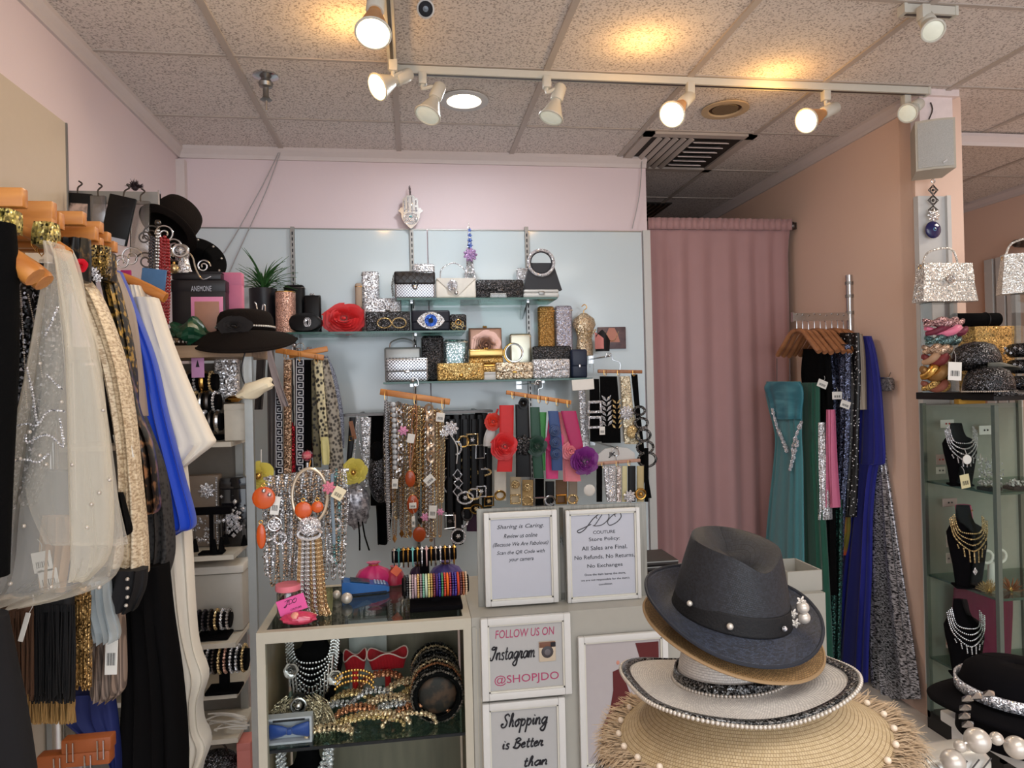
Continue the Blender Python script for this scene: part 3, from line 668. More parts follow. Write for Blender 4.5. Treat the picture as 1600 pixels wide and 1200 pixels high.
cx, zb, w, h = box_at(818, 452, 874, 465, 3.63, ZT); t = T('white_case', 'flat white clasped case under the ring-handled bag', 'case', (cx, 3.68, zb))
MB().rbox((0, 0, h*.32), (w, .1, h*.62), .012, 3).build('base', WHITE, t); MB().rbox((0, 0, h*.8), (w*.99, .1, h*.38), .012, 3).build('lid', WHITE, t); MB().rbox((0, -.052, h*.6), (.03, .006, h*.4), .002).build('latch', STEEL, t)
zc = zb+h; cx, zb, w, h = box_at(817, 410, 878, 452, 3.65, zc); t = T('ring_handle_bag', 'black trapezoid bag with a big crystal ring handle', 'bag', (cx, 3.68, zc))
hw = w/2; MB().loft([[V((-hw, -.025, 0)), V((hw, -.025, 0)), V((hw, .025, 0)), V((-hw, .025, 0))], [V((-hw*.6, -.012, h)), V((hw*.6, -.012, h)), V((hw*.6, .012, h)), V((-hw*.6, .012, h))]]).build('body', mat('charcoal_satin', (44, 46, 52), .5), t)
rr = fr(827, 866, 391, 430, 3.65)[2]/2; MB().torus((-.004, -.022, h), rr, .009, 'Y', 40, 8).build('ring_handle', RHIN, t)
MB().torus((-.004, -.022, h), rr-.011, .003, 'Y', 40, 6).build('ring_liner', INK, t)
# ---- lowest shelf
clutch('grey satin handbag with arched handle at the end of the lowest shelf', 601, 543, 658, 594, 3.76, ZB, mat('pewter_satin', (168, 170, 168), .3, .4), .06, 'flap', SILV, handle=(.7, .05))
clutch('silver basket-weave bag in front of the grey satin handbag', 603, 559, 669, 594, 3.62, ZB, patt('silver_basket', (232, 234, 238), (100, 102, 108), 'check', 120, .45, .55, .25, .7), .06, 'flap', SILV)
clutch('tall black sparkle box bag between the silver bags', 659, 524, 694, 594, 3.72, ZB, GBLK, .05, 'tall', GUN)
clutch('white crystal-dotted clutch standing behind the gold envelope', 694, 530, 731, 594, 3.76, ZB, patt('crystal_dots', (245, 250, 255), (110, 130, 130), 'voronoi', 110, .25, .5, .2, .6), .04, 'tall')
t, w, h, d = clutch('rose-gold square clutch with an embossed rose', 733, 512, 785, 594, 3.78, ZB, mat('rose_gold_satin', (186, 150, 134), .28, .55), .04, 'box', GOLD)
rose(w*.42, 6, .28, 9, 6).xf(Matrix.Translation((0, -.022, h*.66))).build('embossed_rose', mat('rose_gold_deep', (178, 140, 126), .26, .6), t)
clutch('gold glitter envelope clutch at the shelf front', 683, 567, 757, 594, 3.62, ZB, GGOLD, .04, 'env', glit('gold_flap_glitter', (236, 204, 134), (130, 100, 50), 150), GOLD)
cx, zb, w, h = box_at(752, 581, 778, 594, 3.64, ZB); t = T('white_box', 'small white box at the bottom of the gold clutch stack', 'box', (cx, 3.67, zb)); MB().rbox((0, 0, h*.35), (w, .06, h*.7), .003).build('base', WHITE, t); MB().rbox((0, 0, h*.84), (w*1.03, .062, h*.3), .003).build('lid', WHITE, t)
z1 = zb+h; cx, zb, w, h = box_at(754, 569, 776, 581, 3.64, z1); t = T('gold_case', 'small gold case second from the bottom of the clutch stack', 'case', (cx, 3.67, zb)); MB().rbox((0, 0, h*.35), (w, .055, h*.7), .003).build('base', GGOLD, t); MB().rbox((0, 0, h*.84), (w*1.03, .057, h*.3), .003).build('lid', GOLD, t)
z1 += h; _, _, _, h1 = box_at(733, 557, 787, 568, 3.63, z1); clutch('long gold clutch lying lower of two under the embossed rose', 733, 557, 787, 568, 3.63, z1, GGOLD, .06, 'roll', GOLD)
z1 += h1; clutch('long gold clutch lying uppermost of two under the embossed rose', 733, 546, 787, 557, 3.63, z1, mat('gold_foil', (206, 176, 112), .3, .8), .06, 'box', GOLD)
clutch('striped metallic clutch leaning behind the ring-topped gold clutch', 797, 521, 831, 594, 3.79, ZB, patt('metal_stripe', (206, 206, 190), (120, 120, 104), 'line', 40, .4, .6, .3, .7, (0, 0, 1)), .03, 'tall')
t, w, h, d = clutch('gold floral-sequin clutch topped by a twisted ring', 775, 566, 833, 594, 3.62, ZB, glit('champagne_sequin', (246, 232, 206), (120, 92, 60), 90), .045, 'flap', GOLD)
MB().torus((-.002, 0, h+.05), .05, .005, 'Y', 30, 6).build('ring_handle', GOLD, t); MB().torus((.002, -.008, h+.05), .047, .004, 'Y', 30, 6).build('inner_ring', SILV, t)
clutch('black glitter clutch behind the silver glitter clutch', 833, 541, 893, 594, 3.73, ZB, GBLK, .04, 'flap', GUN)
clutch('pale silver glitter clutch at the front by the crystal bust', 833, 561, 891, 592, 3.62, ZB, GSILV, .05, 'flap')
clutch('tall bronze-gold clutch standing at the back of the lowest shelf', 842, 478, 868, 594, 3.80, ZB, glit('bronze_glitter', (190, 146, 80), (120, 86, 40), 160), .04, 'tall', GOLD)
clutch('tall lilac-silver clutch standing beside the bronze one', 869, 477, 896, 594, 3.80, ZB, glit('lilac_silver_glitter', (206, 206, 222), (130, 130, 150), 150), .04, 'tall')
clutch('navy blue pouch at the right end of the lowest shelf', 893, 546, 918, 594, 3.7, ZB, mat('navy_satin', (34, 42, 62), .4), .05, 'flap', GUN, SILV)
# ---- hung on the panel beside the curtain
p = at(913, 555, Y=3.8); cx, zb, w, h = fr(895, 931, 489, 556, 3.8)
t = T('dress_form_ornament', 'hanging crystal dress-form ornament with bead fringe', 'ornament', (cx, 3.8, zb))
MB().lathe([(0, 0), (w*.36, 0), (w*.36, h*.2), (w*.3, h*.42), (w*.36, h*.55), (w*.5, h*.72), (w*.44, h*.86), (w*.22, h*.95), (w*.1, h), (0, h)], 24, sy=.6).build('body', glit('champagne_beads', (226, 206, 176), (130, 110, 84), 130), t)
MB().tube(curve([(0, 0, h), (0, 0, h+.014), (.018, 0, h+.03), (.006, 0, h+.048), (-.012, 0, h+.036)], 16), .0025, 6).build('hook', GOLD, t)
sw = MB()
for k in range(4): sw.beads(curve([(-w*.45+.05*(k % 2), -w*.3, h*.62), (0, -w*.36, h*(.3+.08*k)), (w*.44, -w*.28, h*.6)], 12), .0028, .006, 5, 3)
sw.build('swags', RHING, t); sw = MB()
for k in range(5): sw.beads([(-w*.3+w*.15*k, -w*.22, .002), (-w*.3+w*.15*k, -w*.22, -.07-.03*(k % 3))], .0026, .006, 5, 3)
sw.build('fringe', RHIN, t)
cx, zb, w, h = fr(930, 952, 515, 553, 3.76); t = T('face_mask', 'black and pink face mask hanging beside the crystal bust', 'mask', (cx, 3.76, zb))
MB().loft([[V((-w*.5+w*(u), -.03*sin(pi*u)-.004*k, h*(.1+.0*u)+h*.9*(1-abs(u-.35)*.8)*v)) for u in [i/8 for i in range(9)]] for k, v in enumerate((0, .25, .5, .75, 1))], False, False).build('shell', mat('mask_black', (22, 22, 24), .6), t)
MB().loft([[V((-w*.55+w*.5*u, -.036*sin(pi*u*.5)-.008, h*.2+h*.7*v*(1-.4*u))) for u in [i/6 for i in range(7)]] for v in (0, .5, 1)], False, False).build('pink_panel', mat('mask_pink', (206, 130, 124), .6), t)
cx, zb, w, h = fr(934, 978, 511, 545, 3.87); t = T('jewellery_card', 'photo card of a woman wearing a necklace, hung by the curtain', 'card', (cx, 3.872, zb))
MB().rbox((0, 0, h/2), (w, .006, h), .002).build('card', patt('photo_dark', (66, 56, 66), (120, 96, 96), 'noise', 14, .3, .7, .4), t)
MB().loft([[V((-w*.28, -.004, h*.3)), V((w*.28, -.004, h*.3))], [V((-w*.22, -.0042, h*.62)), V((w*.22, -.0042, h*.62))], [V((-w*.1, -.0044, h*.96)), V((w*.1, -.0044, h*.96))]], False, False).build('printed_neck', mat('printed_skin', (190, 130, 112), .5), t)
MB().beads(curve([(-w*.24, -.006, h*.78), (-w*.1, -.007, h*.42), (.0, -.008, h*.36), (w*.1, -.007, h*.42), (w*.24, -.006, h*.78)], 16), .003, .007, 5, 3).build('printed_chain', RHING, t)
# ---- silver hand hung on the upright
cx, zb, w, h = fr(622, 661, 305, 358, 3.85); t = T('hamsa_ornament', 'silver open-hand wall ornament hanging on a dark cord', 'ornament', (cx, 3.85, zb))
half_ = [(0, 0), (.09, .05), (.25, .17), (.36, .32), (.38, .46), (.46, .5), (.5, .54), (.44, .57), (.40, .62), (.32, .62), (.3, .86), (.26, .92), (.19, .9), (.17, .95), (.1, 1.0), (.06, .98)]
MB().prism([(x*w, z*h) for x, z in half_]+[(-x*w, z*h) for x, z in half_[:0:-1]], -.008, .004).build('hand_plate', SILV, t, 20)
rb = MB(); rg = random.Random(4)
for x, z0, z1 in ((-.24, .5, .84), (-.1, .5, .92), (.06, .5, .94), (.22, .5, .84)): rb.tube([(x*w, -.01, z0*h), (x*w, -.011, z1*h)], .004, 6)
for k in range(4): rb.torus((0, -.009, h*.3), w*(.1+.06*k), .0022, 'Y', 24, 5, 1, .8)
for k in range(26): rb.ball((rg.uniform(-.3, .3)*w, -.01, h*rg.uniform(.2, .6)), .003, n=6, m=4)
rb.build('relief', RHIN, t); MB().ball((0, -.01, h*.36), .009, (1, .6, .7)).build('eye_stone', mat('turquoise', (120, 170, 176), .2), t)
MB().chain([(0, 0, h*.98), (-.003, .004, h*1.28)], .006).build('cord', mat('dark_chain', (70, 58, 60), .5, .5), t)
# the string of pin lights / small spot reflections are real reflections in the panel
# ================================================================ hanging belts, scarves and necklaces
def hanger_bar(label, a, b, Y, m=WOOD, hook=None, th=.026, clips=(), name='clip_hanger', group=None, thick=.02):
    A, B = at(*a, Y=Y), at(*b, Y=Y); c = (A+B)/2; t = T(name, label, 'hanger', c, group); d = (B-A).normalized(); L = (B-A).length
    ang = math.atan2(d.z, d.x); M = Matrix.Rotation(-ang, 4, 'Y')
    MB().rbox((0, 0, 0), (L, thick, th), .003, 2, M=M).build('bar', m, t)
    if hook:
        h = at(*hook, Y=Y)-c; MB().tube(curve([(0, 0, th/2), (0, 0, th/2+(h.z-th/2)*.45), h+V((.016, 0, -.03)), h+V((.012, 0, .0)), h+V((-.012, 0, .004)), h+V((-.02, 0, -.018))], 18), .0022, 6).build('hook', CHROME, t)
    for q in clips:
        p = V((-L/2+L*q, 0, 0)); p = M @ p
        MB().tube([p+V((-.006, -thick*.6, th*.3)), p+V((-.006, -thick*.6, -th)), p+V((0, -thick*.6, -th*1.4)), p+V((.006, -thick*.6, -th)), p+V((.006, -thick*.6, th*.3))], .0016, 5).build('clip', GOLD, t)
    return t
def strap(label, rows, Y, m, name='belt', cat='belt', depth=.012, folds=0, amp=0., group=None, edge=None, seed=0, n=20):
    """flat hanging strap: rows of (py, px left, px right)"""
    r0 = rows[0]; loc = at((r0[1]+r0[2])/2, r0[0], Y=Y); t = T(name, label, cat, loc, group)
    mb = drape(rows, Y=Y, depth=depth, folds=folds, amp=amp, n=n, m=18, sq=.45, seed=seed); mb.build('strap' if name == 'belt' else 'cloth', m, t, 60, True)
    return t
def on(t, mb, px, py, Y, name, m, rot=0):
    """a part centred at a pixel on the plane Y"""
    p = at(px, py, Y=Y)-ROOTLOC[t.name]
    return mb.xf(Matrix.Translation(p) @ Matrix.Rotation(rot, 4, 'Y')).build(name, m, t)
def pm(n, Y): return n*Y/F_PX          # pixels to metres
def hang_tag(label, px, py, w, h, Y, rot=.0, m=None, lines=True, name='price_tag'):
    p = at(px, py, Y=Y); t = T(name, label, 'price tag', p, None, (0, rot, 0)); w, h = pm(w, Y), pm(h, Y)
    MB().rbox((0, 0, 0), (w, .002, h), .0008, 1).build('card', m or TAG, t)
    if lines:
        b = MB()
        for k in range(7): b.box((-w*.3+w*.1*k, -.0014, -h*.12), (w*(.03+.03*(k % 2)), .0006, h*.3))
        b.build('barcode', INK, t)
    MB().tube(curve([(0, 0, h*.42), (.004, .002, h*.8), (-.003, .004, h*1.1)], 8), .0008, 4).build('string', WHITE, t)
    return t
def faceout(label, px, py, Y):
    p = at(px, py, Y=Y); t = T('display_peg', label, 'peg', (p.x, 3.885, p.z), 'chrome pegs on the back wall panel')
    MB().cyl((0, 0, 0), (0, Y-3.885-.02, 0), .0045, n=8).build('arm', CHROME, t); MB().ball((0, Y-3.885-.02, .003), .008, n=8, m=5).build('tip', CHROME, t); MB().box((0, -.004, 0), (.03, .008, .05)).build('plate', CHROME, t)
for lab, x, y, Y in (('chrome wall peg holding the crossed wooden hangers', 461, 541, 3.4), ('chrome wall peg holding the scarves by the steel post', 414, 543, 3.24), ('chrome wall peg holding the necklace hanger', 645, 596, 3.38), ('chrome wall peg holding the flower belt hanger', 839, 600, 3.3), ('chrome wall peg holding the hanger beside the curtain', 950, 557, 3.53), ('chrome wall peg holding the white hanger top', 962, 700, 3.42)): faceout(lab, x, y, Y)
a, b = at(538, 646, Y=3.6), at(768, 644, Y=3.6); t = T('belt_rail', 'dark rail on the back wall from which the black belts hang', 'rail', (a+b)/2); MB().box((0, 0, 0), (b.x-a.x, .13, .012)).build('bar', GUN, t)
for s_ in (-.4, 0, .4): MB().box((s_*(b.x-a.x), .17, 0), (.012, .22, .012)).build('arm', GUN, t)
# ---------- hanger with the long belts and scarves by the shelf post
YA = 3.42
hanger_bar('wooden clip hanger carrying the meander-pattern belts, nearer of the crossed pair', (431, 547), (506, 559), YA-.03, hook=(452, 538), clips=(.2, .5, .85))
hanger_bar('wooden clip hanger crossing behind the one with the meander-pattern belts', (452, 556), (512, 545), YA+.03, hook=(470, 538))
def meander(label, rows, Y, seed):
    t = strap(label, rows, Y, mat('navy_black_belt', (24, 26, 40), .6), seed=seed); mb = MB(); y0, y1 = rows[0][0], rows[-1][0]
    l = ROOTLOC[t.name]; n = max(4, int((y1-y0)/11.5)); U = [(.14, 0), (.86, 0), (.86, .72), (.38, .72), (.38, .36), (.62, .36)]
    for k in range(n):
        pts = []
        for u, v in U:
            tt = (k+v*1.0)/n; py = y0+(y1-y0)*tt; xl = rows[0][1]+(rows[-1][1]-rows[0][1])*tt; xr = rows[0][2]+(rows[-1][2]-rows[0][2])*tt
            pts.append(at(xl+(xr-xl)*u, py, Y=Y-.0085)-l)
        if k < n-1: pts = [at(rows[0][1]+(rows[-1][1]-rows[0][1])*(k+1)/n+(rows[0][2]-rows[0][1])*.14, y0+(y1-y0)*(k+1)/n, Y=Y-.0085)-l]+pts
        for a, b in zip(pts, pts[1:]): mb.cyl(a, b, .0026, n=4)
    mb.build('meander_pattern', mat('pattern_white', (222, 224, 232), .6), t)
    return t
meander('navy belt with a white meander pattern, full length under the hanger', [(562, 461, 476), (738, 462, 475)], YA, 1)
meander('shorter-looking navy belt with a white meander pattern, nearest the steel post', [(610, 429, 441), (742, 430, 443)], YA-.01, 2)
strap('copper glitter belt hanging between the two meander belts', [(562, 443, 456), (740, 443, 456)], YA+.01, glit('copper_glitter', (196, 160, 130), (110, 84, 66), 120))
strap('black belt hanging right of the full-length meander belt', [(562, 475, 486), (740, 474, 488)], YA+.02, BLACK)
strap('zebra-striped belt behind the meander belts', [(562, 455, 464), (665, 455, 463)], YA+.03, patt('zebra', (226, 222, 214), (22, 20, 20), 'wave', 18, .45, .55, .6))
strap('red sequin strip hanging low between the meander belts', [(660, 454, 461), (740, 455, 462)], YA+.03, glit('red_sequin', (190, 30, 44), (80, 10, 20), 120))
strap('red lace scarf behind the leopard scarf', [(655, 484, 500), (715, 483, 497)], YA+.06, glit('dark_red_sequin', (140, 26, 36), (60, 10, 16), 120), 'scarf', 'scarf', .02)
LEO = patt('leopard_cream', (34, 28, 22), (216, 206, 168), 'voronoi', 62, .3, .55, .6, feat='F1', stretch=(1, .4, .8)); LEOG = patt('leopard_grey', (60, 54, 50), (168, 160, 146), 'voronoi', 70, .3, .6, .6, stretch=(1, .4, .8))
strap('narrow dark leopard scarf beside the black belt', [(562, 485, 497), (650, 486, 500), (730, 490, 502)], YA+.03, patt('leopard_dark', (26, 24, 20), (120, 112, 84), 'voronoi', 50, .3, .5, .6), 'scarf', 'scarf', .02, 2, .004, seed=3)
strap('cream leopard-print scarf hanging under the hanger end', [(556, 489, 503), (620, 494, 508), (690, 500, 513), (724, 503, 516)], YA, LEO, 'scarf', 'scarf', .02, 2, .004, seed=4)
strap('grey leopard-print scarf, widest at the bottom, right of the cream one', [(560, 498, 512), (630, 508, 528), (720, 513, 537), (738, 514, 536)], YA+.02, LEOG, 'scarf', 'scarf', .03, 3, .006, seed=5)
strap('blue-grey speckled scarf bulging at the hanger end', [(556, 503, 512), (590, 506, 526), (650, 512, 537), (700, 520, 538)], YA+.06, patt('speckle_blue', (60, 66, 84), (150, 156, 172), 'noise', 160, .4, .6, .7), 'scarf', 'scarf', .05, 3, .006, seed=6)
t = strap('pale yellow ruched scarf end below the leopard scarf', [(683, 501, 513), (705, 502, 515), (726, 504, 514)], YA-.03, mat('pale_yellow_cloth', (222, 214, 150), .6), 'scarf', 'scarf', .02, 3, .006, seed=7)
strap('charcoal scarf hanging beside the steel post', [(545, 402, 416), (600, 400, 413), (640, 398, 410)], YA-.2, mat('charcoal_scarf', (50, 46, 46), .8), 'scarf', 'scarf', .04, 3, .01, seed=8)
strap('grey-mauve scarf slanting across the meander belts', [(540, 413, 422), (590, 425, 436), (635, 440, 452)], YA-.06, mat('mauve_grey_scarf', (146, 136, 138), .7), 'scarf', 'scarf', .03, 2, .008, seed=9)
strap('dark grey scarf crossing beside the grey-mauve one', [(540, 420, 428), (600, 418, 430), (735, 420, 430)], YA-.03, mat('grey_scarf', (96, 92, 92), .8), 'scarf', 'scarf', .03, 2, .008, seed=10)
t = T('cream_pouch', 'crumpled cream satin pouch hanging on the steel post', 'pouch', at(400, 607, Y=2.36))
s0 = MB(); s0.ball((0, 0, 0), pm(30, 2.3), (1, .5, .42), 14, 9)
rg = random.Random(9)
for v in s0.v: f = 1+.16*sin(v.x*90+v.z*140)+rg.uniform(-.05, .05); v.x *= f; v.z *= f
s0.xf(Matrix.Rotation(-.42, 4, 'Y')).build('body', mat('cream_satin', (226, 214, 186), .4, sheen=.2), t, 25)
MB().tube(curve([(-.03, 0, .0), (-.045, .0, .06), (-.03, .01, .13), (-.02, .03, .16)], 12), .0025, 5).build('drawstring', BLKSAT, t)
# ---------- black belts with buckles, between the necklaces and the flower belts
YK = 3.62
def buckle_ring(t, px, py, Y, w, h, m, r=.005, sq=False, rot=0):
    w, h = pm(w, Y)/2, pm(h, Y)/2
    if sq: mb = MB().tube([(-w, 0, -h), (w, 0, -h), (w, 0, h), (-w, 0, h)], r, 6, True)
    else: mb = MB().torus((0, 0, 0), w, r, 'Y', 28, 6, 1, h/w)
    return on(t, mb, px, py, Y, 'buckle', m, rot)
for i, (x0, x1, y0, y1, lab, col) in enumerate([
    (578, 612, 648, 790, 'wide black elastic belt just before the necklace hanger', BLACK), (694, 722, 648, 800, 'wide black belt with a round silver buckle right of the necklaces', BLACK),
    (722, 742, 647, 800, 'black belt with a double-link chain buckle', BLKSAT), (742, 762, 645, 760, 'black belt with a jewelled square buckle, beside the red belt', BLACK),
    (706, 724, 700, 850, 'black belt with a tall silver bar buckle low by the sign', BLKSAT), (728, 748, 745, 830, 'dark plum belt hanging behind the chain-buckle belt', mat('plum_cloth', (52, 26, 50), .7)),
    (752, 768, 720, 800, 'dark green belt with a gold bar above the sign', mat('dark_green_cloth', (30, 42, 38), .7))]):
    t = strap(lab, [(y0, x0, x1), (y1, x0+1, x1)], YK-.016*(i % 4), col, seed=i); Yb = YK-.016*(i % 4)-.014
    if i == 1: buckle_ring(t, 703, 757, Yb, 20, 26, SILV); buckle_ring(t, 703, 738, Yb, 16, 12, SILV, .004, True)
    if i == 2: buckle_ring(t, 729, 699, Yb, 16, 16, GOLD); buckle_ring(t, 729, 699, Yb, 7, 7, GOLD); buckle_ring(t, 731, 724, Yb, 24, 20, RHING, .006); buckle_ring(t, 734, 750, Yb, 22, 9, GOLD, .007)
    if i == 3: buckle_ring(t, 745, 693, Yb, 15, 14, RHING, .006, True); on(t, MB().gem((0, 0, 0), .02, (.6, .4, 1)), 744, 708, Yb, 'gem', RHIN); buckle_ring(t, 754, 720, Yb, 12, 22, SILV, .005, True)
    if i == 4: buckle_ring(t, 709, 795, Yb, 18, 40, SILV, .005, True); on(t, MB().cyl((0, 0, -.06), (0, 0, .06), .004), 709, 795, Yb, 'pin', SILV); buckle_ring(t, 722, 812, Yb, 18, 22, RHIN, .009)
    if i == 5: buckle_ring(t, 735, 765, Yb, 22, 18, RHING, .006)
    if i == 6: on(t, MB().cyl((-.025, 0, 0), (.025, 0, 0), .009), 759, 740, Yb, 'bar', GOLD)
    if i == 0:
        on(t, MB().torus((0, 0, 0), .012, .003), 596, 700, Yb, 'buckle', GUN)
t = strap('black strap ending in linked silver diamonds', [(655, 700, 712), (745, 702, 712)], YK-.1, BLKSAT)
for k in range(3): on(t, MB().tube([(0, 0, -.028), (.022, 0, 0), (0, 0, .028), (-.022, 0, 0)], .004, 6, True), 715+(k % 2), 742+13*k, YK-.11, 'diamond_link', RHIN)
# EXTRA BELTS
rgk = random.Random(77)
BM = [(RHIN, 'crystal'), (GOLD, 'gold'), (SILV, 'silver'), (RHING, 'gold crystal'), (GUN, 'gunmetal')]
for i, (x, y0, yb, k, sq, w_, h_) in enumerate(sorted([(699, 650, 676, 2, 1, 14, 18), (713, 648, 700, 0, 0, 15, 20), (724, 649, 690, 1, 0, 16, 16), (738, 648, 687, 3, 1, 17, 17), (750, 648, 706, 2, 1, 13, 20), (757, 646, 738, 3, 0, 20, 10), (727, 655, 778, 0, 0, 24, 18), (741, 655, 772, 3, 0, 20, 16), (752, 655, 768, 0, 1, 14, 16), (703, 655, 815, 2, 1, 16, 20), (716, 655, 838, 0, 0, 22, 22), (764, 700, 783, 1, 1, 14, 14), (730, 655, 803, 4, 0, 16, 18), (744, 660, 795, 1, 0, 18, 14)])):
    m, nm = BM[k]; Yb = YK-.055-.008*(i % 3)
    t = strap(f'thin black strap with {nm} {"square" if sq else "round"} buckle, {ORD[i]} from the necklaces', [(y0, x-5, x+5), (yb+h_*.6, x-5, x+5)], Yb, BLKSAT, group='thin buckled straps on the dark rail', seed=i)
    buckle_ring(t, x, yb, Yb-.014, w_, h_, m, .0055, bool(sq)); on(t, starflower(.013, 6) if i % 2 else MB().cyl((-.018, 0, 0), (.018, 0, 0), .004), x, yb+(0 if i % 2 else -h_*.5), Yb-.02, 'ornament', BM[(k+2) % 5][0])
# silver and white jewel flower on the end of the necklaces
p = at(704, 670, Y=3.36); t = T('jewel_flower_brooch', 'silver jewelled flower brooch standing out beside the necklaces', 'brooch', p)
starflower(.04, 9).build('petals', RHIN, t); starflower(.026, 7).xf(Matrix.Translation((-.035, .0, -.02))).build('small_flower', SILV, t); MB().tube(curve([(.0, 0, -.03), (.03, -.01, -.09), (.025, 0, -.17)], 12), .003, 5).build('ribbon', WHITE, t)
# ---------- necklaces on the wooden hanger
YN = 3.38
hanger_bar('orange wooden hanger loaded with gold and silver necklaces', (594, 612), (703, 628), YN+.02, hook=(648, 592), th=.03, clips=(.08, .5, .9))
NG = 'necklaces on the wooden wall hanger'; rg = random.Random(21)
NM = [('silver chain', SILV), ('gold chain', mat('antique_gold', (190, 150, 96), .3, 1., var=.2, vs=60)), ('pale gold chain', mat('pale_gold', (226, 200, 150), .25, 1.)), ('dark gold chain', mat('dark_gold', (150, 108, 56), .3, 1.)), ('gunmetal chain', GUN), ('gold rhinestone', RHING), ('crystal', RHIN)]
seq = [4, 0, 0, 6, 3, 1, 2, 4, 1, 3, 6, 1, 5, 0, 1, 2, 1, 3, 1, 5, 4, 2, 1, 3, 0, 2, 1, 6, 2, 3, 5, 1, 2]
for i, k in enumerate(seq):
    x = 603+i*2.72; nm, m = NM[k]; yb = rg.choice([760, 785, 810, 830, 845, 838]); w = rg.uniform(2.5, 5); Y = YN+.014-.009*(i % 5)
    loc = at(x, 632, Y=Y); t = T('necklace', f'{nm} necklace, {ORD[i]} strand from the post side of the wooden wall hanger', 'necklace', loc, NG)
    yt = 618+(x-594)*.147+8; l = [(x-1, yt), (x-w, yt+60), (x-w*.8+rg.uniform(-2, 2), (yt+yb)/2), (x-w*.5, yb-10), (x, yb), (x+w*.5, yb-10), (x+w*.8, (yt+yb)/2), (x+w, yt+60), (x+1, yt)]
    P = [p-loc for p in pts2(l, Y, 30)]; r = rg.uniform(.004, .0068)
    (MB().chain(P, r, r*2.0) if k in (0, 1, 2, 3, 4) else MB().beads(P, r*.9, r*2.2, 6, 4)).build('strand', m, t)
    if i in (5, 9, 14, 20): on(t, MB().gem((0, 0, 0), .016, (.7, .4, 1.3)), x, yb+4, Y, 'pendant', m)
def strand(label, l, Y, m, r, kind='beads', name='necklace', step=None, group=None, jit=0):
    loc = at(*l[0], Y=Y); t = T(name, label, 'necklace', loc, group); P = [p-loc for p in pts2(l, Y, 40)]
    (MB().beads(P, r, step or 2*r, 8, 6, jit) if kind == 'beads' else MB().chain(P, r, step or r*1.7, .32) if kind == 'chain' else MB().tube(P, r, 7)).build('strand', m, t)
    return t
strand('big silver pearl necklace hanging nearest the post side of the necklace hanger', [(614, 632), (616, 660), (617, 700), (617, 735)], YN-.05, mat('silver_pearl', (196, 200, 204), .25, coat=.5), .0125)
strand('chunky silver link chain right beside the silver pearls', [(622, 630), (625, 670), (626, 710), (622, 745)], YN-.05, SILV, .017, 'chain')
strand('chunky champagne curb chain near the tag end of the necklace hanger', [(670, 634), (672, 660), (673, 695), (673, 722)], YN-.06, mat('champagne_metal', (214, 190, 164), .3, .9), .022, 'chain')
strand('thin rose-gold cord necklace in a long narrow loop', [(648, 632), (643, 665), (641, 700), (640, 735), (646, 700), (651, 662), (650, 632)], YN-.06, mat('rose_gold_cord', (198, 150, 122), .3, .8), .003, 'tube')
strand('black and white dotted rope at the post end of the necklaces', [(603, 625), (604, 700), (606, 800), (608, 845)], YN-.02, patt('dotted_rope', (20, 20, 22), (210, 210, 214), 'check', 160, .4, .6, .5), .007, 'tube')
def disc_charm(label, px, py, rx, rz, Y, m, name='charm', cat='charm', extra=None):
    t = T(name, label, cat, at(px, py, Y=Y)); MB().ball((0, 0, 0), 1, (pm(rx, Y), .006, pm(rz, Y)), 20, 8).build('disc', m, t)
    MB().torus((0, 0, pm(rz, Y)+.004), .005, .0015).build('loop', GOLD, t); return t
ORG = mat('orange_resin', (204, 84, 26), .25, coat=.5); DORG = mat('burnt_orange_resin', (168, 72, 30), .3, coat=.4)
disc_charm('oval orange pendant in the middle of the wall necklaces', 641, 748, 8, 13, YN-.07, DORG); disc_charm('brown-orange pendant with a label below the oval orange one', 645, 788, 9, 15, YN-.07, DORG); disc_charm('brown-orange pendant lowest in the wall necklaces', 655, 835, 10, 12, YN-.06, DORG)
for k, (x, y, s) in enumerate([(630, 673, 8), (664, 808, 7), (688, 800, 6)]):
    t = T('pink_tag', ['round pink flower charm among the upper wall necklaces', 'small pink charm low among the wall necklaces', 'pink charm at the lower edge of the wall necklaces'][k], 'charm', at(x, y, Y=YN-.07)); starflower(pm(s, YN), 6).build('petals', mat('charm_pink', (222, 150, 186), .5), t)
for k, (x, y, w, h, r, lab) in enumerate([(642, 685, 11, 14, .2, 'cream heart-shaped tag under the pink flower charm'), (671, 750, 16, 13, -.7, 'tilted price tag in the middle of the necklaces'), (676, 800, 12, 20, .1, 'white price tag low on the necklaces above the bracelets'), (688, 652, 13, 14, .15, 'white price tag at the right end of the necklace hanger'), (617, 756, 9, 15, .05, 'price tag under the silver pearl necklace'), (645, 790, 11, 9, 0, 'small label on the brown-orange pendant'), (646, 815, 5, 17, 0, 'narrow white tag hanging between the low pendants')]):
    hang_tag(lab, x, y, w, h, YN-.09, r, lines=k != 0)
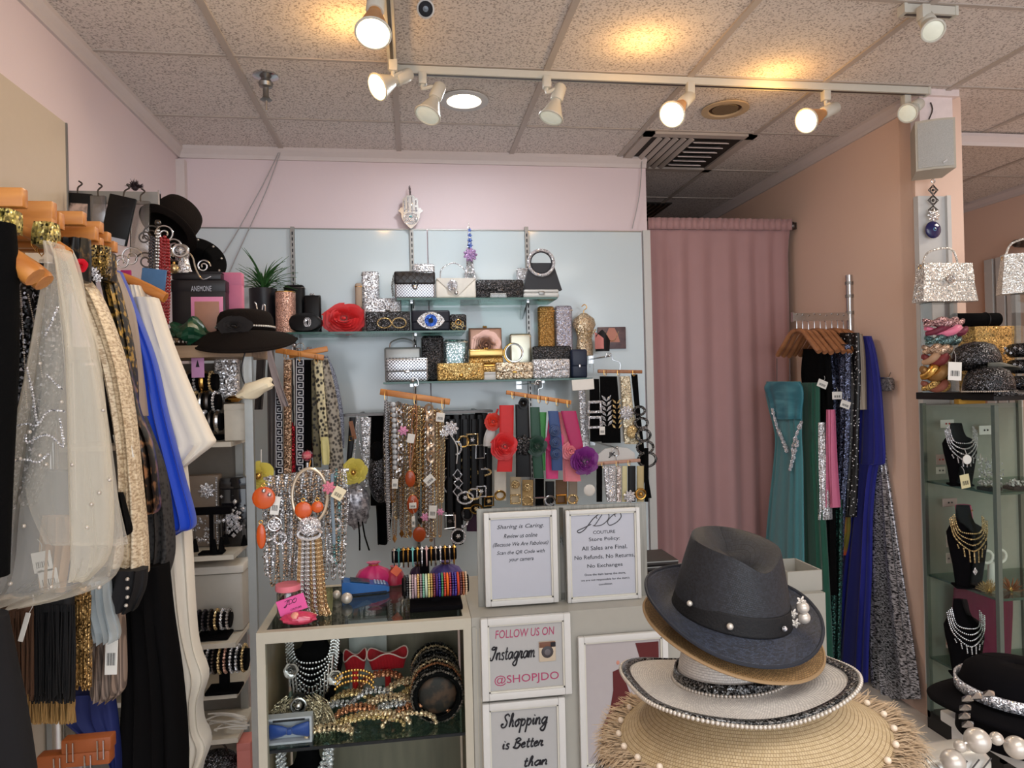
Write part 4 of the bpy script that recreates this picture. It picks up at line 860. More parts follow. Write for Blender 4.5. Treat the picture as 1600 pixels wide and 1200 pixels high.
# ---------- flower belts
YF = 3.3
hanger_bar('wooden clip hanger carrying the flower belts', (791, 613), (892, 629), YF+.02, hook=(842, 596), th=.02, clips=(.1, .3, .5, .62, .78, .95))
FG = 'flower belts on the wooden hanger'
def satin(nm, c): return mat(nm, c, .4, sheen=.3, bump=.15, bs=160)
t = strap('white lace scarf hanging behind the red rose belt', [(655, 768, 776), (680, 757, 775), (697, 755, 772)], YF+.07, mat('white_lace', (222, 222, 220), .7), 'scarf', 'scarf', .03, 3, .006)
p = at(770, 659, Y=YF+.04); t = T('fabric_flower', 'orange-red fabric flower peeking out above the white scarf', 'flower', p); rose(pm(13, YF), 4, .5, 12, 5).build('petals', mat('orange_red_satin', (216, 52, 32), .45, sheen=.3), t); MB().tube([(0, .01, 0), (.03, .03, .06)], .005, 6).build('stem_band', REDS, t)
t = strap('bright red satin belt with a large red rose', [(633, 780, 803), (690, 780, 802), (737, 776, 800)], YF, REDS, group=FG); on(t, rose(pm(20, YF), 6, .55, 5, 6), 787, 697, YF-.02, 'rose', mat('rose_red_satin', (212, 30, 34), .4, sheen=.4))
t = strap('black satin belt with a beaded black flower, beside the red one', [(632, 805, 826), (690, 806, 828), (745, 806, 830)], YF+.01, BLKSAT, group=FG); on(t, starflower(pm(17, YF), 9), 818, 696, YF-.02, 'flower', GBLK); on(t, rose(pm(8, YF), 3, .5, 3, 5), 818, 630, YF-.02, 'bow', BLKSAT)
t = strap('dark green satin belt with a ruffled green flower', [(636, 828, 843), (690, 830, 846), (747, 834, 850)], YF+.01, satin('bottle_green', (28, 74, 54)), group=FG); on(t, rose(pm(15, YF), 5, .5, 8, 6), 839, 697, YF-.02, 'flower', satin('deep_green', (24, 60, 46)))
t = strap('bright green satin belt between the dark green and blue belts', [(644, 842, 854), (690, 841, 852), (735, 842, 852)], YF+.02, satin('bright_green', (52, 138, 58)), group=FG)
t = strap('hot pink satin belt showing below the blue belt', [(644, 858, 872), (700, 853, 873), (748, 853, 872)], YF+.025, satin('hot_pink', (222, 62, 130)), group=FG); on(t, rose(pm(15, YF), 4, .5, 2, 5), 866, 690, YF+.005, 'flower', satin('hot_pink', (222, 62, 130)))
t = strap('blue satin belt with three spiral rosettes in a row', [(642, 856, 872), (690, 860, 878), (735, 862, 879)], YF-.02, satin('royal_blue_satin', (46, 74, 130)), group=FG)
for k in range(3):
    sp = [(pm(8.5, YF)*(1-a/26)*cos(a), -.004-.0012*a, pm(8.5, YF)*(1-a/26)*sin(a)) for a in [i*.5 for i in range(46)]]; on(t, MB().tube(sp, .006, 6), 866+k, 673+k*18, YF-.034, 'rosette', satin('rosette_blue', (38, 64, 112)))
t = strap('coral pink gauzy belt with a soft flower, behind the magenta belt', [(644, 872, 884), (700, 878, 898), (752, 880, 908)], YF+.03, satin('coral_pink', (238, 140, 152)), group=FG, folds=3, amp=.008); on(t, rose(pm(14, YF), 4, .5, 4, 6), 891, 704, YF+.0, 'flower', satin('coral_pink', (238, 140, 152)))
t = strap('magenta satin belt slanting to a big purple flower', [(642, 876, 900), (680, 886, 908), (712, 896, 914)], YF-.01, MAGE, group=FG); on(t, rose(pm(21, YF), 7, .6, 6, 7), 913, 720, YF-.03, 'flower', satin('purple_satin', (120, 30, 124)))
# ---------- jewelled belts beside the curtain
YD = 3.55
hanger_bar('brown wooden hanger of jewelled belts beside the curtain', (934, 580), (1003, 581), YD, WOODD, hook=(952, 553), th=.018, clips=(.15, .45, .8))
t = strap('black belt with two square crystal buckles', [(592, 921, 936), (690, 922, 940)], YD-.02, BLACK)
for y in (636, 660): buckle_ring(t, 929, y, YD-.045, 20, 16, RHIN, .010, True)
t = strap('wide black belt covered by crystal leaf sprays', [(588, 937, 964), (640, 938, 968), (692, 940, 970)], YD, BLACK)
lv = MB(); lg = MB()
for k in range(6):
    for s in (-1, 1):
        M = Matrix.Translation((s*.018*(1-.06*k), -.012, -.06+.026*k)) @ Matrix.Rotation(s*.7, 4, 'Y'); q = len(lv.v); lv.gem((0, 0, 0), .022, (.36, .3, 1)); lv.xf(M, q)
        q = len(lg.v); lg.gem((0, 0, 0), .016, (.4, .3, 1)); lg.xf(M, q)
on(t, lv, 947, 643, YD-.012, 'leaf_spray', RHIN); on(t, lg, 963, 648, YD-.012, 'gold_leaf_spray', RHING)
t = strap('cream beaded belt with a jewelled centre, third on the brown hanger', [(588, 969, 984), (640, 972, 990), (694, 976, 1003)], YD-.01, glit('cream_beads', (232, 222, 196), (150, 136, 106), 110)); on(t, starflower(.04, 10), 979, 645, YD-.035, 'centre_jewel', RHIN); on(t, MB().ball((0, 0, 0), .03, (1, .4, 1.2)), 988, 675, YD-.03, 'gold_jewel', RHING)
t = strap('black braided loop belt hanging nearest the curtain', [(585, 986, 996), (640, 992, 1000), (720, 1000, 1009), (778, 1012, 1018)], YD, BLACK)
for k in range(5): on(t, MB().torus((0, 0, 0), pm(9+1.5*k, YD), .007, 'Y', 24, 6, 1, .75), 999+3*k, 642+19*k, YD-.03-.004*k, 'braid_loop', glit('black_braid', (170, 170, 170), (14, 14, 14), 140, thr=.75))
hang_tag('price tag below the square crystal buckles', 941, 673, 9, 13, YD-.06)
t = strap('pale grey satin strip between the black belts of the brown hanger', [(588, 962, 970), (640, 965, 973), (690, 967, 976)], YD+.01, mat('pale_grey_satin', (170, 172, 170), .5))
t = strap('silver sequin strap hanging just right of the magenta belt', [(600, 903, 913), (650, 906, 918), (700, 909, 921)], YD+.03, GSILV)
# white card and plate hanger
t = T('white_card', 'blank white card leaning beside the brown wooden hanger', 'card', at(911, 601, Y=3.5)); MB().rbox((0, 0, 0), (pm(36, 3.5), .003, pm(17, 3.5)), .001, 1, M=Matrix.Rotation(-.05, 4, 'Y')).build('sheet', TAG, t); MB().box((0, .004, 0), (pm(6, 3.5), .004, pm(10, 3.5))).build('clip', CHROME, t)
c = at(963, 709, Y=3.45); t = T('hanger_plate', 'white hanger top with the black letters JK', 'hanger', c); w, h = pm(62, 3.45), pm(22, 3.45)
MB().prism([(-w/2, -h/2), (w/2, -h/2), (w/2*.98, 0), (w*.3, h*.4), (0, h*.5), (-w*.3, h*.4), (-w/2*.98, 0)], -.006, .006).build('body', WHITE, t)
lettering('JK', -w*.12, -.004, w*.2, h*.42, INK, t, -.007, .0, .03)
hanger_bar('pinkish wooden clip hanger of straps above the sign panel', (926, 725), (1000, 719), 3.43, mat('pink_wood', (186, 146, 128), .5), hook=(962, 702), th=.016, clips=(.2, .5, .75))
for i, (x0, x1, m, lab) in enumerate([(932, 941, BLACK, 'black strap with a pale round patch above the sign panel'), (942, 950, GSILV, 'slanting silver sequin strap above the sign panel'), (951, 962, RHIN, 'crystal mesh strap above the store policy sign'), (963, 971, glit('ivory_sequin', (230, 220, 214), (150, 130, 126), 110), 'ivory sequin strap above the store policy sign'), (972, 980, mat('pale_yellow_satin', (214, 206, 160), .5), 'pale yellow strap left of the low black strap'), (981, 993, BLKSAT, 'low black strap with a silver jewel flower'), (995, 1006, mat('gold_satin', (190, 174, 130), .45), 'gold-beige strap with a round medallion beside the curtain'), (1007, 1013, BLACK, 'thin black strap hanging right beside the curtain')]):
    s = 6 if i == 1 else 0; t = strap(lab, [(728 if i < 7 else 700, x0, x1), (784, x0+s, x1+s)], 3.42-.006*(i % 3), m)
    if i == 0: on(t, MB().ball((0, 0, 0), .03, (1, .2, 1)), 921, 766, 3.40, 'round_patch', TAG)
    if i == 5: on(t, starflower(.034, 9), 984, 776, 3.39, 'jewel_flower', RHIN)
    if i == 6: on(t, MB().torus((0, 0, 0), .025, .006).ball((0, 0, 0), .012), 1001, 772, 3.39, 'medallion', GOLD)
# the lower row of buckled straps just above the sign panel
for i, (x0, x1, y0, y1, m, lab, bm_) in enumerate([(772, 791, 735, 782, mat('cream_strap', (214, 208, 196), .5), 'cream satin strap below the red rose', GOLD), (797, 814, 745, 788, mat('champagne_strap', (196, 180, 150), .4), 'champagne strap with a gold bow clasp', RHING), (816, 833, 750, 790, mat('gold_cloth', (176, 146, 96), .5), 'gold cloth strap with a jewelled ball clasp', RHING), (836, 850, 748, 792, BLACK, 'black strap with a silver square buckle below the green belt', SILV), (852, 866, 752, 790, BLKSAT, 'black strap with a silver oval buckle below the pink belt', SILV), (868, 886, 750, 788, mat('brown_beads', (110, 82, 56), .5), 'brown beaded strap with a gold buckle below the coral belt', GOLD), (888, 902, 742, 788, mat('grey_beige', (150, 136, 120), .5), 'grey-beige strap with a gold clasp left of the pale round patch', RHING)]):
    t = strap(lab, [(y0, x0, x1), (y1, x0, x1)], 3.48, m, seed=i); Yb = 3.46
    buckle_ring(t, (x0+x1)/2, y1-8, Yb, 15, 13, bm_, .006, i % 2 == 1)
    if i in (1, 2): on(t, MB().ball((0, 0, 0), .022, (1, .5, 1)), (x0+x1)/2, y0+12, Yb-.01, 'jewel_ball', bm_)
# ---------- straps and small bags hung on the panel behind the counter stand
YS = 3.52
t = strap('black strap with brown buckle hanging under the mirrored wall panel', [(652, 546, 556), (700, 543, 552), (735, 540, 546)], YS, BLKSAT); on(t, MB().box((0, 0, 0), (.02, .006, .09), M=Matrix.Rotation(-.2, 4, 'Y')), 551, 672, YS-.015, 'brown_tab', mat('brown_leather', (140, 90, 60), .5)); buckle_ring(t, 549, 685, YS-.02, 6, 6, GOLD, .002, True)
strand('silver bead strap hanging in a narrow V above the right yellow flower', [(553, 718), (556, 685), (558, 650), (561, 685), (566, 718)], YS, RHIN, .004)
strap('silver glitter band hanging beside the bead strap', [(652, 563, 580), (720, 567, 578), (760, 568, 577)], YS+.02, GSILV)
for k, (x, y, lab) in enumerate([(553, 737, 'yellow organza flower above the puffy silver bag'), (407, 742, 'yellow organza flower beside the steel post')]):
    Y = 3.44 if k == 0 else 2.6
    t = T('organza_flower', lab, 'flower', at(x, y, Y=Y)); rose(pm(19, Y), 5, .5, 14+k, 6).build('petals', mat('yellow_organza', (224, 208, 96), .6, sheen=.3), t); MB().ball((0, -.04, 0), .012).build('centre', GOLD, t); MB().tube([(0, .01, 0), (.0, .02, .09)], .003, 5).build('loop', WHITE, t)
t = T('puffy_bag', 'puffy silver-grey quilted drawstring bag under the yellow flower', 'bag', at(556, 790, Y=3.44))
s0 = MB(); s0.ball((0, 0, 0), 1, (pm(22, 3.44), .05, pm(34, 3.44)), 26, 18)
for v in s0.v: f = 1+.10*sin(v.x*120+v.z*90)*sin(v.x*-100+v.z*110); v.x *= f; v.z *= f; v.y *= f
s0.build('body', patt('crinkled_silver', (84, 84, 92), (196, 196, 204), 'noise', 60, .35, .65, .3, .5), t)
for k, (x, y) in enumerate([(562, 860), (577, 860)]): MB().tube([at(560+6*k, 815, Y=3.40)-at(556, 790, Y=3.44), at(562+8*k, 838, Y=3.40)-at(556, 790, Y=3.44), at(x, y, Y=3.40)-at(556, 790, Y=3.44)], .004, 6).build('drawstring', BLACK, t)
t = T('sequin_pouch', 'black sequin pouch hanging behind the puffy silver bag', 'bag', at(594, 745, Y=3.46)); MB().ball((0, 0, 0), 1, (pm(18, 3.46), .05, pm(40, 3.46)), 22, 14).build('body', GBLK, t); MB().ball((0, -.01, .0), 1, (pm(11, 3.46), .04, pm(17, 3.46)), 16, 10).xf(Matrix.Translation((-.01, 0, pm(38, 3.46)))).build('bow', BLACK, t); MB().tube(curve([(.0, 0, .1), (.03, 0, .2), (.02, .02, .3)], 10), .003, 5).build('strap', BLACK, t)
strap('wide black shawl hanging behind the black sequin pouch', [(648, 575, 600), (700, 580, 606), (800, 588, 612), (850, 590, 605)], YK+.08, BLACK, 'shawl', 'shawl', .05, 4, .01, seed=44)
# ================================================================ counter, signs and hats
GL = {'a': (1, [[(.8, .85), (.45, 1), (.1, .5), (.35, 0), (.7, .35), (.82, 1), (.8, .2), (1, .1)]]), 'n': (.9, [[(0, .2), (.15, 1), (.15, 0)], [(.15, .5), (.45, 1), (.65, .8), (.65, .1), (.85, .15)]]),
 's': (.65, [[(.55, .9), (.3, 1), (.15, .75), (.5, .35), (.4, 0), (.05, .1)]]), 't': (.6, [[(.3, 1.7), (.25, .3), (.4, 0), (.6, .15)], [(.05, 1.05), (.55, 1.1)]]),
 'g': (1, [[(.8, .85), (.45, 1), (.1, .5), (.35, .05), (.75, .5), (.82, 1), (.75, -.6), (.45, -1), (.1, -.7), (.5, -.2), (1, .2)]]), 'r': (.75, [[(0, .1), (.2, 1.05), (.3, .9), (.55, .95), (.45, .3), (.6, 0), (.8, .2)]]),
 'm': (1.2, [[(0, .2), (.15, 1), (.15, 0)], [(.15, .5), (.4, 1), (.55, .8), (.55, 0)], [(.55, .5), (.8, 1), (1, .8), (1, .1), (1.2, .2)]]), 'I': (1.1, [[(.9, 1.7), (.5, 1.9), (.15, 1.6), (.6, 1.5), (1, 1.8), (.7, .6), (.45, 0), (.05, .1), (.05, .4)]]),
 'S': (1.1, [[(1, 1.6), (.75, 1.95), (.35, 1.7), (.5, 1.2), (.8, .7), (.6, .05), (.15, 0), (0, .4), (.3, .5)]]), 'h': (.85, [[(.15, .1), (.4, 1.2), (.45, 1.9), (.25, 1.8), (.15, 0)], [(.15, .5), (.45, 1), (.6, .7), (.6, .1), (.8, .15)]]),
 'o': (.85, [[(.45, 1), (.1, .6), (.3, 0), (.65, .4), (.5, 1), (.9, .9)]]), 'p': (.9, [[(.1, .6), (.2, 1.05), (.12, -1)], [(.18, .6), (.5, 1), (.75, .55), (.5, .05), (.18, .2)]]), 'i': (.5, [[(.1, .5), (.2, 1), (.2, .15), (.45, .15)], [(.25, 1.4), (.3, 1.47)]]),
 'B': (1.1, [[(.3, 1.8), (.15, 0)], [(.1, 1.6), (.5, 1.95), (.9, 1.6), (.45, 1.05), (.95, .7), (.7, 0), (.2, .05), (-.05, .3)]]), 'e': (.75, [[(.1, .5), (.6, .7), (.45, 1), (.1, .6), (.3, 0), (.75, .25)]]), ' ': (.6, []),
 'J': (1.15, [[(.2, 1.7), (.7, 1.9), (1.3, 1.95), (.9, 1), (.6, -.4), (.2, -.9), (-.1, -.6), (.4, -.2), (1, .3)]]), 'D': (1.35, [[(.5, 1.7), (.3, .2), (.1, .1), (.5, 0), (1.1, .2), (1.4, 1), (1.1, 1.8), (.4, 1.9), (0, 1.5), (.2, 1.1)]]),
 'O': (1.3, [[(1, 1.9), (.4, 1.6), (.1, .7), (.5, 0), (1.1, .4), (1.3, 1.2), (.9, 1.85), (.5, 1.6), (.7, 1.3)]])}
def script(txt, cx, cz, w, xh, m, parent, y=-.002, r=.0009, sl=.15):
    """cursive lettering drawn as fine strokes; xh = x-height in metres"""
    tot = sum(GL[c][0] for c in txt); k = w/tot; x = -tot/2; mb = MB()
    for c in txt:
        adv, st = GL[c]
        for s in st: mb.tube([V((cx+(x+px+sl*pz)*k, y, cz+pz*xh)) for px, pz in [cr(s, i/(6*len(s))) for i in range(6*len(s)+1)]], r, 4)
        x += adv
    return mb.build('lettering', m, parent)
def picframe(label, px0, py0, px1, py1, Y, tilt=0., fw=.016, name='framed_sign', cat='framed sign', group=None, paper=PAPER):
    cx, zb, w, h = fr(px0, px1, py0, py1, Y); t = T(name, label, cat, (cx, Y, zb+h/2), group, (tilt, 0, 0)); mb = MB()
    for s in (-1, 1): mb.rbox((s*(w-fw)/2, 0, 0), (fw, .014, h), .002); mb.rbox((0, 0, s*(h-fw)/2), (w-2*fw, .014, fw), .002)
    fo = mb.build('frame', WHITE, t)
    st = MB(); g = .004
    for s in (-1, 1): st.box((s*(w/2-fw-g/2), .001, 0), (g, .008, h-2*fw)); st.box((0, .001, s*(h/2-fw-g/2)), (w-2*fw, .008, g))
    st.build('inner_lip', WMET, fo); pp = MB().box((0, .004, 0), (w-2*fw, .003, h-2*fw)).build('paper', paper, t); MB().box((0, .0065, 0), (w-.004, .002, h-.004)).build('backing', GUN, t)
    return pp, w, h
CTOP, CY = .965, 1.9
LW = mat('counter_white', (160, 158, 150), .4, var=.03)
xa, xb, xc = at(400, 990, Y=CY).x, at(736, 962, Y=CY).x, at(1290, 925, Y=CY).x; CD = .42
t = T('display_counter', 'glass-topped display counter with cream edging, left half of the counter', 'counter', ((xa+xb)/2, CY+CD/2, 0)); w = xb-xa
f = MB(); 
f.box((0, -CD/2+.011, CTOP-.015), (w, .022, .03)); f.box((0, CD/2-.011, CTOP-.015), (w, .022, .03))
for s in (-1, 1): f.box((s*(w/2-.011), 0, CTOP-.015), (.022, CD-.044, .03))
f.build('top_frame', CREAM, t); f = MB()
for s in (-1, 1): MB().box((s*(w/2-.011), -CD/2+.011, (CTOP-.03)/2), (.022, .022, CTOP-.03)).build('post', CREAM, t); MB().box((s*(w/2-.004), .01, (CTOP-.03)/2), (.008, CD-.05, CTOP-.03)).build('side_panel', patt('pale_wood_laminate', (128, 112, 90), (150, 132, 108), 'noise', 12, .3, .7, .4, stretch=(3, 3, .4)), t)
MB().box((0, -.0, CTOP-.004), (w-.044, CD-.044, .006)).build('glass_top', glass('counter_glass', (214, 222, 216), .10), t)
MB().box((0, -CD/2+.004, .5), (w-.046, .005, .87)).build('front_glass', glass('case_front_glass', (250, 252, 250), .0, .02, .2, .1), t)
ZS = .642; MB().box((0, .0, ZS-.004), (w-.024, CD-.05, .007)).build('glass_shelf', SHG, t); MB().box((0, -CD/2+.024, ZS-.004), (w-.026, .003, .008)).build('shelf_edge', INK, t)
MB().box((0, CD/2-.01, .5), (w-.03, .012, .9)).build('back_panel', patt('case_back_laminate', (120, 110, 96), (140, 130, 114), 'noise', 10, .3, .7, .4, stretch=(3, 3, .4)), t); MB().box((0, 0, .04), (w-.02, CD-.02, .06)).build('plinth', CREAM, t)
MB().box((0, 0, .315), (w-.024, CD-.05, .007)).build('lower_shelf', SHG, t)
t = T('white_counter', 'white panelled counter carrying the framed signs, right half of the counter', 'counter', ((xb+xc)/2, CY+.21, 0)); w = xc-xb-.002
MB().box((0, -.2, CTOP/2-.01), (w, .02, CTOP-.02)).build('front_panel', LW, t); MB().box((0, 0, CTOP-.01), (w, .42, .02)).build('top', LW, t)
for s in (-1, 1): MB().box((s*(w/2-.01), .01, CTOP/2-.01), (.02, .4, CTOP-.02)).build('side_panel', LW, t)
g = MB(); 
for x in (.012, .022): g.box((-w/2+x, -.2105, .47), (.003, .002, .93))
g.build('groove', mat('groove_shadow', (176, 170, 156), .6), t); MB().box((-w/2+.006, -.2115, .47), (.01, .004, .94)).build('corner_bead', LW, t)
# box at the counter end beside the hats
a = at(1240, 905, Z=CTOP+.03); b = at(1290, 925, Y=CY+.01)
t = T('white_box', 'white open box at the counter end behind the black hat', 'box', (1.15, 2.0, CTOP)); MB().box((0, -.07, .03), (.11, .006, .06)).box((0, .07, .03), (.11, .006, .06)).box((.053, 0, .03), (.006, .14, .06)).box((-.053, 0, .03), (.006, .14, .06)).build('sides', LW, t); MB().box((0, 0, .003), (.1, .134, .004)).build('bottom', LW, t)
for k in range(4):
    x = at(1028, 890, Y=2.2).x; t = T('dark_tray', f'flat dark jewellery tray behind the fedora brim, {ORD[k]} from the bottom of its stack', 'tray', (x-.004*k, 2.2, CTOP+.0165*k), 'dark trays stacked on the counter'); MB().rbox((0, 0, .008), (.11, .15, .014), .003).build('tray', mat('tray_dark', (44, 40, 40), .5), t); MB().box((0, -.0755, .012), (.108, .002, .003)).build('rim', STEEL, t)
# ---- the upright two-frame sign panel
t = T('sign_panel', 'brushed grey panel standing on the counter behind two framed notices', 'panel', (.425, 1.995, CTOP)); a = [at(745, 796, Y=1.985), at(1010, 786, Y=1.985), at(1013, 938, Y=1.985), at(748, 958, Y=1.985)]
l = ROOTLOC[t.name]; zb0 = CTOP+.001
MB().prism([(a[3].x-l.x, 0), (a[2].x-l.x, 0), (a[1].x-l.x, a[1].z-CTOP), (a[0].x-l.x, a[0].z-CTOP)], -.006, .0).build('sheet', patt('brushed_panel', (126, 124, 118), (150, 148, 140), 'noise', 30, .3, .7, .35, .5, stretch=(6, 1, .3)), t, 20)
sm = (a[0].x+a[1].x)/2-l.x-.006; MB().box((sm, -.008, .14), (.012, .004, .27)).build('centre_seam', ACR, t); MB().box((0, .04, .004), (.4, .09, .008)).build('foot', ACR, t)
q, w, h = picframe('framed white notice about sharing a review, left of the pair on the panel', 757, 799, 871, 944, 1.97, 0, .015, paper=PAPER)
for s, z, ww, hh, sh in (('Sharing is Caring.', .37, .64, .055, .3), ('Review us online', .26, .46, .045, .3), ('(Because We Are Fabulous)', .15, .76, .055, .3), ('Scan the QR Code with', .05, .66, .045, .3), ('your camera', -.05, .34, .04, .3)): lettering(s, 0, z*h*.86+.004, ww*w, hh*h, INK, q, .0022, sh)
q, w, h = picframe('framed white store policy notice, the one nearer the curtain on the panel', 885, 795, 1000, 938, 1.97, 0, .011)
script('JDO', -.05*w, .315*h, .5*w, .072*h, mat('grey_ink', (66, 66, 70), .7), q, .0022, .0015, .35)
for s, z, ww, hh in (('COUTURE', .245, .3, .034), ('Store Policy:', .165, .42, .05), ('All Sales are Final.', .075, .62, .045), ('No Refunds, No Returns,', -.025, .82, .05), ('No Exchanges', -.125, .48, .05), ('Once the item leaves the store,', -.215, .56, .028), ('we are not responsible for the item\'s', -.275, .66, .028), ('condition', -.325, .18, .022)): lettering(s, .02*w, z*h, ww*w, hh*h, INK, q, .0022)
GRY = mat('sign_grey_paper', (170, 170, 170), .6, var=.02)
YP = CY-.012
q, w, h = picframe('white framed follow-us sign with a camera icon on the counter front', 752, 962, 892, 1089, YP, 0, .019, paper=GRY)
MAG = mat('magenta_ink', (164, 62, 100), .6)
lettering('FOLLOW US ON', -.01*w, .29*h, .66*w, .1*h, MAG, q, .002, .12); lettering('@SHOPJDO', .0*w, -.28*h, .72*w, .13*h, MAG, q, .002); script('Instagram', -.16*w, -.02*h, .5*w, .085*h, INK, q, .0015, .0022, .2)
MB().rbox((.235*w, .001, .04*h), (.19*w, .004, .25*h), .008).build('icon_body', mat('icon_cream', (190, 176, 156), .5), q); MB().rbox((.235*w, .0005, .125*h), (.185*w, .004, .075*h), .004).build('icon_top', mat('icon_brown', (110, 74, 58), .5), q)
MB().ball((.235*w, -.001, .035*h), .017, (1, .15, 1), 20, 8).build('icon_lens', mat('icon_lens', (60, 56, 60), .3), q); MB().ball((.235*w, -.0035, .035*h), .009, (1, .1, 1), 16, 6).build('icon_glint', mat('icon_glint', (96, 92, 96), .3), q)
MB().box((.30*w, -.0018, .125*h), (.014, .001, .012)).build('icon_finder', INK, q)
q, w, h = picframe('white framed shopping slogan sign in black script below the follow-us sign', 755, 1094, 884, 1245, YP, 0, .019, paper=GRY)
script('Shopping', -.0*w, .235*h, .56*w, .068*h, INK, q, .0015, .0026, .2); script('is Better', -.03*w, .01*h, .5*w, .052*h, INK, q, .0015, .0024, .2); script('than', .12*w, -.19*h, .3*w, .05*h, INK, q, .0015, .0024, .2)
q, w, h = picframe('white framed picture of a figure in a red gown, half behind the hats', 905, 990, 1045, 1200, YP, 0, .017, 'framed_picture', 'picture', paper=mat('picture_pale', (168, 162, 164), .5, var=.03))
REDG = mat('printed_red', (84, 22, 24), .6)
MB().prism([(-.12*w, .22*h), (-.04*w, .24*h), (.02*w, .14*h), (.06*w, .06*h), (.2*w, -.02*h), (.28*w, -.16*h), (.2*w, -.3*h), (-.24*w, -.3*h), (-.26*w, -.2*h), (-.16*w, -.06*h), (-.12*w, .08*h)], .001, .0024).build('printed_gown', REDG, q); MB().ball((-.06*w, .002, .285*h), .006, (.8, .2, 1)).build('printed_head', mat('printed_skin', (190, 130, 112), .5), q)
MB().prism([(.14*w, .42*h), (.4*w, .42*h), (.4*w, .1*h), (.3*w, .02*h)], .001, .0024).build('printed_backdrop', REDG, q)
# ---- things on the counter top
def bracelet(label, x, Y, z, R, m, tube=.004, kind='beads', sy=1., group=None, loc=None, name='bracelet'):
    t = T(name, label, 'bracelet', (x, Y, z), group); P = [(0, R*cos(a), R*sin(a)) for a in [2*pi*k/30 for k in range(31)]]
    (MB().beads(P, tube, tube*2.05, 6, 4) if kind == 'beads' else MB().torus((0, 0, 0), R, tube, 'X', 26, 6)).build('band', m, t); return t
def tbar(label, px0, px1, py, Y, r, zbase, base=(.13, .09), mm=VELV):
    a, b = at(px0, py, Y=Y), at(px1, py, Y=Y); c = (a+b)/2; t = T('bracelet_stand', label, 'stand', (c.x, Y, zbase)); L = b.x-a.x; z = c.z-zbase
    MB().rbox((0, 0, .008), (base[0], base[1], .016), .004).build('base', mm, t); MB().rbox((0, 0, z/2), (.03, .028, z), .004).build('post', mm, t)
    MB().tube([(-L/2, 0, z), (-L/2+.002, 0, z), (L/2-.002, 0, z), (L/2, 0, z)], [r*.9, r, r, r*.9], 24).build('roll', mm, t); return c, L
BC = [((24, 22, 24), 'black'), ((30, 26, 26), 'black'), ((200, 190, 180), 'pale'), ((176, 150, 156), 'dusty pink'), ((186, 160, 168), 'mauve'), ((204, 160, 90), 'gold'), ((150, 128, 132), 'grey-pink'), ((120, 176, 150), 'mint green'), ((196, 214, 190), 'pale green'), ((220, 208, 130), 'pale yellow'), ((190, 150, 80), 'amber'), ((120, 36, 44), 'dark red'), ((70, 40, 110), 'purple'), ((44, 44, 150), 'blue'), ((60, 130, 80), 'green'), ((210, 60, 40), 'bright red'), ((226, 110, 40), 'orange'), ((150, 30, 60), 'crimson'), ((54, 36, 120), 'deep violet'), ((60, 40, 150), 'violet'), ((200, 70, 50), 'coral red'), ((90, 30, 40), 'maroon'), ((170, 100, 60), 'brown'), ((206, 180, 150), 'beige')]
c, L = tbar('black velvet bracelet bar at the front of the counter, full of coloured bracelets', 628, 732, 914, 2.03, .026, CTOP, (.15, .11))
for i, (col, nm) in enumerate(BC):
    x = c.x-L/2+.008+i*(L-.016)/(len(BC)-1)
    if abs(x-c.x) < -1: continue
    m = mat('bead_'+nm.replace(' ', '_'), col, .25, coat=.4)
    bracelet(f'{nm} beaded bracelet, {ORD[i]} along the front counter bar from the card-reader end', x, 2.03, c.z, .031, m, .0034, 'beads' if i % 4 else 'band', group='bracelets on the front counter bar')
c, L = tbar('black velvet bracelet bar behind, holding slim gold and silver bracelets', 612, 713, 866, 2.24, .022, CTOP, (.12, .08))
B2 = [(SILV, 'silver'), (mat('bead_teal', (70, 130, 130), .3), 'teal bead'), (GOLD, 'gold'), (GOLD, 'thin gold'), (mat('bead_aqua', (120, 190, 190), .3), 'aqua bead'), (GOLD, 'gold charm'), (RHIN, 'crystal'), (mat('bead_blush', (220, 180, 180), .3), 'blush bead'), (GOLD, 'gold link'), (SILV, 'silver link'), (RHIN, 'crystal flower'), (GOLD, 'gold bangle'), (SILV, 'slim silver'), (GOLD, 'slim gold')]
for i, (m, nm) in enumerate(B2):
    x = c.x-L/2+.008+i*(L-.016)/(len(B2)-1); t = bracelet(f'{nm} bracelet, {ORD[i]} along the rear counter bar from the necklace side', x, 2.24, c.z-.006, .031, m, .0022, 'band', group='bracelets on the rear counter bar'); MB().gem((0, -.016, .027), .008, (.9, .7, 1)).build('charm', m, t)
p = at(572, 922, Z=CTOP); t = T('card_reader', 'blue handheld card reader lying on the glass counter', 'card reader', (p.x, 2.22, CTOP), rot=(0, 0, radians(8))); t.scale = (.86, .86, .66)
bd = MB().loft([[V((x, -.035, z0)), V((x, .035, z0)), V((x, .035, z1)), V((x, -.035, z1))] for x, z0, z1 in ((-.085, .004, .058), (-.08, 0, .066), (-.02, 0, .052), (.07, 0, .03), (.082, .004, .024))]).build('body', mat('reader_blue', (36, 92, 158), .35), t, 30)
M = Matrix.Rotation(.235, 4, 'Y'); MB().box((-.02, -.001, .0575), (.07, .05, .004), M=M).build('screen', mat('reader_screen', (52, 62, 76), .2), t)
k = MB()
for i in range(4):
    for j in range(3): k.box((.034+i*.011, -.018+j*.018, .0435-i*.0026), (.007, .012, .004), M=M)
k.build('keys', mat('reader_keys', (150, 170, 196), .4), bd)
MB().rbox((-.0, 0, .004), (.15, .072, .01), .004).build('bottom_shell', INK, t)
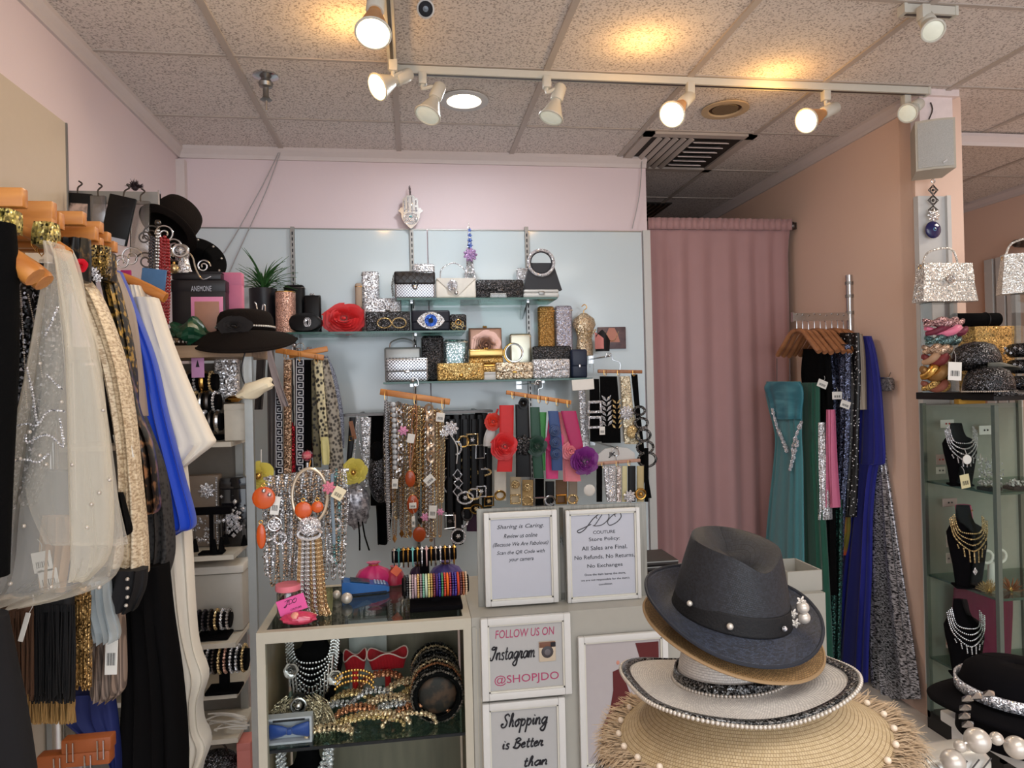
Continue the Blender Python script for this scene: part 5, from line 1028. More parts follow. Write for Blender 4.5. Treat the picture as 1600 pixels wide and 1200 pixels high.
for k, (x, y) in enumerate([(542, 937), (526, 929)]):
    p = at(x, y, Z=CTOP+.012); r = .0165-.004*k; solo('big_pearl', MB().ball((0, 0, r), r, (1, 1, 1), 24, 14), PEARL, ['big cream pearl on the glass counter before the card reader', 'smaller cream pearl beside the gold tassels on the counter'][k], 'pearl', (p.x, p.y, CTOP), 'loose pearls on the counter')
def pouch(label, x0, y0, x1, y1, Y, z, m, name='gift_pouch', gather=True):
    cx, zb, w, h = box_at(x0, y0, x1, y1, Y, z); t = T(name, label, 'pouch', (cx, Y, zb)); n = 40; rg = random.Random(int(x0)); R = []
    for u, s in ((0, .9), (.06, 1), (.4, 1.02), (.66, .8), (.84, .3), (.9, .22), (1, .42)):
        R.append([V((w/2*s*cos(2*pi*j/n)*(1+.06*sin(7*2*pi*j/n)*u), .035*s*sin(2*pi*j/n)*(1+.15*sin(9*2*pi*j/n)*u), h*u)) for j in range(n)])
    MB().loft(R).build('body', m, t); MB().torus((0, 0, h*.87), w*.12, .003, 'Z', 16, 6, 1, .6).build('tie', GOLD, t); return t
pouch('magenta satin pouch behind the card reader, the fuller one', 556, 878, 612, 925, 2.285, CTOP, MAGE); pouch('crimson satin pouch beside the bracelet bars behind the card reader', 600, 884, 632, 925, 2.29, CTOP, mat('crimson_satin', (156, 24, 56), .4, sheen=.3))
pouch('purple satin pouch under the rear bracelet bar', 672, 876, 722, 912, 2.285, CTOP, mat('purple_pouch', (74, 62, 132), .45, sheen=.2)); pouch('dark purple satin pouch behind the front bracelet bar', 640, 880, 666, 915, 2.295, CTOP, mat('dark_pouch', (48, 30, 60), .45))
hang_tag('orange and white square tag hanging from the rear bracelets', 619, 892, 13, 13, 2.17, .7, mat('orange_card', (206, 96, 66), .6), False)
# pink jar, card and wrapped favours at the counter corner
p = at(450, 950, Y=1.99); t = T('pink_jar', 'clear favour jar with a pink lid at the counter corner', 'jar', (p.x, 2.0, CTOP)); h = at(450, 915, Y=2.0).z-CTOP
MB().lathe([(0, 0), (.028, 0), (.031, .006), (.031, h*.8), (.027, h*.88), (.026, h*.92)], 28).build('glass_body', CLEAR, t); MB().lathe([(0, h*.88), (.034, h*.88), (.035, h*.93), (.034, h*1.05), (0, h*1.06)], 28).build('lid', mat('jar_lid_pink', (222, 120, 134), .4), t); MB().ball((0, 0, h*.4), .027, (1, 1, h*.4/.027), 14, 8).build('filling', GBLK if False else mat('jar_filling', (96, 30, 44), .4, var=.4, vs=120), t)
t = T('pink_card', 'bright pink shop card leaning against the pink-lidded jar', 'card', at(456, 945, Y=1.955), None, (0, -.28, 0)); MB().rbox((0, 0, 0), (pm(42, 1.95), .003, pm(24, 1.95)), .001, 1).build('sheet', mat('hot_pink_card', (226, 92, 160), .5), t); script('JDO', -.002, .004, .034, .006, INK, t, -.002, .0008); lettering('COUTURE', .008, -.012, .03, .005, INK, t, -.0018)
p = at(467, 970, Z=CTOP+.015); t = T('favour_bag', 'pink cellophane favour bag lying before the pink card', 'bag', (p.x, 1.945, CTOP)); s0 = MB(); s0.ball((0, 0, .018), 1, (.048, .022, .018), 20, 12)
for v in s0.v: f = 1+.12*sin(v.x*300)*sin(v.z*260+v.y*200); v.x *= f; v.y *= f
s0.build('film', mat('pink_cellophane', (196, 60, 90), .15, coat=.8, var=.3, vs=60), t, 20); MB().ball((-.01, -.008, .024), .014).build('sweet', mat('sweet_peach', (226, 150, 130), .3, coat=.4), t)
# ---- necklace tree on the counter
YT = 2.1; p = at(480, 712, Y=YT); zt = p.z
t = T('necklace_stand', 'slim necklace stand with a pink crystal knob on the counter', 'stand', (p.x, YT, CTOP)); a, b = at(412, 748, Y=YT), at(545, 734, Y=YT); l = V((p.x, YT, CTOP))
MB().lathe([(0, 0), (.05, 0), (.05, .006), (.012, .012), (0, .012)], 28).build('base', CHROME, t); MB().cyl((0, 0, .01), (0, 0, zt-CTOP-.02), .005).build('rod', CHROME, t); MB().ball((0, 0, zt-CTOP), .017, n=9, m=5).build('knob', glass('pink_crystal', (240, 170, 190), .25), t, 10); MB().ball((0, 0, zt-CTOP), .013, n=7, m=4).build('knob_core', mat('pink_core', (226, 130, 160), .2), t, 10)
MB().tube([a-l, (a+b)/2-l+V((0, 0, .006)), b-l], .005, 8).build('cross_arm', CHROME, t)
TG = 'necklaces on the counter stand'; rg = random.Random(33); TM = [('silver chain', SILV, 1), ('crystal', RHIN, 0), ('bronze bead', glit('bronze_beads', (176, 150, 124), (60, 50, 44), 150), 0), ('silver link', GUN, 1), ('gold chain', GOLD, 1), ('pale crystal', GSILV, 0), ('black bead', GBLK, 0), ('rose bead', GPINK, 0)]
x = 418; i = 0
while x < 540:
    nm, m, k = TM[(i*5+i//3) % 8]; 
    if x > 512 and i % 4 == 1: nm, m, k = ('dark teal bead', glit('teal_beads', (110, 150, 150), (24, 46, 50), 160), 0)
    yb = rg.choice([850, 900, 915, 880]) if x < 505 else rg.choice([830, 880, 905]); w = rg.uniform(3, 7); Y = YT-.016-.014*(i % 3); yt = 748-(x-412)*.105-2
    loc = at(x, yt, Y=Y); t = T('necklace', f'{nm} necklace, {ORD[i]} strand from the post side of the counter stand', 'necklace', loc, TG); l_ = [(x, yt), (x-w, yt+50), (x-w+rg.uniform(-2, 2), (yt+yb)/2), (x-w*.6, yb-14), (x, yb), (x+w*.6, yb-14), (x+w, (yt+yb)/2), (x+w, yt+50), (x+1, yt)]
    P = [q-loc for q in pts2(l_, Y, 34)]; r = rg.uniform(.0028, .006)
    (MB().chain(P, r*1.3, r*2.4) if k else MB().beads(P, r*.85, r*1.9, 6, 4, .3)).build('strand', m, t)
    if i % 3 == 0: on(t, starflower(.016, 6), x, yb-30-8*(i % 4), Y-.012, 'charm', m)
    if i % 4 == 1: on(t, MB().torus((0, 0, 0), .016, .004), x-2, (yt+yb)/2+12, Y-.012, 'ring_link', RHIN)
    x += 4.3; i += 1
for k, (x, y, r, lab) in enumerate([(412, 778, 17, 'round orange flower disc at the post end of the counter necklaces'), (474, 797, 13, 'orange disc showing through the big oval hoop'), (496, 792, 9, 'smaller orange disc at the edge of the oval hoop'), (408, 838, 10, 'orange pendant below the round orange flower disc')]): disc_charm(lab, x, y, r*(1 if k < 3 else .7), r*(1 if k < 3 else 1.9), YT-.075, ORG)
for k, (x, y) in enumerate([(412, 767), (421, 773)]): solo('pearl_bead', MB().ball((0, 0, 0), .006), SILV, ['silver bead at the top of the round orange disc', 'silver bead beside the first on the round orange disc'][k], 'bead', at(x, y, Y=YT-.088))
t = T('oval_hoop', 'large silver-beige oval hoop hanging on the counter stand', 'hoop', at(484, 775, Y=YT-.07)); MB().torus((0, 0, 0), pm(25, YT), .0048, 'Y', 48, 8, 1, 1.6).build('ring', mat('champagne_hoop', (206, 190, 168), .3, .6), t); MB().tube([(0, 0, pm(40, YT)), (0, .03, pm(50, YT))], .002, 5).build('loop', GOLD, t)
t = T('ball_tassel', 'silver braided ball with long metal tassels falling to the counter', 'tassel', at(484, 822, Y=YT-.085)); MB().ball((0, 0, 0), pm(14, YT), (1.2, .8, 1), 16, 10).build('ball', RHIN, t); MB().torus((0, -.01, -pm(10, YT)), pm(16, YT), .005, 'Y', 24, 6, 1, .5).build('collar', SILV, t)
z0 = at(484, 822, Y=YT-.085).z
for i in range(13):
    xx = -pm(17, YT)+pm(34, YT)*i/12; e = pm(8, YT)*max(0, i-6)/6
    MB().chain([(xx*.8, -.004*(i % 3), -pm(14, YT)), (xx, -.006*(i % 3)-.004, -.14), (xx+e*.4, -.01*(i % 3), -(z0-CTOP)+.03), (xx+e+.004, -.02-.008*(i % 2), -(z0-CTOP)+.006)], .0045, .0062, .36).build('tassel', SILV if i in (2, 3, 4, 5, 8) else mat('champagne_chain', (206, 178, 138), .3, .9), t)
hang_tag('cream tag turned on its corner beside the oval hoop', 529, 771, 17, 19, YT-.09, .55, mat('cream_card', (228, 214, 182), .7)); hang_tag('white tag below the round orange disc', 430, 790, 13, 28, YT-.06, .15)
t = T('crystal_flower', 'round crystal flower charm on the counter necklaces', 'charm', at(429, 819, Y=YT-.075)); starflower(.016, 8).build('petals', RHIN, t); MB().torus((0, 0, 0), .018, .003).build('ring', SILV, t)
t = T('pink_charm', 'pink gauze charm beside the cream cornered tag', 'charm', at(514, 762, Y=YT-.08)); starflower(.02, 7).build('petals', mat('charm_gauze_pink', (206, 120, 140), .6), t)
strand('pale blue-grey cord among the counter necklaces', [(519, 740), (519, 780), (521, 820), (522, 850)], YT-.07, mat('bluegrey_cord', (120, 136, 150), .5), .005, 'tube')
# ---- inside the glass case
def bust(label, px, pyt, pyb, Y, z, w, m=VELV, lean=0.):
    p = at(px, pyt, Y=Y); h = p.z-z; t = T('necklace_bust', label, 'bust', (p.x, Y, z)); R = []
    for u, s, dy in ((0, .62, .0), (.06, .66, 0), (.3, .8, -.005), (.55, .98, 0), (.68, 1, .01), (.75, .8, .02), (.79, .52, .028), (.86, .42, .034), (.95, .38, .04), (1, .34, .042)):
        R.append([V((w/2*s*cos(2*pi*j/24), dy+w*.22*(s if u < .8 else .9*s)*sin(2*pi*j/24), h*u)) for j in range(24)])
    MB().loft(R).build('form', m, t); MB().rbox((0, .01, .005), (w*.7, w*.5, .01), .004).build('foot', m, t); return t, h
def bib(t, w, z0, z1, y, rows, m, r=.004, name='strand', flower=False):
    """rows of curved bead strands across a bust, as a thing of its own"""
    mb = MB()
    for k in range(rows):
        u = k/max(1, rows-1); zb = z0+(z1-z0)*u; ww = w*(.34+.12*u)
        mb.beads(curve([(-ww, y+.03, z0+.05+.02*(1-u)), (-ww*.8, y+.006, (z0+zb)/2+.01), (0, y-.01-.012*u, zb), (ww*.8, y+.006, (z0+zb)/2+.01), (ww, y+.03, z0+.05+.02*(1-u))], 24), r, r*2.1, 6, 4, .2)
    return mb
BZ = .97-.012
t, h = bust('black velvet bust in the glass counter wearing a silver net bib', 490, 992, 1130, 2.17, ZS, .17); l = ROOTLOC[t.name]
b = T('bib_necklace', 'silver net bib necklace with rosettes on the bust in the glass counter', 'necklace', l+V((0, -.05, h*.62))); mb = bib(b, .17, .02, -.10, 0, 8, SILV, .0042)
for k in range(12): mb.tube([(-.07+.012*k, -.004, .05-.1*sin(pi*(k+.5)/12)), (-.06+.0105*k, -.02, -.03-.09*sin(pi*(k+.5)/12))], .0025, 5)
mb.build('net', SILV, b)
for x, z in ((-.055, .01), (.07, -.02), (-.035, -.075)): rose(.02, 3, .4, 4, 5).xf(Matrix.Translation((x, -.03, z))).build('rosette', SILV, b); 
t = T('feather_brooch', 'silver feathered bow brooch lying left in the glass counter', 'brooch', V((at(478, 1110, Y=2.0).x-.02, 2.02, ZS+.08))); fb = MB(); rg = random.Random(8)
for i in range(150):
    s = rg.choice((-1, 1)); a = rg.uniform(-.5, .5); L = rg.uniform(.04, .075); o = V((s*rg.uniform(.01, .05), rg.uniform(-.015, .015), rg.uniform(-.03, .03)-.012*abs(s)))
    fb.tube([o, o+V((s*L*.6*cos(a), -.01, -L*.5+L*.5*sin(a))), o+V((s*L*.8*cos(a), -.012, -L*1.0+.02*sin(a)))], .0016, 4)
fb.build('feathers', glit('feather_silver', (210, 196, 166), (90, 82, 70), 140), t)['kind'] = 'stuff'; MB().torus((.0, -.02, 0), .02, .004).ball((0, -.02, 0), .011).build('centre', SILV, t); MB().rbox((0, .0, -.06), (.05, .03, .04), .004).build('card_base', INK, t)
cx, zb, w, h = box_at(415, 1123, 487, 1166, 1.945, ZS); t = T('bow_tie_box', 'white window box holding a blue bow tie in the glass counter', 'box', (cx, 1.965, ZS))
f = MB()
for s in (-1, 1): f.box((s*(w/2-.003), 0, h/2), (.006, .03, h)); f.box((0, 0, h/2+s*(h/2-.003)), (w-.012, .03, .006))
f.build('tray', PAPER, t); MB().box((0, .012, h/2), (w-.012, .004, h-.012)).build('backing', mat('bow_card', (180, 186, 196), .6), t); MB().box((0, -.0145, h*.9), (w*.7, .002, .006)).build('slot', INK, t)
bt = T('bow_tie', 'royal blue satin bow tie inside the white window box', 'bow tie', (cx, 1.962, ZS+h*.46)); q = MB()
for s in (-1, 1): q.loft([[V((s*x, -.004+dy*.006*sin(a), zz*cos(a)*.8+.0)) for a in [2*pi*k/12 for k in range(12)]] for x, zz, dy in ((.004, .010, 1), (.02, .018, 1.4), (w*.40, .026, 1), (w*.44, .024, .5))])
BOW = mat('bow_blue', (32, 66, 140), .35, sheen=.3); q.build('wings', BOW, bt); MB().rbox((0, -.006, 0), (.016, .018, .018), .005).build('knot', BOW, bt)
def headband(label, px, py, Y, z, R, m, r=.006, a0=.2, a1=2.9, flat=1., rot=0., lay=0., name='headband', rows=2, group=None):
    p = at(px, py, Y=Y); t = T(name, label, 'headband', (p.x, Y, z), group, (lay, 0, rot)); mb = MB()
    for k in range(rows): mb.beads([(R*cos(a), (k-.5*(rows-1))*r*1.9, R*flat*sin(a)) for a in [a0+(a1-a0)*i/30 for i in range(31)]], r, r*1.9, 6, 4, .25)
    mb.build('beading', m, t); MB().tube([(R*.97*cos(a), 0, R*.97*flat*sin(a)-.001) for a in [a0+(a1-a0)*i/24 for i in range(25)]], r*.7, 6).build('band', m if m is SILV else BLACK, t); return t
HG = 'headbands heaped in the glass counter'; CHB = glit('champagne_crystals', (250, 226, 190), (140, 104, 76), 150, k=1.2); CPB = glit('copper_crystals', (214, 150, 110), (110, 62, 46), 150); DKB = glit('smoky_crystals', (150, 140, 134), (30, 28, 30), 150)
for i, (px, Y, R, m, fl, z, lab) in enumerate([(515, 1.98, .06, CHB, .3, .004, 'small champagne headband lying flat against the bow tie box'), (660, 2.02, .085, CPB, .5, .006, 'copper headband with flat arch by the dark roll'), (575, 2.0, .1, RHING, .3, .005, 'long gold rhinestone headband lying low at the front'), (625, 2.04, .08, RHIN, .5, .006, 'clear stone headband beneath the champagne ones'), (550, 2.11, .07, RHING, .75, .006, 'gold rhinestone headband upright near the bust'), (655, 2.09, .07, RHING, .8, .008, 'gold rhinestone headband upright near the dark roll'), (640, 1.99, .075, CHB, .42, .004, 'champagne crystal headband lying frontmost in the glass counter'), (590, 2.0, .09, CHB, .36, .006, 'champagne crystal headband lying beside the bow tie box'), (560, 2.04, .07, CPB, .55, .006, 'copper crystal headband standing behind the bow tie box'), (610, 2.06, .085, CHB, .6, .006, 'champagne headband with an orange lining, mid heap'), (585, 2.10, .07, RHIN, .8, .008, 'clear crystal headband behind the copper one'), (640, 2.12, .08, CHB, .85, .008, 'pale beaded headband against the dark headband roll'), (600, 2.17, .08, CPB, .95, .008, 'reddish crystal headband at the back of the heap'), (530, 2.08, .06, RHIN, .6, .006, 'clear crystal headband by the velvet bust')]):
    headband(lab, px, 1140, Y, ZS+z, R, m, .0068, .05, pi-.05, fl, rows=3, group=HG, lay=-.25 if i in (6, 7) else 0)
t = T('wire_headband', 'gold beaded double-row headband lying on the heap', 'headband', V((at(555, 1085, Y=2.05).x, 2.03, ZS+.125))); 
for k in range(3): MB().beads([(.055*cos(a), -.008*k, .03*sin(a)-.012*k) for a in [.2+2.7*i/24 for i in range(25)]], .0042, .0085, 6, 4).build('bead_row', GOLD, t)
for k, (x, y, R, lab) in enumerate([(555, 1048, .034, 'small red ribbed roll standing behind the headbands'), (606, 1045, .06, 'large red ribbed fan with white edging behind the headbands')]):
    p = at(x, y, Y=2.2); t = T('ribbed_fascinator', lab, 'fascinator', (p.x, 2.2, ZS+.02)); hh = p.z-ZS-.0
    MB().loft([[V((R*(.8+.25*u)*cos(a), .03*u*sin(a)*1.2, hh*.75+u*.05+.012*sin(3*a)*u)) for a in [2*pi*j/30 for j in range(30)]] for u in (0, .33, .66, 1)], True, False).build('fan', patt('red_ribs', (150, 14, 28), (206, 40, 54), 'line', 90, .4, .6, .5), t)
    MB().tube([(R*1.05*cos(a), .036*sin(a), hh*.75+.05+.012*sin(3*a)) for a in [2*pi*j/30 for j in range(30)]], .0022, 5, True).build('edging', mat('edging_white', (222, 196, 190), .5), t); MB().cyl((0, 0, 0), (0, 0, hh*.76), .01).build('stem', REDS, t)
RG = 'headbands stacked in a roll in the glass counter'
for i in range(9):
    p = at(684-i*.6, 1112-i*9.2, Y=1.99+.028*i); m = (DKB, GBLK, CPB, CHB, DKB, GBLK, DKB, CHB, GBLK)[i]
    t = T('round_headband', f'{("smoky", "black", "copper", "champagne", "smoky", "black", "smoky", "champagne", "black")[i]} beaded headband, {ORD[i]} from the front of the roll in the glass counter', 'headband', (p.x, 1.99+.028*i, ZS+.076), RG); MB().torus((0, 0, 0), .064, .0075, 'Y', 40, 8).build('band', BLACK, t); b = MB()
    for a in range(58): b.gem((.072*cos(a*2*pi/58), random.uniform(-.006, .004), .072*sin(a*2*pi/58)), .0055)
    b.build('beading', m, t)
solo('backing_card', MB().ball((0, 0, 0), 1, (.055, .012, .055), 24, 8), patt('smoky_card', (20, 17, 15), (74, 52, 38), 'noise', 34, .45, .6, .6), 'brown tissue disc filling the front headband of the roll', 'tissue', (at(684, 1112, Y=2.0).x, 2.004, ZS+.076))
t = T('tissue_sheet', 'pale crumpled tissue sheet at the back of the glass counter', 'tissue', (at(575, 1000, Y=2.28).x, 2.27, ZS)); MB().loft([[V((-.06+.12*u, .01*sin(9*u+4*v), v*.28*(1-.2*abs(u-.5)))) for u in [i/10 for i in range(11)]] for v in (0, .3, .6, 1)], False, False).build('sheet', mat('tissue_grey', (176, 178, 176), .6), t)
t, h = bust('black velvet bust on the lower level of the glass counter', 478, 1172, 1200, 2.06, .32, .16); l = ROOTLOC[t.name]; b = T('bib_necklace', 'heavy crystal bib necklace on the lower bust of the glass counter', 'necklace', l+V((0, -.045, h*.66))); bib(b, .17, .045, -.06, 0, 7, RHIN, .006).build('beading', RHIN, b)
# ================================================================ the stack of hats
def weave(name, c1, c2, su, sv, rough=.7, mort=None):
    m, nt, b = _new(name); L = nt.links; tc = _n(nt, 'ShaderNodeTexCoord'); mp = _n(nt, 'ShaderNodeMapping'); mp.inputs['Scale'].default_value = (su, sv, 1); L.new(tc.outputs['UV'], mp.inputs[0])
    t = _n(nt, 'ShaderNodeTexBrick'); t.inputs['Scale'].default_value = 1; t.inputs['Color1'].default_value = lin(c1); t.inputs['Color2'].default_value = lin(c2); t.inputs['Mortar'].default_value = lin(mort or tuple(x*.45 for x in c1)); t.inputs['Mortar Size'].default_value = .09; t.inputs['Mortar Smooth'].default_value = .6; t.inputs['Brick Width'].default_value = 1; t.inputs['Row Height'].default_value = 1
    L.new(mp.outputs[0], t.inputs[0]); L.new(t.outputs[0], b.inputs['Base Color']); bp = _n(nt, 'ShaderNodeBump'); bp.inputs['Strength'].default_value = .6; bp.inputs['Distance'].default_value = .002; bp.invert = True; L.new(t.outputs['Fac'], bp.inputs['Height']); L.new(bp.outputs[0], b.inputs['Normal']); b.inputs['Roughness'].default_value = rough; return m
def hatpart(rings, name, m, t, th=.0022, ang=70):
    """rings start at the back seam; first point repeated so the weave closes"""
    n = len(rings[0]); mb = MB(); vs = [p for r in rings for p in r]; fs = []; k = len(rings)
    for i in range(k-1):
        for j in range(n-1): fs.append((i*n+j, i*n+j+1, (i+1)*n+j+1, (i+1)*n+j))
    mb.add(vs, fs, [(j/(n-1), i/(k-1)) for i in range(k) for j in range(n)]); o = mb.build(name, m, t, ang); s = o.modifiers.new('s', 'SOLIDIFY'); s.thickness = th; s.offset = 0; return o
def ring(fn, n=96): return [V(fn(pi/2+2*pi*j/n)) for j in range(n+1)]
def brim_rings(ax, ay, wd, zf, n=96, k=12):
    """ax, ay = head oval radii; wd(a) = brim width; zf(a, u) = height at 0..1 across the brim"""
    return [ring(lambda a: (( ax+wd(a)*u)*cos(a), (ay+wd(a)*u)*sin(a), zf(a, u)), n) for u in [i/k for i in range(k+1)]]
def rim_pts(ax, ay, wd, zf, n=120, u=1.): return [V(((ax+wd(a)*u)*cos(a), (ay+wd(a)*u)*sin(a), zf(a, u))) for a in [2*pi*j/n for j in range(n)]]
NAVY = weave('navy_straw', (36, 39, 48), (17, 19, 25), 150, 46, .6); NAVB = weave('navy_straw_brim', (48, 56, 74), (22, 27, 38), 150, 22, .55); TANS = weave('tan_straw', (156, 122, 78), (132, 100, 60), 120, 16, .7)
def crown_rings(ax, ay, H, tx, ty, top=True):
    R = []; RM = lambda a: H+.004*sin(a)-.02*math.exp(-((math.atan2(sin(a+pi/2-.3), cos(a+pi/2-.3)))/.5)**2)
    for u in [i/16 for i in range(17)]:
        e = u**1.35; bx = ax+(tx-ax)*e; by = ay+(ty-ay)*e; R.append(ring(lambda a: (bx*cos(a)*(1-.06*u*u*max(0, -sin(a))*abs(cos(a)))-.005*u, by*sin(a), RM(a)*u)))
    for i, q in enumerate((.96, .88, .74, .56, .36, .18, .02)):
        def f(a, q=q):
            x, y = tx*q*cos(a), ty*q*sin(a); rim = RM(a); d = .034*math.exp(-(x/(tx*.42))**2)*math.exp(-((y+.0*ty)/(ty*.95))**2)+.012*math.exp(-((abs(x)-tx*.75)/.02)**2)*math.exp(-((y+ty*.55)/.04)**2)
            return (x-.005, y, rim+.006*(1-q**4)-d*(1-q**6)-(.004 if q < .5 else 0))
        R.append(ring(f))
    return R
p = at(1142, 950, Y=1.06); t = T('fedora_hat', 'black straw fedora on top of the hat stack with pearl flower on its band', 'hat', p, None, (radians(5), radians(6.5), radians(-4)))
FA, FB = .089, .096
hatpart(crown_rings(FA, FB, .108, .068, .076), 'crown', NAVY, t)
wd = lambda a: .045+.004*cos(2*a)
def zf(a, u): return -.006-.020*u*max(0, -sin(a))**1.0*1.0+.034*u*u*max(0, sin(a))+.022*u**2*abs(cos(a))**3-.004*u
hatpart(brim_rings(FA, FB, wd, zf), 'brim', NAVB, t, .003)
MB().tube(rim_pts(FA, FB, wd, zf), .0028, 6, True).build('brim_edge', mat('navy_edge', (30, 34, 44), .6), t)
hatpart([ring(lambda a: ((FA+.0032-.006*u)*cos(a), (FB+.0032-.005*u)*sin(a), -.006+.03*u)) for u in (0, .1, .5, .9, 1)], 'hat_band', mat('grosgrain_black', (14, 14, 17), .7, bump=.3, bs=300), t)
for a, z, r in ((-pi/2-1.12, .020, .0045), (-pi/2-.42, .008, .0052), (-pi/2+.52, .008, .004)): MB().ball(((FA+.006)*cos(a), (FB+.006)*sin(a), z), r, n=14, m=8).build('pearl_stud', PEARL if r > .0042 else RHIN, t)
a = -pi/2+1.12; c = V(((FA+.009)*cos(a), (FB+.009)*sin(a), .018))
for k, (dx, dz, r) in enumerate([(.004, .010, .0098), (.008, -.006, .0098)]): MB().ball(c+V((dx, -.004, dz)), r, n=18, m=10).build('large_pearl', PEARL, t)
for dx, dz in ((-.010, -.001), (-.004, -.016), (.0, .02)): starflower(.0085, 5).xf(Matrix.Translation(c+V((dx, -.004, dz)))).build('pearl_flower', PEARL, t)
p = at(1145, 968, Y=1.066); t2 = T('tan_fedora', 'tan straw fedora sandwiched under the black one', 'hat', p+V((-.002, .0, -.006)), None, (radians(6), radians(8), radians(4)))
wd2 = lambda a: .048+.004*cos(2*a)
def zf2(a, u): return -.012-.008*u*max(0, -sin(a))+.02*u*u*max(0, sin(a))+.012*u**2*abs(cos(a))**3-.006*u
hatpart(brim_rings(FA+.001, FB+.001, wd2, zf2), 'brim', TANS, t2, .003); MB().tube(rim_pts(FA+.001, FB+.001, wd2, zf2), .0026, 6, True).build('brim_edge', mat('tan_edge', (150, 122, 88), .7), t2)
hatpart([ring(lambda a: ((FA-.001-.004*u)*cos(a), (FB-.001-.004*u)*sin(a), -.012+.012*u)) for u in (0, .5, 1)], 'crown_base', TANS, t2)
# white hat with bead edging
WST = weave('white_straw', (226, 221, 214), (208, 203, 198), 200, 24, .65, (150, 144, 138)); BLKB = glit('black_braid_trim', (150, 150, 150), (16, 16, 17), 260, thr=.7)
p = at(1142, 1056, Y=1.06); t = T('white_sun_hat', 'white straw hat with black braid and a pearl-beaded brim edge', 'hat', p, None, (radians(-4.5), radians(-4), 0)); WA, WB = .088, .09
cwd = lambda a: .089+.013*cos(4*a+pi)-.008*max(0, sin(a))
def zw(a, u): return -.012*u+.006*u*u*(-sin(a))+.024*u*u*abs(cos(a))**2+.010*u*u*cos(4*a+pi)*.6
hatpart(brim_rings(WA, WB, cwd, zw, 120, 14), 'brim', WST, t, .003)
hatpart([ring(lambda a: ((WA-.002-.02*u)*cos(a), (WB-.002-.02*u)*sin(a), .062*u)) for u in [i/8 for i in range(9)]]+[ring(lambda a: (.06*cos(a)*q, .06*sin(a)*q, .062+.004*(1-q))) for q in (.9, .5, .05)], 'crown', WST, t)
hatpart(brim_rings(WA, WB, cwd, lambda a, u: zw(a, .86+.13*u)+.0025, 120, 2), 'edge_braid', BLKB, t, .003) if False else None
o = hatpart([ring(lambda a: ((WA+cwd(a)*u)*cos(a), (WB+cwd(a)*u)*sin(a), zw(a, u)+.003), 120) for u in (.85, .92, .985)], 'edge_braid', BLKB, t, .003)
MB().beads(rim_pts(WA, WB, cwd, zw, 200, 1.02)+[rim_pts(WA, WB, cwd, zw, 200, 1.02)[0]], .0033, .0066, 10, 6).build('edge_pearls', PEARL, t)
hatpart([ring(lambda a: ((WA+.002-.004*u)*cos(a), (WB+.002-.004*u)*sin(a), .004+.014*u)) for u in (0, .5, 1)], 'crown_braid', BLKB, t, .003)
MB().beads([V(((WA+.004)*cos(a), (WB+.004)*sin(a), .003)) for a in [2*pi*j/120 for j in range(121)]], .003, .006, 8, 5).build('crown_pearls', PEARL, t)
# wide natural hat with fringe
NST = weave('natural_straw', (204, 184, 148), (190, 168, 130), 260, 26, .7, (140, 114, 80))
p = at(1165, 1088, Y=1.06); t = T('straw_sun_hat', 'wide natural straw hat with raffia fringe at the bottom of the stack', 'hat', p, None, (radians(-6), radians(-3), 0)); SA = .092
swd = lambda a: .130
def zs(a, u): return .02*(1-u)**2-.038*u-.02*u*u+.006*u*u*cos(3*a+.5)
hatpart(brim_rings(SA, SA, swd, zs, 120, 22), 'brim', NST, t, .003); hatpart([ring(lambda a: ((SA-.02*u)*cos(a), (SA-.02*u)*sin(a), .02+.02*u)) for u in (0, .5, 1)], 'crown', NST, t)
for nm, m, n, rlo, rhi, seed, dz in (('raffia_fringe', mat('raffia', (196, 174, 146), .8, var=.35, vs=60), 4200, .02, .046, 1, 0), ('dark_fringe', mat('dark_raffia', (30, 26, 26), .8), 700, .03, .052, 2, -.012)):
    rg = random.Random(seed); mb = MB()
    for i in range(n):
        a = rg.uniform(0, 2*pi); L = rg.uniform(rlo, rhi); u = rg.uniform(.88, 1.0) if seed == 1 else 1.; b = V(((SA+.13*u)*cos(a), (SA+.13*u)*sin(a), zs(a, u)+.002+dz)); d = V((cos(a), sin(a), 0)); s = V((-sin(a), cos(a), 0)); j = rg.uniform(-.6, .6); up = rg.uniform(-.55, .35) if seed == 1 else rg.uniform(-.9, -.3)
        q1 = b+(d+s*j*.5)*L*.5+V((0, 0, L*.3*up+.003)); q2 = b+(d+s*j)*L*.85+V((0, 0, L*up-.004)); wv = s*rg.uniform(.0009, .002)
        mb.add([b-wv, b+wv, q1-wv, q1+wv, q2, q2+wv*.5], [(0, 1, 3, 2), (2, 3, 5, 4)])
    o = mb.build(nm, m, t, 180); o['kind'] = 'stuff'
for j in range(26): a = 2*pi*j/26; MB().ball(((SA+.118)*cos(a), (SA+.118)*sin(a), zs(a, .9)+.007), .0052, n=12, m=7).build('edge_pearl', mat('ivory_pearl', (232, 216, 196), .22, coat=.6), t)
t = T('hat_stand', 'black pole hat stand under the straw hat', 'stand', (p.x, p.y, 0)); MB().lathe([(0, 0), (.14, 0), (.14, .012), (.02, .02), (0, .02)], 32).build('base', GUN, t); MB().cyl((0, 0, .02), (0, 0, p.z+.02), .012).build('pole', GUN, t); MB().ball((0, 0, p.z+.02), .06, (1, 1, .4), 20, 10).build('head', BLACK, t)
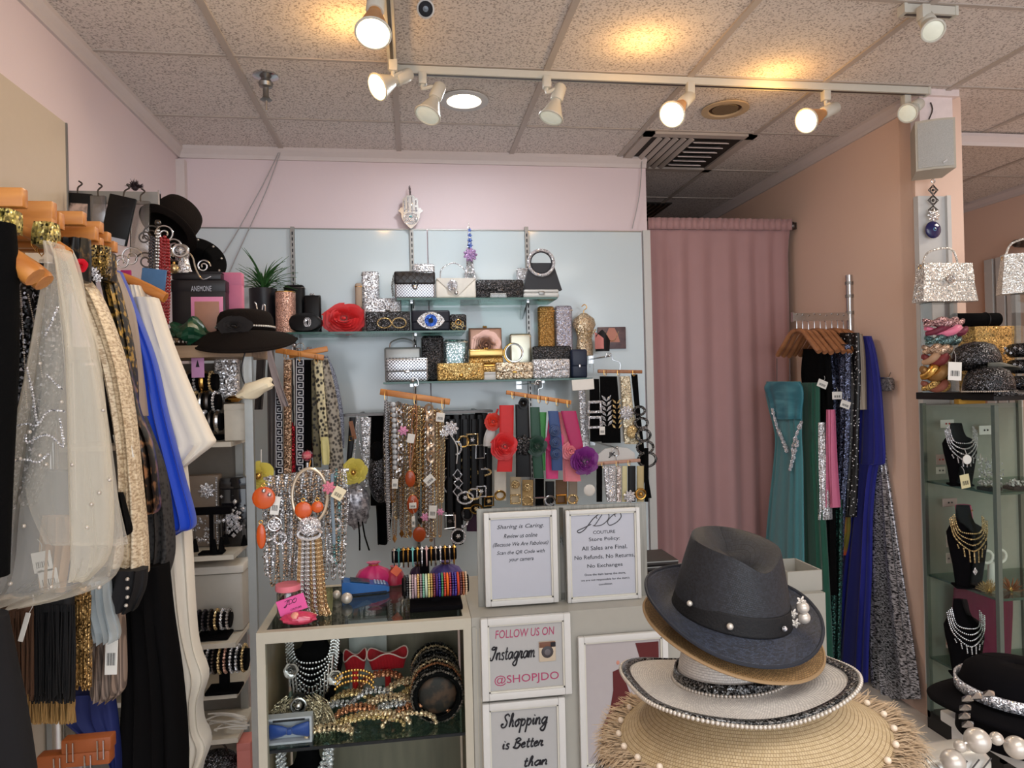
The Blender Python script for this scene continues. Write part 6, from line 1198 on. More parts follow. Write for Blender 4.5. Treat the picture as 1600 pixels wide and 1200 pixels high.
# ================================================================ left: clothes rail
XRL = -.93
t = T('clothes_rail', 'chrome clothes rail along the left wall carrying the nearest garments', 'clothes rail', (XRL, 1.5, 0))
MB().cyl((0, -.95, 1.985), (0, .72, 1.985), .0125).build('rail', CHROME, t)
for y in (-.9, .66): MB().cyl((-.1, y, 0), (-.1, y, 1.985), .016).build('upright', CHROME, t); MB().cyl((-.12, y, 1.985), (.01, y, 1.985), .012).build('bracket', CHROME, t)
MB().cyl((-.02, -.95, .98), (-.02, .66, .98), .0125).build('lower_rail', CHROME, t)
def hanger(label, c, axis='X', half=.215, m=WOOD, hook=.075, name='coat_hanger', drop=.075, r=.0125, group=None, swivel=0.):
    """wooden shaped hanger; c is the neck where the hook enters"""
    t = T(name, label, 'hanger', c, group, (0, 0, swivel)); A = V((1, 0, 0)) if axis == 'X' else V((0, 1, 0))
    for s in (-1, 1):
        P = curve([A*s*.004+V((0, 0, .0)), A*s*half*.3+V((0, 0, -.012)), A*s*half*.65+V((0, 0, -drop*.55)), A*s*half+V((0, 0, -drop))], 12)
        MB().tube(P, [r*.8]+[r*(1+.35*i/12) for i in range(11)]+[r*1.2, r*.7], 10).build('arm', m, t)
    MB().tube(curve([(0, 0, 0), (0, 0, hook*.5)]+[(A.x*.018*sin(q), A.y*.018*sin(q), hook*.5+.02-.02*cos(q)) for q in (.6, 1.5, 2.4, 3.3, 4.1)], 20), .002, 6).build('hook', CHROME, t); return t
def garment(label, rows, Y=None, X=None, m=None, cat='dress', name='dress', depth=.06, folds=4, amp=.012, seed=0, m_=40, parts=(), n=56, grow=1.2, lin_=False, pn='cloth', group=None):
    r0 = rows[0]; loc = at((r0[1]+r0[2])/2, r0[0], Y=Y, X=X); t = T(name, label, cat, loc, group)
    drape(rows, Y, X, depth, folds, amp, n, m_, .0, seed, .7, lin_, grow).build(pn, m, t, 80, True)
    for nm, rw, off, mm, dp in parts:
        yy = None if Y is None else Y+off; xx = None if X is None else X+off
        drape(rw, yy, xx, dp, 3, .006, 40, 30, 0, seed+5, .7, lin_).build(nm, mm, t, 80, True)
    return t
def scatter(t, pts, Y, r, m, name='pearl'):
    for x, y in pts: MB().ball(at(x, y, Y=Y)-ROOTLOC[t.name], r, n=10, m=6).build(name, m, t)
WSATIN = mat('white_crepe', (226, 218, 204), .55, var=.02, sheen=.2); BLUE = mat('royal_blue_crepe', (16, 64, 186), .5, var=.04, sheen=.2)
garment('long white dress with a flared sleeve, farthest on the left rail', [(448, 202, 224), (500, 205, 240), (620, 215, 268), (730, 222, 292), (850, 232, 300), (960, 250, 306), (1010, 268, 312), (1052, 272, 326), (1090, 280, 316), (1130, 286, 318), (1158, 290, 330), (1200, 290, 316), (1250, 290, 312)], 2.12, m=WSATIN, depth=.08, seed=2,
        parts=[('sleeve', [(466, 212, 247), (540, 228, 272), (620, 246, 305), (676, 262, 331), (692, 266, 336), (712, 272, 312), (729, 276, 290)], -.03, WSATIN, .07)])
hanger('wooden hanger of the long white dress', at(168, 428, Y=2.12), 'X', .155, drop=.07)
garment('royal blue dress with a long pointed sleeve beside the white dress', [(424, 172, 188), (470, 184, 208), (560, 213, 243), (650, 224, 264), (740, 244, 288), (815, 262, 307), (828, 266, 290), (836, 268, 276)], 2.03, m=BLUE, depth=.06, seed=3, folds=3)
TAUPE = mat('taupe_satin', (150, 132, 116), .4, sheen=.2, var=.1, vs=10)
garment('taupe satin top between the brocade and the blue dress', [(425, 164, 184), (490, 186, 208), (580, 202, 220), (650, 208, 228)], 1.97, m=TAUPE, cat='top', name='satin_blouse', seed=4)
GBRO = patt('gold_brocade', (30, 26, 20), (176, 140, 66), 'noise', 55, .5, .6, .5, .3); garment('black top with gold scrolling brocade on the left rail', [(410, 154, 172), (470, 168, 190), (560, 184, 208), (640, 194, 212)], 1.91, m=GBRO, cat='top', name='brocade_blouse', seed=5)
BRS = patt('bronze_sequins', (26, 22, 20), (150, 108, 74), 'noise', 34, .48, .6, .3, .5); garment('black top scattered with bronze sequins behind the beige lace', [(560, 168, 200), (640, 196, 216), (700, 210, 238), (782, 222, 248), (800, 226, 246)], 1.87, m=BRS, cat='top', name='sequin_blouse', seed=6)
LACE = patt('black_lace', (10, 10, 11), (48, 46, 46), 'voronoi', 90, .2, .5, .7); garment('long black lace skirt with ridged weave behind the blue sleeve', [(650, 206, 226), (730, 216, 256), (800, 222, 268), (860, 220, 272), (900, 216, 262), (935, 214, 246)], 1.95, m=LACE, cat='skirt', name='lace_skirt', seed=7)
garment('long black trousers-length dress hanging under the beige lace top', [(880, 186, 262), (960, 192, 270), (1060, 194, 284), (1160, 190, 292), (1260, 186, 292)], 1.92, m=mat('black_crepe', (10, 9, 10), .9, spec=.08), seed=8, depth=.1, name='long_dress')
BEI = patt('beige_lace', (176, 152, 122), (228, 212, 184), 'noise', 90, .38, .58, .5, .15, (1, 1, 2.2)); garment('beige sequin-lace jacket with a long sleeve on the left rail', [(428, 108, 130), (470, 126, 160), (560, 160, 192), (650, 180, 208), (740, 190, 217), (820, 184, 226), (888, 174, 230), (896, 176, 228)], 1.78, m=BEI, cat='jacket', name='lace_jacket', seed=9, depth=.07)
garment('black fur-trimmed top beside the beige lace jacket', [(430, 128, 142), (520, 142, 160), (600, 166, 186), (660, 170, 200), (690, 174, 192)], 1.83, m=patt('black_fur', (14, 13, 13), (60, 52, 48), 'noise', 60, .4, .65, .9, stretch=(1, 1, .3)), cat='top', name='fur_trim_blouse', seed=10)
hang_tag('white clothing tag on the black top beside the beige lace jacket', 193, 697, 22, 38, 1.76, -.18)
BOX = mat('black_cuff_cloth', (16, 15, 18), .8); t = garment('black jacket cuff with pearl buttons below the beige lace', [(888, 176, 230), (920, 172, 226), (952, 166, 212)], 1.74, m=BOX, cat='jacket', name='black_jacket', seed=11); scatter(t, [(199, 905), (199, 919), (199, 933), (197, 946)], 1.70, .0045, PEARL, 'button')
# tulle cape
TUL = sheer('white_tulle', (232, 228, 218), .16); TULP = sheer('cream_tulle', (238, 230, 210), .2); YT_ = 1.56
t = garment('sheer white tulle cape with pearls and beaded zigzags on the left rail', [(384, 84, 100), (420, 84, 116), (500, 66, 134), (600, 42, 156), (700, 16, 172), (800, -4, 184), (870, -14, 190), (915, -20, 160), (938, -20, 60)], YT_, m=TUL, cat='cape', name='tulle_cape', seed=12, depth=.10, folds=5, amp=.02, pn='outer_layer', parts=[('pleated_panel', [(392, 88, 108), (470, 96, 132), (560, 104, 154), (700, 107, 170), (800, 109, 176), (868, 111, 170), (905, 112, 140)], -.05, TULP, .05), ('inner_layer', [(430, 84, 112), (600, 60, 150), (760, 40, 180), (850, 70, 200)], .05, TUL, .03)])
scatter(t, [(62, 568), (96, 628), (46, 675), (62, 712), (72, 726), (113, 726), (161, 641), (171, 750), (155, 770), (143, 788), (136, 824), (37, 822), (31, 717), (80, 917), (16, 912), (155, 918)], YT_-.075, .0042, PEARL)
for l_ in ([(20, 668), (40, 662), (58, 665), (68, 650), (80, 641), (104, 643)], [(42, 575), (50, 610), (56, 650), (60, 662)], [(40, 680), (42, 692), (58, 684), (76, 680), (98, 698)], [(24, 720), (40, 718), (60, 722), (76, 708)], [(74, 586), (88, 600), (98, 608)], [(90, 480), (80, 505), (70, 525)], [(94, 655), (98, 680), (100, 697)]): MB().beads([p-ROOTLOC[t.name] for p in pts2(l_, YT_-.072, 20)], .0026, .0055, 5, 4).build('beaded_trim', RHIN, t)
hanger('wooden hanger showing through the tulle cape shoulder', at(20, 354, Y=1.57), 'X', .105, drop=.06, r=.012)
garment('slate blue blouse seen through the tulle cape', [(735, 8, 112), (790, 10, 115), (860, 5, 140), (925, 0, 120)], 1.70, m=mat('slate_blue', (48, 54, 78), .6), cat='blouse', name='blouse', seed=13, depth=.05); garment('tan cloth square hanging under the slate blouse behind the tulle', [(806, 66, 108), (840, 62, 112), (900, 64, 104), (925, 70, 100)], 1.66, m=mat('tan_cloth', (176, 142, 106), .6), cat='scarf', name='scarf', seed=14, depth=.03); garment('black cloth corner behind the tulle cape', [(770, 170, 192), (800, 172, 200), (830, 174, 206), (840, 175, 190)], 1.72, m=BLACK, cat='top', name='black_blouse', seed=15, depth=.03)
for k, (x, y) in enumerate([(66, 878), (76, 905)]): hang_tag(['upper white tag behind the tulle hem', 'lower white tag behind the tulle hem'][k], x, y, 26, 30, 1.64, -.15)
SEQB = glit('black_sequins', (200, 200, 210), (8, 8, 10), 110, thr=.93, metal=.3); t = garment('black sequin dress with white bead lines beside the tulle', [(415, 26, 96), (480, 22, 100), (600, 14, 92), (720, 0, 70), (790, -10, 50)], 1.64, m=SEQB, seed=16, depth=.07, name='sequin_dress')
for l_ in ([(24, 430), (26, 520), (27, 620)], [(32, 455), (38, 560), (42, 640)], [(44, 460), (56, 520), (66, 590)]): MB().beads([p-ROOTLOC[t.name] for p in pts2(l_, 1.64-.05, 16)], .0016, .0044, 5, 4).build('bead_line', PEARL, t)
hanger('orange wooden hanger second from the nearest on the left rail', at(8, 398, Y=1.48), 'X', .07, drop=.055, r=.017); hanger('nearest orange wooden hanger at the left edge', at(-22, 384, Y=1.44), 'X', .085, drop=.06, r=.018)
garment('plain black jacket nearest the camera at the left edge', [(350, -250, 22), (420, -270, 26), (560, -270, 26), (760, -270, 16), (900, -270, 10)], 1.42, m=BLACK, cat='jacket', name='black_jacket', seed=17, depth=.08, folds=3)
garment('dark garment filling the lower left corner', [(960, -270, 8), (1040, -280, 24), (1120, -290, 40), (1230, -300, 56)], 1.38, m=mat('near_black_knit', (18, 17, 20), .9), cat='coat', name='dark_coat', seed=18, depth=.1)
# clamp hangers stacked on the upper rail
t = T('clothes_rail', 'short upper rail holding the blocks of wooden clip hangers', 'clothes rail', (-1.0, 1.3, 2.0)); MB().cyl((0, -.5, -.02), (0, .66, -.02), .011).build('rail', CHROME, t)
for k in (-.45, .6): MB().cyl((0, k, -.02), (-.2, k, -.02), .01).build('bracket', CHROME, t)
CG = 'wooden clip hangers stacked on the upper rail'
for i, (px, py, hh) in enumerate([(40, 310, 28), (86, 331, 28), (98, 346, 24), (133, 342, 20), (86, 354, 22), (160, 356, 17), (152, 366, 20), (172, 371, 15), (160, 380, 16), (182, 386, 16)]):
    p = at(px, py, X=-.735); L = .34; h = pm(hh, p.y); t = T('clip_hanger', f'orange wooden clip hanger, {ORD[i]} block from the camera on the upper left rail', 'hanger', (p.x-L/2, p.y, p.z), CG)
    MB().rbox((0, 0, 0), (L, .022, h), .003).build('bar', WOOD, t)
    for q in (.25, .62): MB().tube([(L*(q-.5)+d, -.014, z*h) for d, z in ((-.008, .4), (-.008, -.9), (0, -1.3), (.008, -.9), (.008, .4))], .0016, 5).build('clip', GOLD, t)
    MB().tube(curve([(-.05, 0, h/2), (-.05, 0, h/2+.02), (-.09, 0, h/2+.03)], 8), .002, 5).build('hook', CHROME, t)
for i, (x0, x1, y0, y1, Y, m, lab) in enumerate([(0, 28, 330, 362, 1.45, glit('green_gold', (210, 196, 120), (60, 56, 30), 110), 'green-gold sequin top clipped under the nearest wooden block'), (58, 90, 350, 386, 1.56, glit('olive_gold', (196, 180, 110), (50, 44, 24), 110), 'olive-gold sequin top clipped under the second wooden block'), (88, 140, 374, 440, 1.66, patt('dark_glitz', (14, 14, 14), (110, 84, 50), 'noise', 50, .5, .64, .4, .4), 'dark top with gold threads under the middle wooden blocks'), (132, 172, 386, 430, 1.78, glit('dark_gold_chains', (190, 160, 96), (20, 18, 16), 130, thr=.5), 'gold chain-trimmed top under the farther wooden blocks'), (158, 178, 396, 440, 1.86, GBRO, 'gold brocade strip under the farthest wooden block')]):
    garment(lab, [(y0, x0, x1), ((y0+y1)/2, x0-1, x1), (y1, x0+2, x1-2)], Y, m=m, cat='top', name='glitter_blouse', seed=30+i, depth=.05)
t = T('fabric_flower', 'small red flower among the dark tops on the left rail', 'flower', at(127, 415, Y=1.62)); rose(pm(9, 1.62), 4, .5, 3, 5).build('petals', mat('bright_red', (214, 24, 44), .5), t)
for k, (x, y) in enumerate([(146, 424), (152, 434)]):
    t = T('crystal_brooch', ['crystal brooch beside the small red flower', 'lower crystal brooch beside the small red flower'][k], 'brooch', at(x, y, Y=1.70)); starflower(.012, 7).build('petals', RHIN, t)
# lower level of the rail
def fringe(label, x0, x1, y0, y1, Y, m, n, top=None, seed=0, cat='fringed top', name='fringed_blouse'):
    loc = at((x0+x1)/2, y0, Y=Y); t = T(name, label, cat, loc); rg = random.Random(seed); mb = MB()
    for i in range(n):
        x = rg.uniform(x0, x1); yy = y1-rg.uniform(0, (y1-y0)*.12); a = at(x, y0, Y=Y+rg.uniform(-.02, .02))-loc; b = at(x+rg.uniform(-3, 3), yy, Y=Y+rg.uniform(-.025, .025))-loc; mb.tube([a, (a+b)/2+V((rg.uniform(-.003, .003), 0, 0)), b], .0018, 4)
    mb.build('fringe', m, t)['kind'] = 'stuff'; drape([(y0-16, x0, x1), (y0+8, x0, x1)], Y, None, .03, 2, .004, 24, 6).build('band', top or m, t, 60, True); return t
fringe('brown and black fringed top at the lower left edge', 0, 52, 955, 1095, 1.6, mat('brown_fringe', (86, 60, 44), .7), 110, seed=1); fringe('black fringed top hanging under the tulle cape', 48, 116, 945, 1100, 1.62, mat('black_fringe', (18, 17, 19), .7), 170, seed=2)
fringe('gold-tipped fringed hem lowest under the tulle cape', 40, 118, 1070, 1132, 1.66, mat('gold_fringe', (168, 134, 84), .5, .3), 170, seed=3, cat='fringed skirt', name='fringed_skirt'); fringe('gold sequin fringe strip beside the black fringed top', 114, 142, 930, 1080, 1.68, glit('old_gold_sequin', (190, 150, 92), (80, 58, 34), 150), 70, seed=4, cat='fringed scarf', name='fringed_scarf')
garment('pale blue-grey sheer scarf below the tulle hem', [(905, 130, 172), (945, 134, 176), (985, 146, 186), (1000, 152, 184)], 1.7, m=sheer('bluegrey_sheer', (176, 186, 190), .55), cat='scarf', name='scarf', seed=41, depth=.04); garment('taupe cardigan with pale fringe edge low on the left rail', [(955, 166, 192), (1010, 150, 196), (1070, 146, 196), (1088, 150, 184)], 1.82, m=patt('taupe_knit', (104, 90, 82), (146, 128, 116), 'line', 60, .4, .6, .8), cat='cardigan', name='cardigan', seed=42, depth=.06)
hang_tag('long white tag with barcode on the taupe cardigan', 174, 1022, 17, 60, 1.76, .05); hang_tag('narrow white tag among the brown fringe', 38, 980, 7, 42, 1.55, .28, lines=False)
garment('dark navy garment low under the black fringe', [(1080, 90, 178), (1120, 95, 184), (1180, 176, 188), (1230, 176, 188)], 1.86, m=mat('dark_navy', (24, 36, 92), .7), cat='dress', name='navy_dress', seed=43, depth=.05)
for i, (px, py, x0) in enumerate([(178, 1160, 100), (176, 1183, 62)]):
    a, b = at(x0, py, Y=1.6), at(px, py, Y=1.6); t = T('clip_hanger', ['upper wooden clip hanger low on the left rail', 'lower wooden clip hanger low on the left rail'][i], 'hanger', (a+b)/2); MB().rbox((0, 0, 0), (b.x-a.x, .03, .03), .004).build('bar', mat('dark_orange_wood', (138, 72, 34), .45, var=.15), t)
    for q in (-.03, .03): MB().tube([(q-.006, -.018, .01), (q-.006, -.018, -.03), (q+.006, -.018, -.03), (q+.006, -.018, .01)], .0016, 5).build('clip', CHROME, t)
# ================================================================ left: wall bracket with hanging packs
bp = at(105, 300, X=XL); YB_ = bp.y; a, b = at(100, 308, Y=YB_), at(249, 302, Y=YB_)
t = T('wall_bracket', 'flat grey display arm on the left wall with packs hanging from it', 'bracket', ((a.x+b.x)/2, YB_, a.z-.0)); MB().box((0, 0, 0), (b.x-a.x, .012, pm(18, YB_))).build('arm', STEEL, t); MB().box((-(b.x-a.x)/2-.008, 0, 0), (.016, .05, .07)).build('wall_plate', STEEL, t); MB().box(((b.x-a.x)/2, 0, .002), (.006, .014, pm(22, YB_))).build('end_stop', CHROME, t)
def pack(label, x0, y0, x1, y1, Y, m, tilt=0., win=None, name='hanging_pack', hook=True):
    cx, zb, w, h = fr(x0, x1, y0, y1, Y); t = T(name, label, 'packet', (cx, Y, zb+h/2), None, (0, tilt, 0)); MB().rbox((0, 0, 0), (w, .014, h), .003).build('packet', m, t)
    if win: MB().rbox(win[0:1][0], win[1], .003).build('print', win[2], t)
    if hook: MB().tube(curve([(0, 0, h/2-.004), (0, 0, h/2+.02), (.012, .002, h/2+.035), (0, .004, h/2+.045)], 12), .003, 6).build('hook', GUN, t)
    return t
HAIR = patt('hair_print', (52, 34, 26), (206, 176, 160), 'noise', 26, .4, .6, .4)
pack('black hair-piece packet with a head photo on the wall arm', 97, 302, 144, 346, YB_-.02, BLKSAT, .06, ((.008, -.008, -.012), (.06, .004, .05), HAIR)); pack('clear grey packet beside the head-photo packet', 142, 306, 166, 348, YB_-.05, glass('grey_film', (170, 170, 172), .2, .2)); t = pack('large black packet hanging tilted on the wall arm', 164, 306, 206, 382, YB_-.07, BLKSAT, .22)
MB().box((.005, -.0085, -.075), (.07, .002, .022)).build('label_strip', PAPER, t)
pack('clear plastic sleeve hanging at the end of the wall arm', 204, 314, 234, 402, YB_-.04, CLEAR, .04)
t = T('hair_scrunchie', 'dark spiky hair bunch on top of the wall arm', 'hairpiece', at(211, 293, Y=YB_)); sp = MB(); rg = random.Random(5)
for i in range(120): d = V((rg.gauss(0, 1), rg.gauss(0, 1), abs(rg.gauss(0, .8)))).normalized(); sp.tube([d*.004, d*rg.uniform(.018, .034)], [.002, .0006], 4)
sp.build('strands', mat('dark_hair', (46, 34, 40), .6), t); MB().ball((0, 0, 0), .012).build('knot', mat('dark_hair', (46, 34, 40), .6), t)
# ================================================================ left: shelf unit with the wooden top
YU0, YU1 = 2.42, 2.68; pt_ = at(388, 600, Y=YU0); XU1 = pt_.x+.012; XU0 = -1.19; ZW = at(330, 545, Y=YU0).z+.012
WBRD = patt('weathered_wood', (120, 98, 78), (164, 138, 112), 'noise', 20, .3, .7, .55, stretch=(.2, 2, 2))
t = T('shelf_unit', 'tall shelf unit with a weathered wooden top and steel post left of the counter', 'shelf unit', ((XU0+XU1)/2, (YU0+YU1)/2, 0)); w = XU1-XU0; d = YU1-YU0
MB().box((0, 0, ZW-.02), (w, d, .04)).build('wooden_top', WBRD, t); PST = mat('post_steel', (168, 172, 172), .35, .8)
for sx_ in (-1, 1):
    for sy_ in (-1, 1): MB().box((sx_*(w/2-.013)-(.09 if sx_*sy_ > 0 and sx_ > 0 else 0), sy_*(d/2-.013), (ZW-.04)/2), (.026, .026, ZW-.04)).build('post', PST, t)
SHELVES = {k: at(370, y, Y=YU0+.02).z for k, y in dict(a=690, b=866, c=1003, d=1082, e=1152).items()}
for k, z in SHELVES.items(): MB().box((-.03, 0, z-.008), (w-.09, d-.03, .016)).build('shelf_board', mat('tray_white', (196, 190, 178), .4), t)
MB().box((-.05, d/2-.006, ZW/2-.02), (w-.14, .008, ZW-.06)).build('back_panel', mat('unit_back', (120, 114, 106), .6), t)
# goods inside the unit
def tier(label, px, py0, py1, Y, rolls, z):
    p = at(px, py1, Y=Y); z += .0015; t = T('bracelet_stand', label, 'stand', (p.x, Y, z)); zt = at(px, py0, Y=Y).z-z
    MB().rbox((0, 0, .008), (.15, .1, .016), .004).build('base', VELV, t); MB().rbox((0, .02, zt/2), (.03, .02, zt), .004).build('post', VELV, t); return t
za = SHELVES['a']; t = tier('three-tier black bracelet stand on the upper shelf of the unit', 316, 580, 690, 2.56, 3, za); l = ROOTLOC[t.name]; k = 0
BCOL = [RHIN, GUN, SILV, RHIN, GOLD, RHING, SILV, GUN]
for j, (py, x0, x1) in enumerate([(597, 262, 340), (629, 278, 344), (659, 292, 348)]):
    Y = 2.56-.035*j; a, b = at(x0, py, Y=Y), at(x1, py, Y=Y); MB().tube([a-l, b-l], .03, 20).build('roll', VELV, t); n = 6 if j < 2 else 5
    for i in range(n):
        x = a.x+(b.x-a.x)*(.12+.76*i/(n-1)); m = BCOL[(i+3*j) % 8]; nm = {RHIN: 'crystal', GUN: 'gunmetal', SILV: 'silver', GOLD: 'gold', RHING: 'gold crystal'}[m]
        bracelet(f'{nm} bracelet, {ORD[i]} from the rail end on the {["top", "middle", "lowest"][j]} roll of the three-tier stand', x, Y, (a.z+b.z)/2, .0345, m, .0055 if i % 2 else .008, 'beads' if m in (RHIN, RHING) else 'band', group='bracelets on the three-tier stand')
t = T('price_sign', 'small lilac sign card clipped above the bracelet rolls', 'sign', at(309, 568, Y=2.45)); MB().rbox((0, 0, 0), (pm(18, 2.45), .003, pm(42, 2.45)), .001).build('card', mat('lilac_card', (190, 140, 186), .6), t); MB().prism([(-.006, -.012), (.006, -.012), (.0, .012)], -.003, -.0015).build('printed_mark', INK, t)
def item_box(label, x0, y0, x1, y1, Y, z, m, d=.05, name='box', lid=None, cat='box'):
    cx, zb, w, h = box_at(x0, y0, x1, y1, Y, z); zb += .0015; h -= .002; t = T(name, label, cat, (cx, Y+d/2, zb)); MB().rbox((0, 0, h*.42), (w, d, h*.84), .004).build('base', m, t); MB().rbox((0, 0, h*.9), (w*1.02, d*1.02, h*.18), .004).build('lid', lid or m, t); return t, w, h
item_box('white plastic tray box beside the bracelet stand', 350, 630, 384, 690, 2.46, za, mat('tray_white', (196, 190, 178), .4), .12, 'tray_box'); clutch('silver glitter clutch under the wooden top', 334, 552, 372, 629, 2.6, at(360, 629, Y=2.5).z, GSILV, .04, 'flap')
p = at(368, 612, Y=2.52); zt_ = at(367, 630, Y=2.50).z; t = T('gold_shoe', 'metallic gold strappy shoe on the white tray box', 'shoe', (p.x, 2.56, zt_+.0)); MB().loft([[V((x+.006*cos(a)*0, wy*cos(a), z+h_*sin(a))) for a in [2*pi*j/12 for j in range(12)]] for x, wy, z, h_ in ((-.045, .006, .01, .006), (-.03, .022, .014, .012), (.0, .02, .016, .013), (.03, .016, .04, .014), (.045, .008, .05, .01))]).build('shoe_upper', GOLD, t); MB().cyl((.036, 0, 0), (.036, 0, .04), .004).build('heel', GOLD, t)
zb_ = SHELVES['b']; BRG = patt('taupe_crystal', (128, 112, 100), (214, 206, 200), 'voronoi', 60, .12, .2, .4, .2)
t, w, h = item_box('taupe crystal-embroidered box bag standing behind the earring bar', 288, 742, 342, 866, 2.58, zb_, mat('taupe_felt', (126, 112, 100), .6), .05, 'box_bag', cat='bag'); starflower(.03, 8).xf(Matrix.Translation((.02, -.03, h*.78))).build('crystal_flower', RHIN, t)
for s in (-1, 1): MB().beads([(s*w*.45, -.028, .01), (s*w*.45, -.028, h*.96)], .004, .008, 6, 4).build('crystal_edge', RHIN, t)
bb = MB(); rg = random.Random(6)
for i in range(60): bb.gem((rg.uniform(-.42, .42)*w, -.028, rg.uniform(.05, .5)*h), rg.uniform(.003, .007), (1, .5, 1))
bb.build('crystals', RHIN, t)
t, w, h = item_box('glossy black box beside the taupe crystal box', 345, 745, 386, 866, 2.56, zb_, mat('piano_black', (22, 22, 26), .12, coat=.5), .06, 'gloss_box'); 
p = at(330, 798, Y=2.47); t = T('earring_bar', 'black bar with black tassel earrings on the middle shelf of the unit', 'stand', (p.x, 2.47, zb_)); z = p.z-zb_; MB().rbox((0, 0, z), (.13, .02, .026), .004).build('bar', VELV, t); MB().box((0, 0, z/2), (.012, .012, z)).build('post', VELV, t); MB().rbox((0, 0, .004), (.08, .05, .008), .003).build('base', VELV, t)
for k, (x, y0, y1) in enumerate([(304, 812, 862), (334, 808, 866), (345, 806, 862), (353, 812, 850), (381, 812, 852)]):
    a, b = at(x, y0, Y=2.45), at(x, y1, Y=2.45); t = T('tassel_earring', f'black tassel earring, {ORD[k]} from the rail end under the earring bar', 'earring', a, 'tassel earrings on the bar'); L = a.z-b.z; MB().cyl((0, 0, 0), (0, 0, -L*.62), .0018).build('drop', GUN, t); MB().lathe([(0, -L*.58), (.004, -L*.6), (.011, -L*.95), (.012, -L), (0, -L)], 12).build('tassel', BLACK, t)
t = T('crystal_brooch', 'large crystal cluster brooch before the glossy black box', 'brooch', at(364, 812, Y=2.5)); bb = MB(); rg = random.Random(2)
for i in range(70): bb.gem((rg.gauss(0, .016), rg.uniform(-.008, 0), rg.gauss(0, .03)), rg.uniform(.004, .009))
bb.build('crystals', RHIN, t)
def clearbox(label, x0, y0, x1, y1, Y, z, d=.2):
    cx, zb, w, h = box_at(x0, y0, x1, y1, Y, z); t = T('storage_box', label, 'box', (cx, Y+d/2, zb)); MB().rbox((0, 0, h*.44), (w, d, h*.86), .01).build('body', mat('frosted_plastic', (176, 172, 164), .35, var=.05), t); MB().rbox((0, 0, h*.93), (w*1.04, d*1.03, h*.12), .006).build('lid', mat('lid_white', (214, 210, 202), .4), t); return t
zc_ = SHELVES['c']; clearbox('frosted storage box with white lid in the shelf unit', 290, 884, 380, 1000, 2.54, zc_, .12)
def roll(label, x0, x1, py, Y, z, r, mats, nm, m=VELV):
    a, b = at(x0, py, Y=Y), at(x1, py, Y=Y); c = (a+b)/2; z += .0015; t = T('bracelet_stand', label, 'stand', (c.x, Y, z)); MB().tube([a-V((c.x, Y, z)), b-V((c.x, Y, z))], r, 20).build('roll', m, t); MB().rbox((0, 0, (c.z-z)/2), (.03, .026, c.z-z), .003).build('post', m, t); MB().rbox((.0, 0, .006), (.11, .08, .012), .004).build('base', m, t)
    for i, (mm, n2) in enumerate(mats): bracelet(f'{n2} bracelet, {ORD[i]} from the rail end {nm}', a.x+(b.x-a.x)*(.08+.84*i/(len(mats)-1)), Y, c.z, r+.006, mm, .0055, 'beads', group='bracelets '+nm)
DBD = mat('dark_bead', (44, 40, 46), .2, coat=.4)
roll('black bracelet roll with dark beads above the lower tray', 306, 362, 968, 2.5, zc_, .026, [(DBD, 'dark bead'), (DBD, 'black bead'), (GUN, 'gunmetal'), (RHING, 'gold crystal'), (RHIN, 'crystal'), (SILV, 'silver flower')], 'on the dark-bead roll')
roll('black bracelet roll full of crystal bangles on the lower tray', 312, 388, 1030, 2.46, SHELVES['d'], .036, [(RHIN, 'crystal'), (GSILV, 'silver glitter'), (GUN, 'gunmetal'), (RHING, 'gold crystal'), (GPINK, 'rose'), (RHIN, 'clear crystal'), (GSILV, 'frosted crystal'), (RHING, 'pale gold')], 'on the crystal-bangle roll')
solo('cable_bundle', (lambda mb: [mb.tube(curve([(random.uniform(-.08, .0), random.uniform(-.03, .03), .004+.007*i), (random.uniform(-.04, .02), random.uniform(-.03, .02), .012+.007*i), (random.uniform(.03, .06), -.03, .018+.006*i), (random.uniform(.06, .09), -.02, .008+.005*i)], 14), .0032, 5) for i in range(9)] and mb)(MB()), mat('cable_white', (206, 202, 194), .5), 'bundle of looped white cords on the low shelf', 'cord', (at(350, 1140, Y=2.5).x, 2.5, SHELVES['e']))
item_box('pink box low beside the steel post', 370, 1160, 392, 1230, 2.46, at(380, 1232, Y=2.46).z, mat('box_pink', (196, 120, 112), .6), .08, 'pink_box')
t = T('beaded_bag', 'dark beaded bag at the bottom of the shelf unit', 'bag', at(340, 1192, Y=2.5)); MB().ball((0, 0, 0), 1, (.07, .05, .045), 24, 14).build('body', GBLK, t); MB().torus((0, 0, .04), .03, .004, 'Y', 20, 6).build('handle', GUN, t)
# on the wooden top
t, w, h = item_box('black boxed bra pack with a pink-framed window on the wooden top', 268, 436, 352, 505, 2.55, ZW, mat('pack_black', (30, 28, 32), .35), .06, 'boxed_pack'); 
MB().rbox((w*.16, -.032, h*.42), (w*.6, .004, h*.64), .008).build('pink_frame', mat('pack_pink', (222, 140, 178), .5), t); MB().rbox((w*.16, -.035, h*.42), (w*.46, .003, h*.5), .008).build('window', mat('skin_tone_print', (170, 124, 104), .4), t); lettering('ANEMONE', .06*w, h*.86, w*.38, h*.08, PAPER, t, -.0325); lettering('the natural beauty of you', .0, h*.07, w*.8, h*.05, PAPER, t, -.0325)
for k, x in enumerate((-.42, -.3)): MB().ball((x*w, -.031, h*.2), .007, (1, .2, 1)).build('badge', mat('badge_tan', (200, 180, 150), .5), t)
t, w, h = item_box('flat black pack lying on the boxed bra pack', 268, 424, 345, 437, 2.56, ZW+h, mat('pack_black', (30, 28, 32), .35), .06, 'flat_pack')
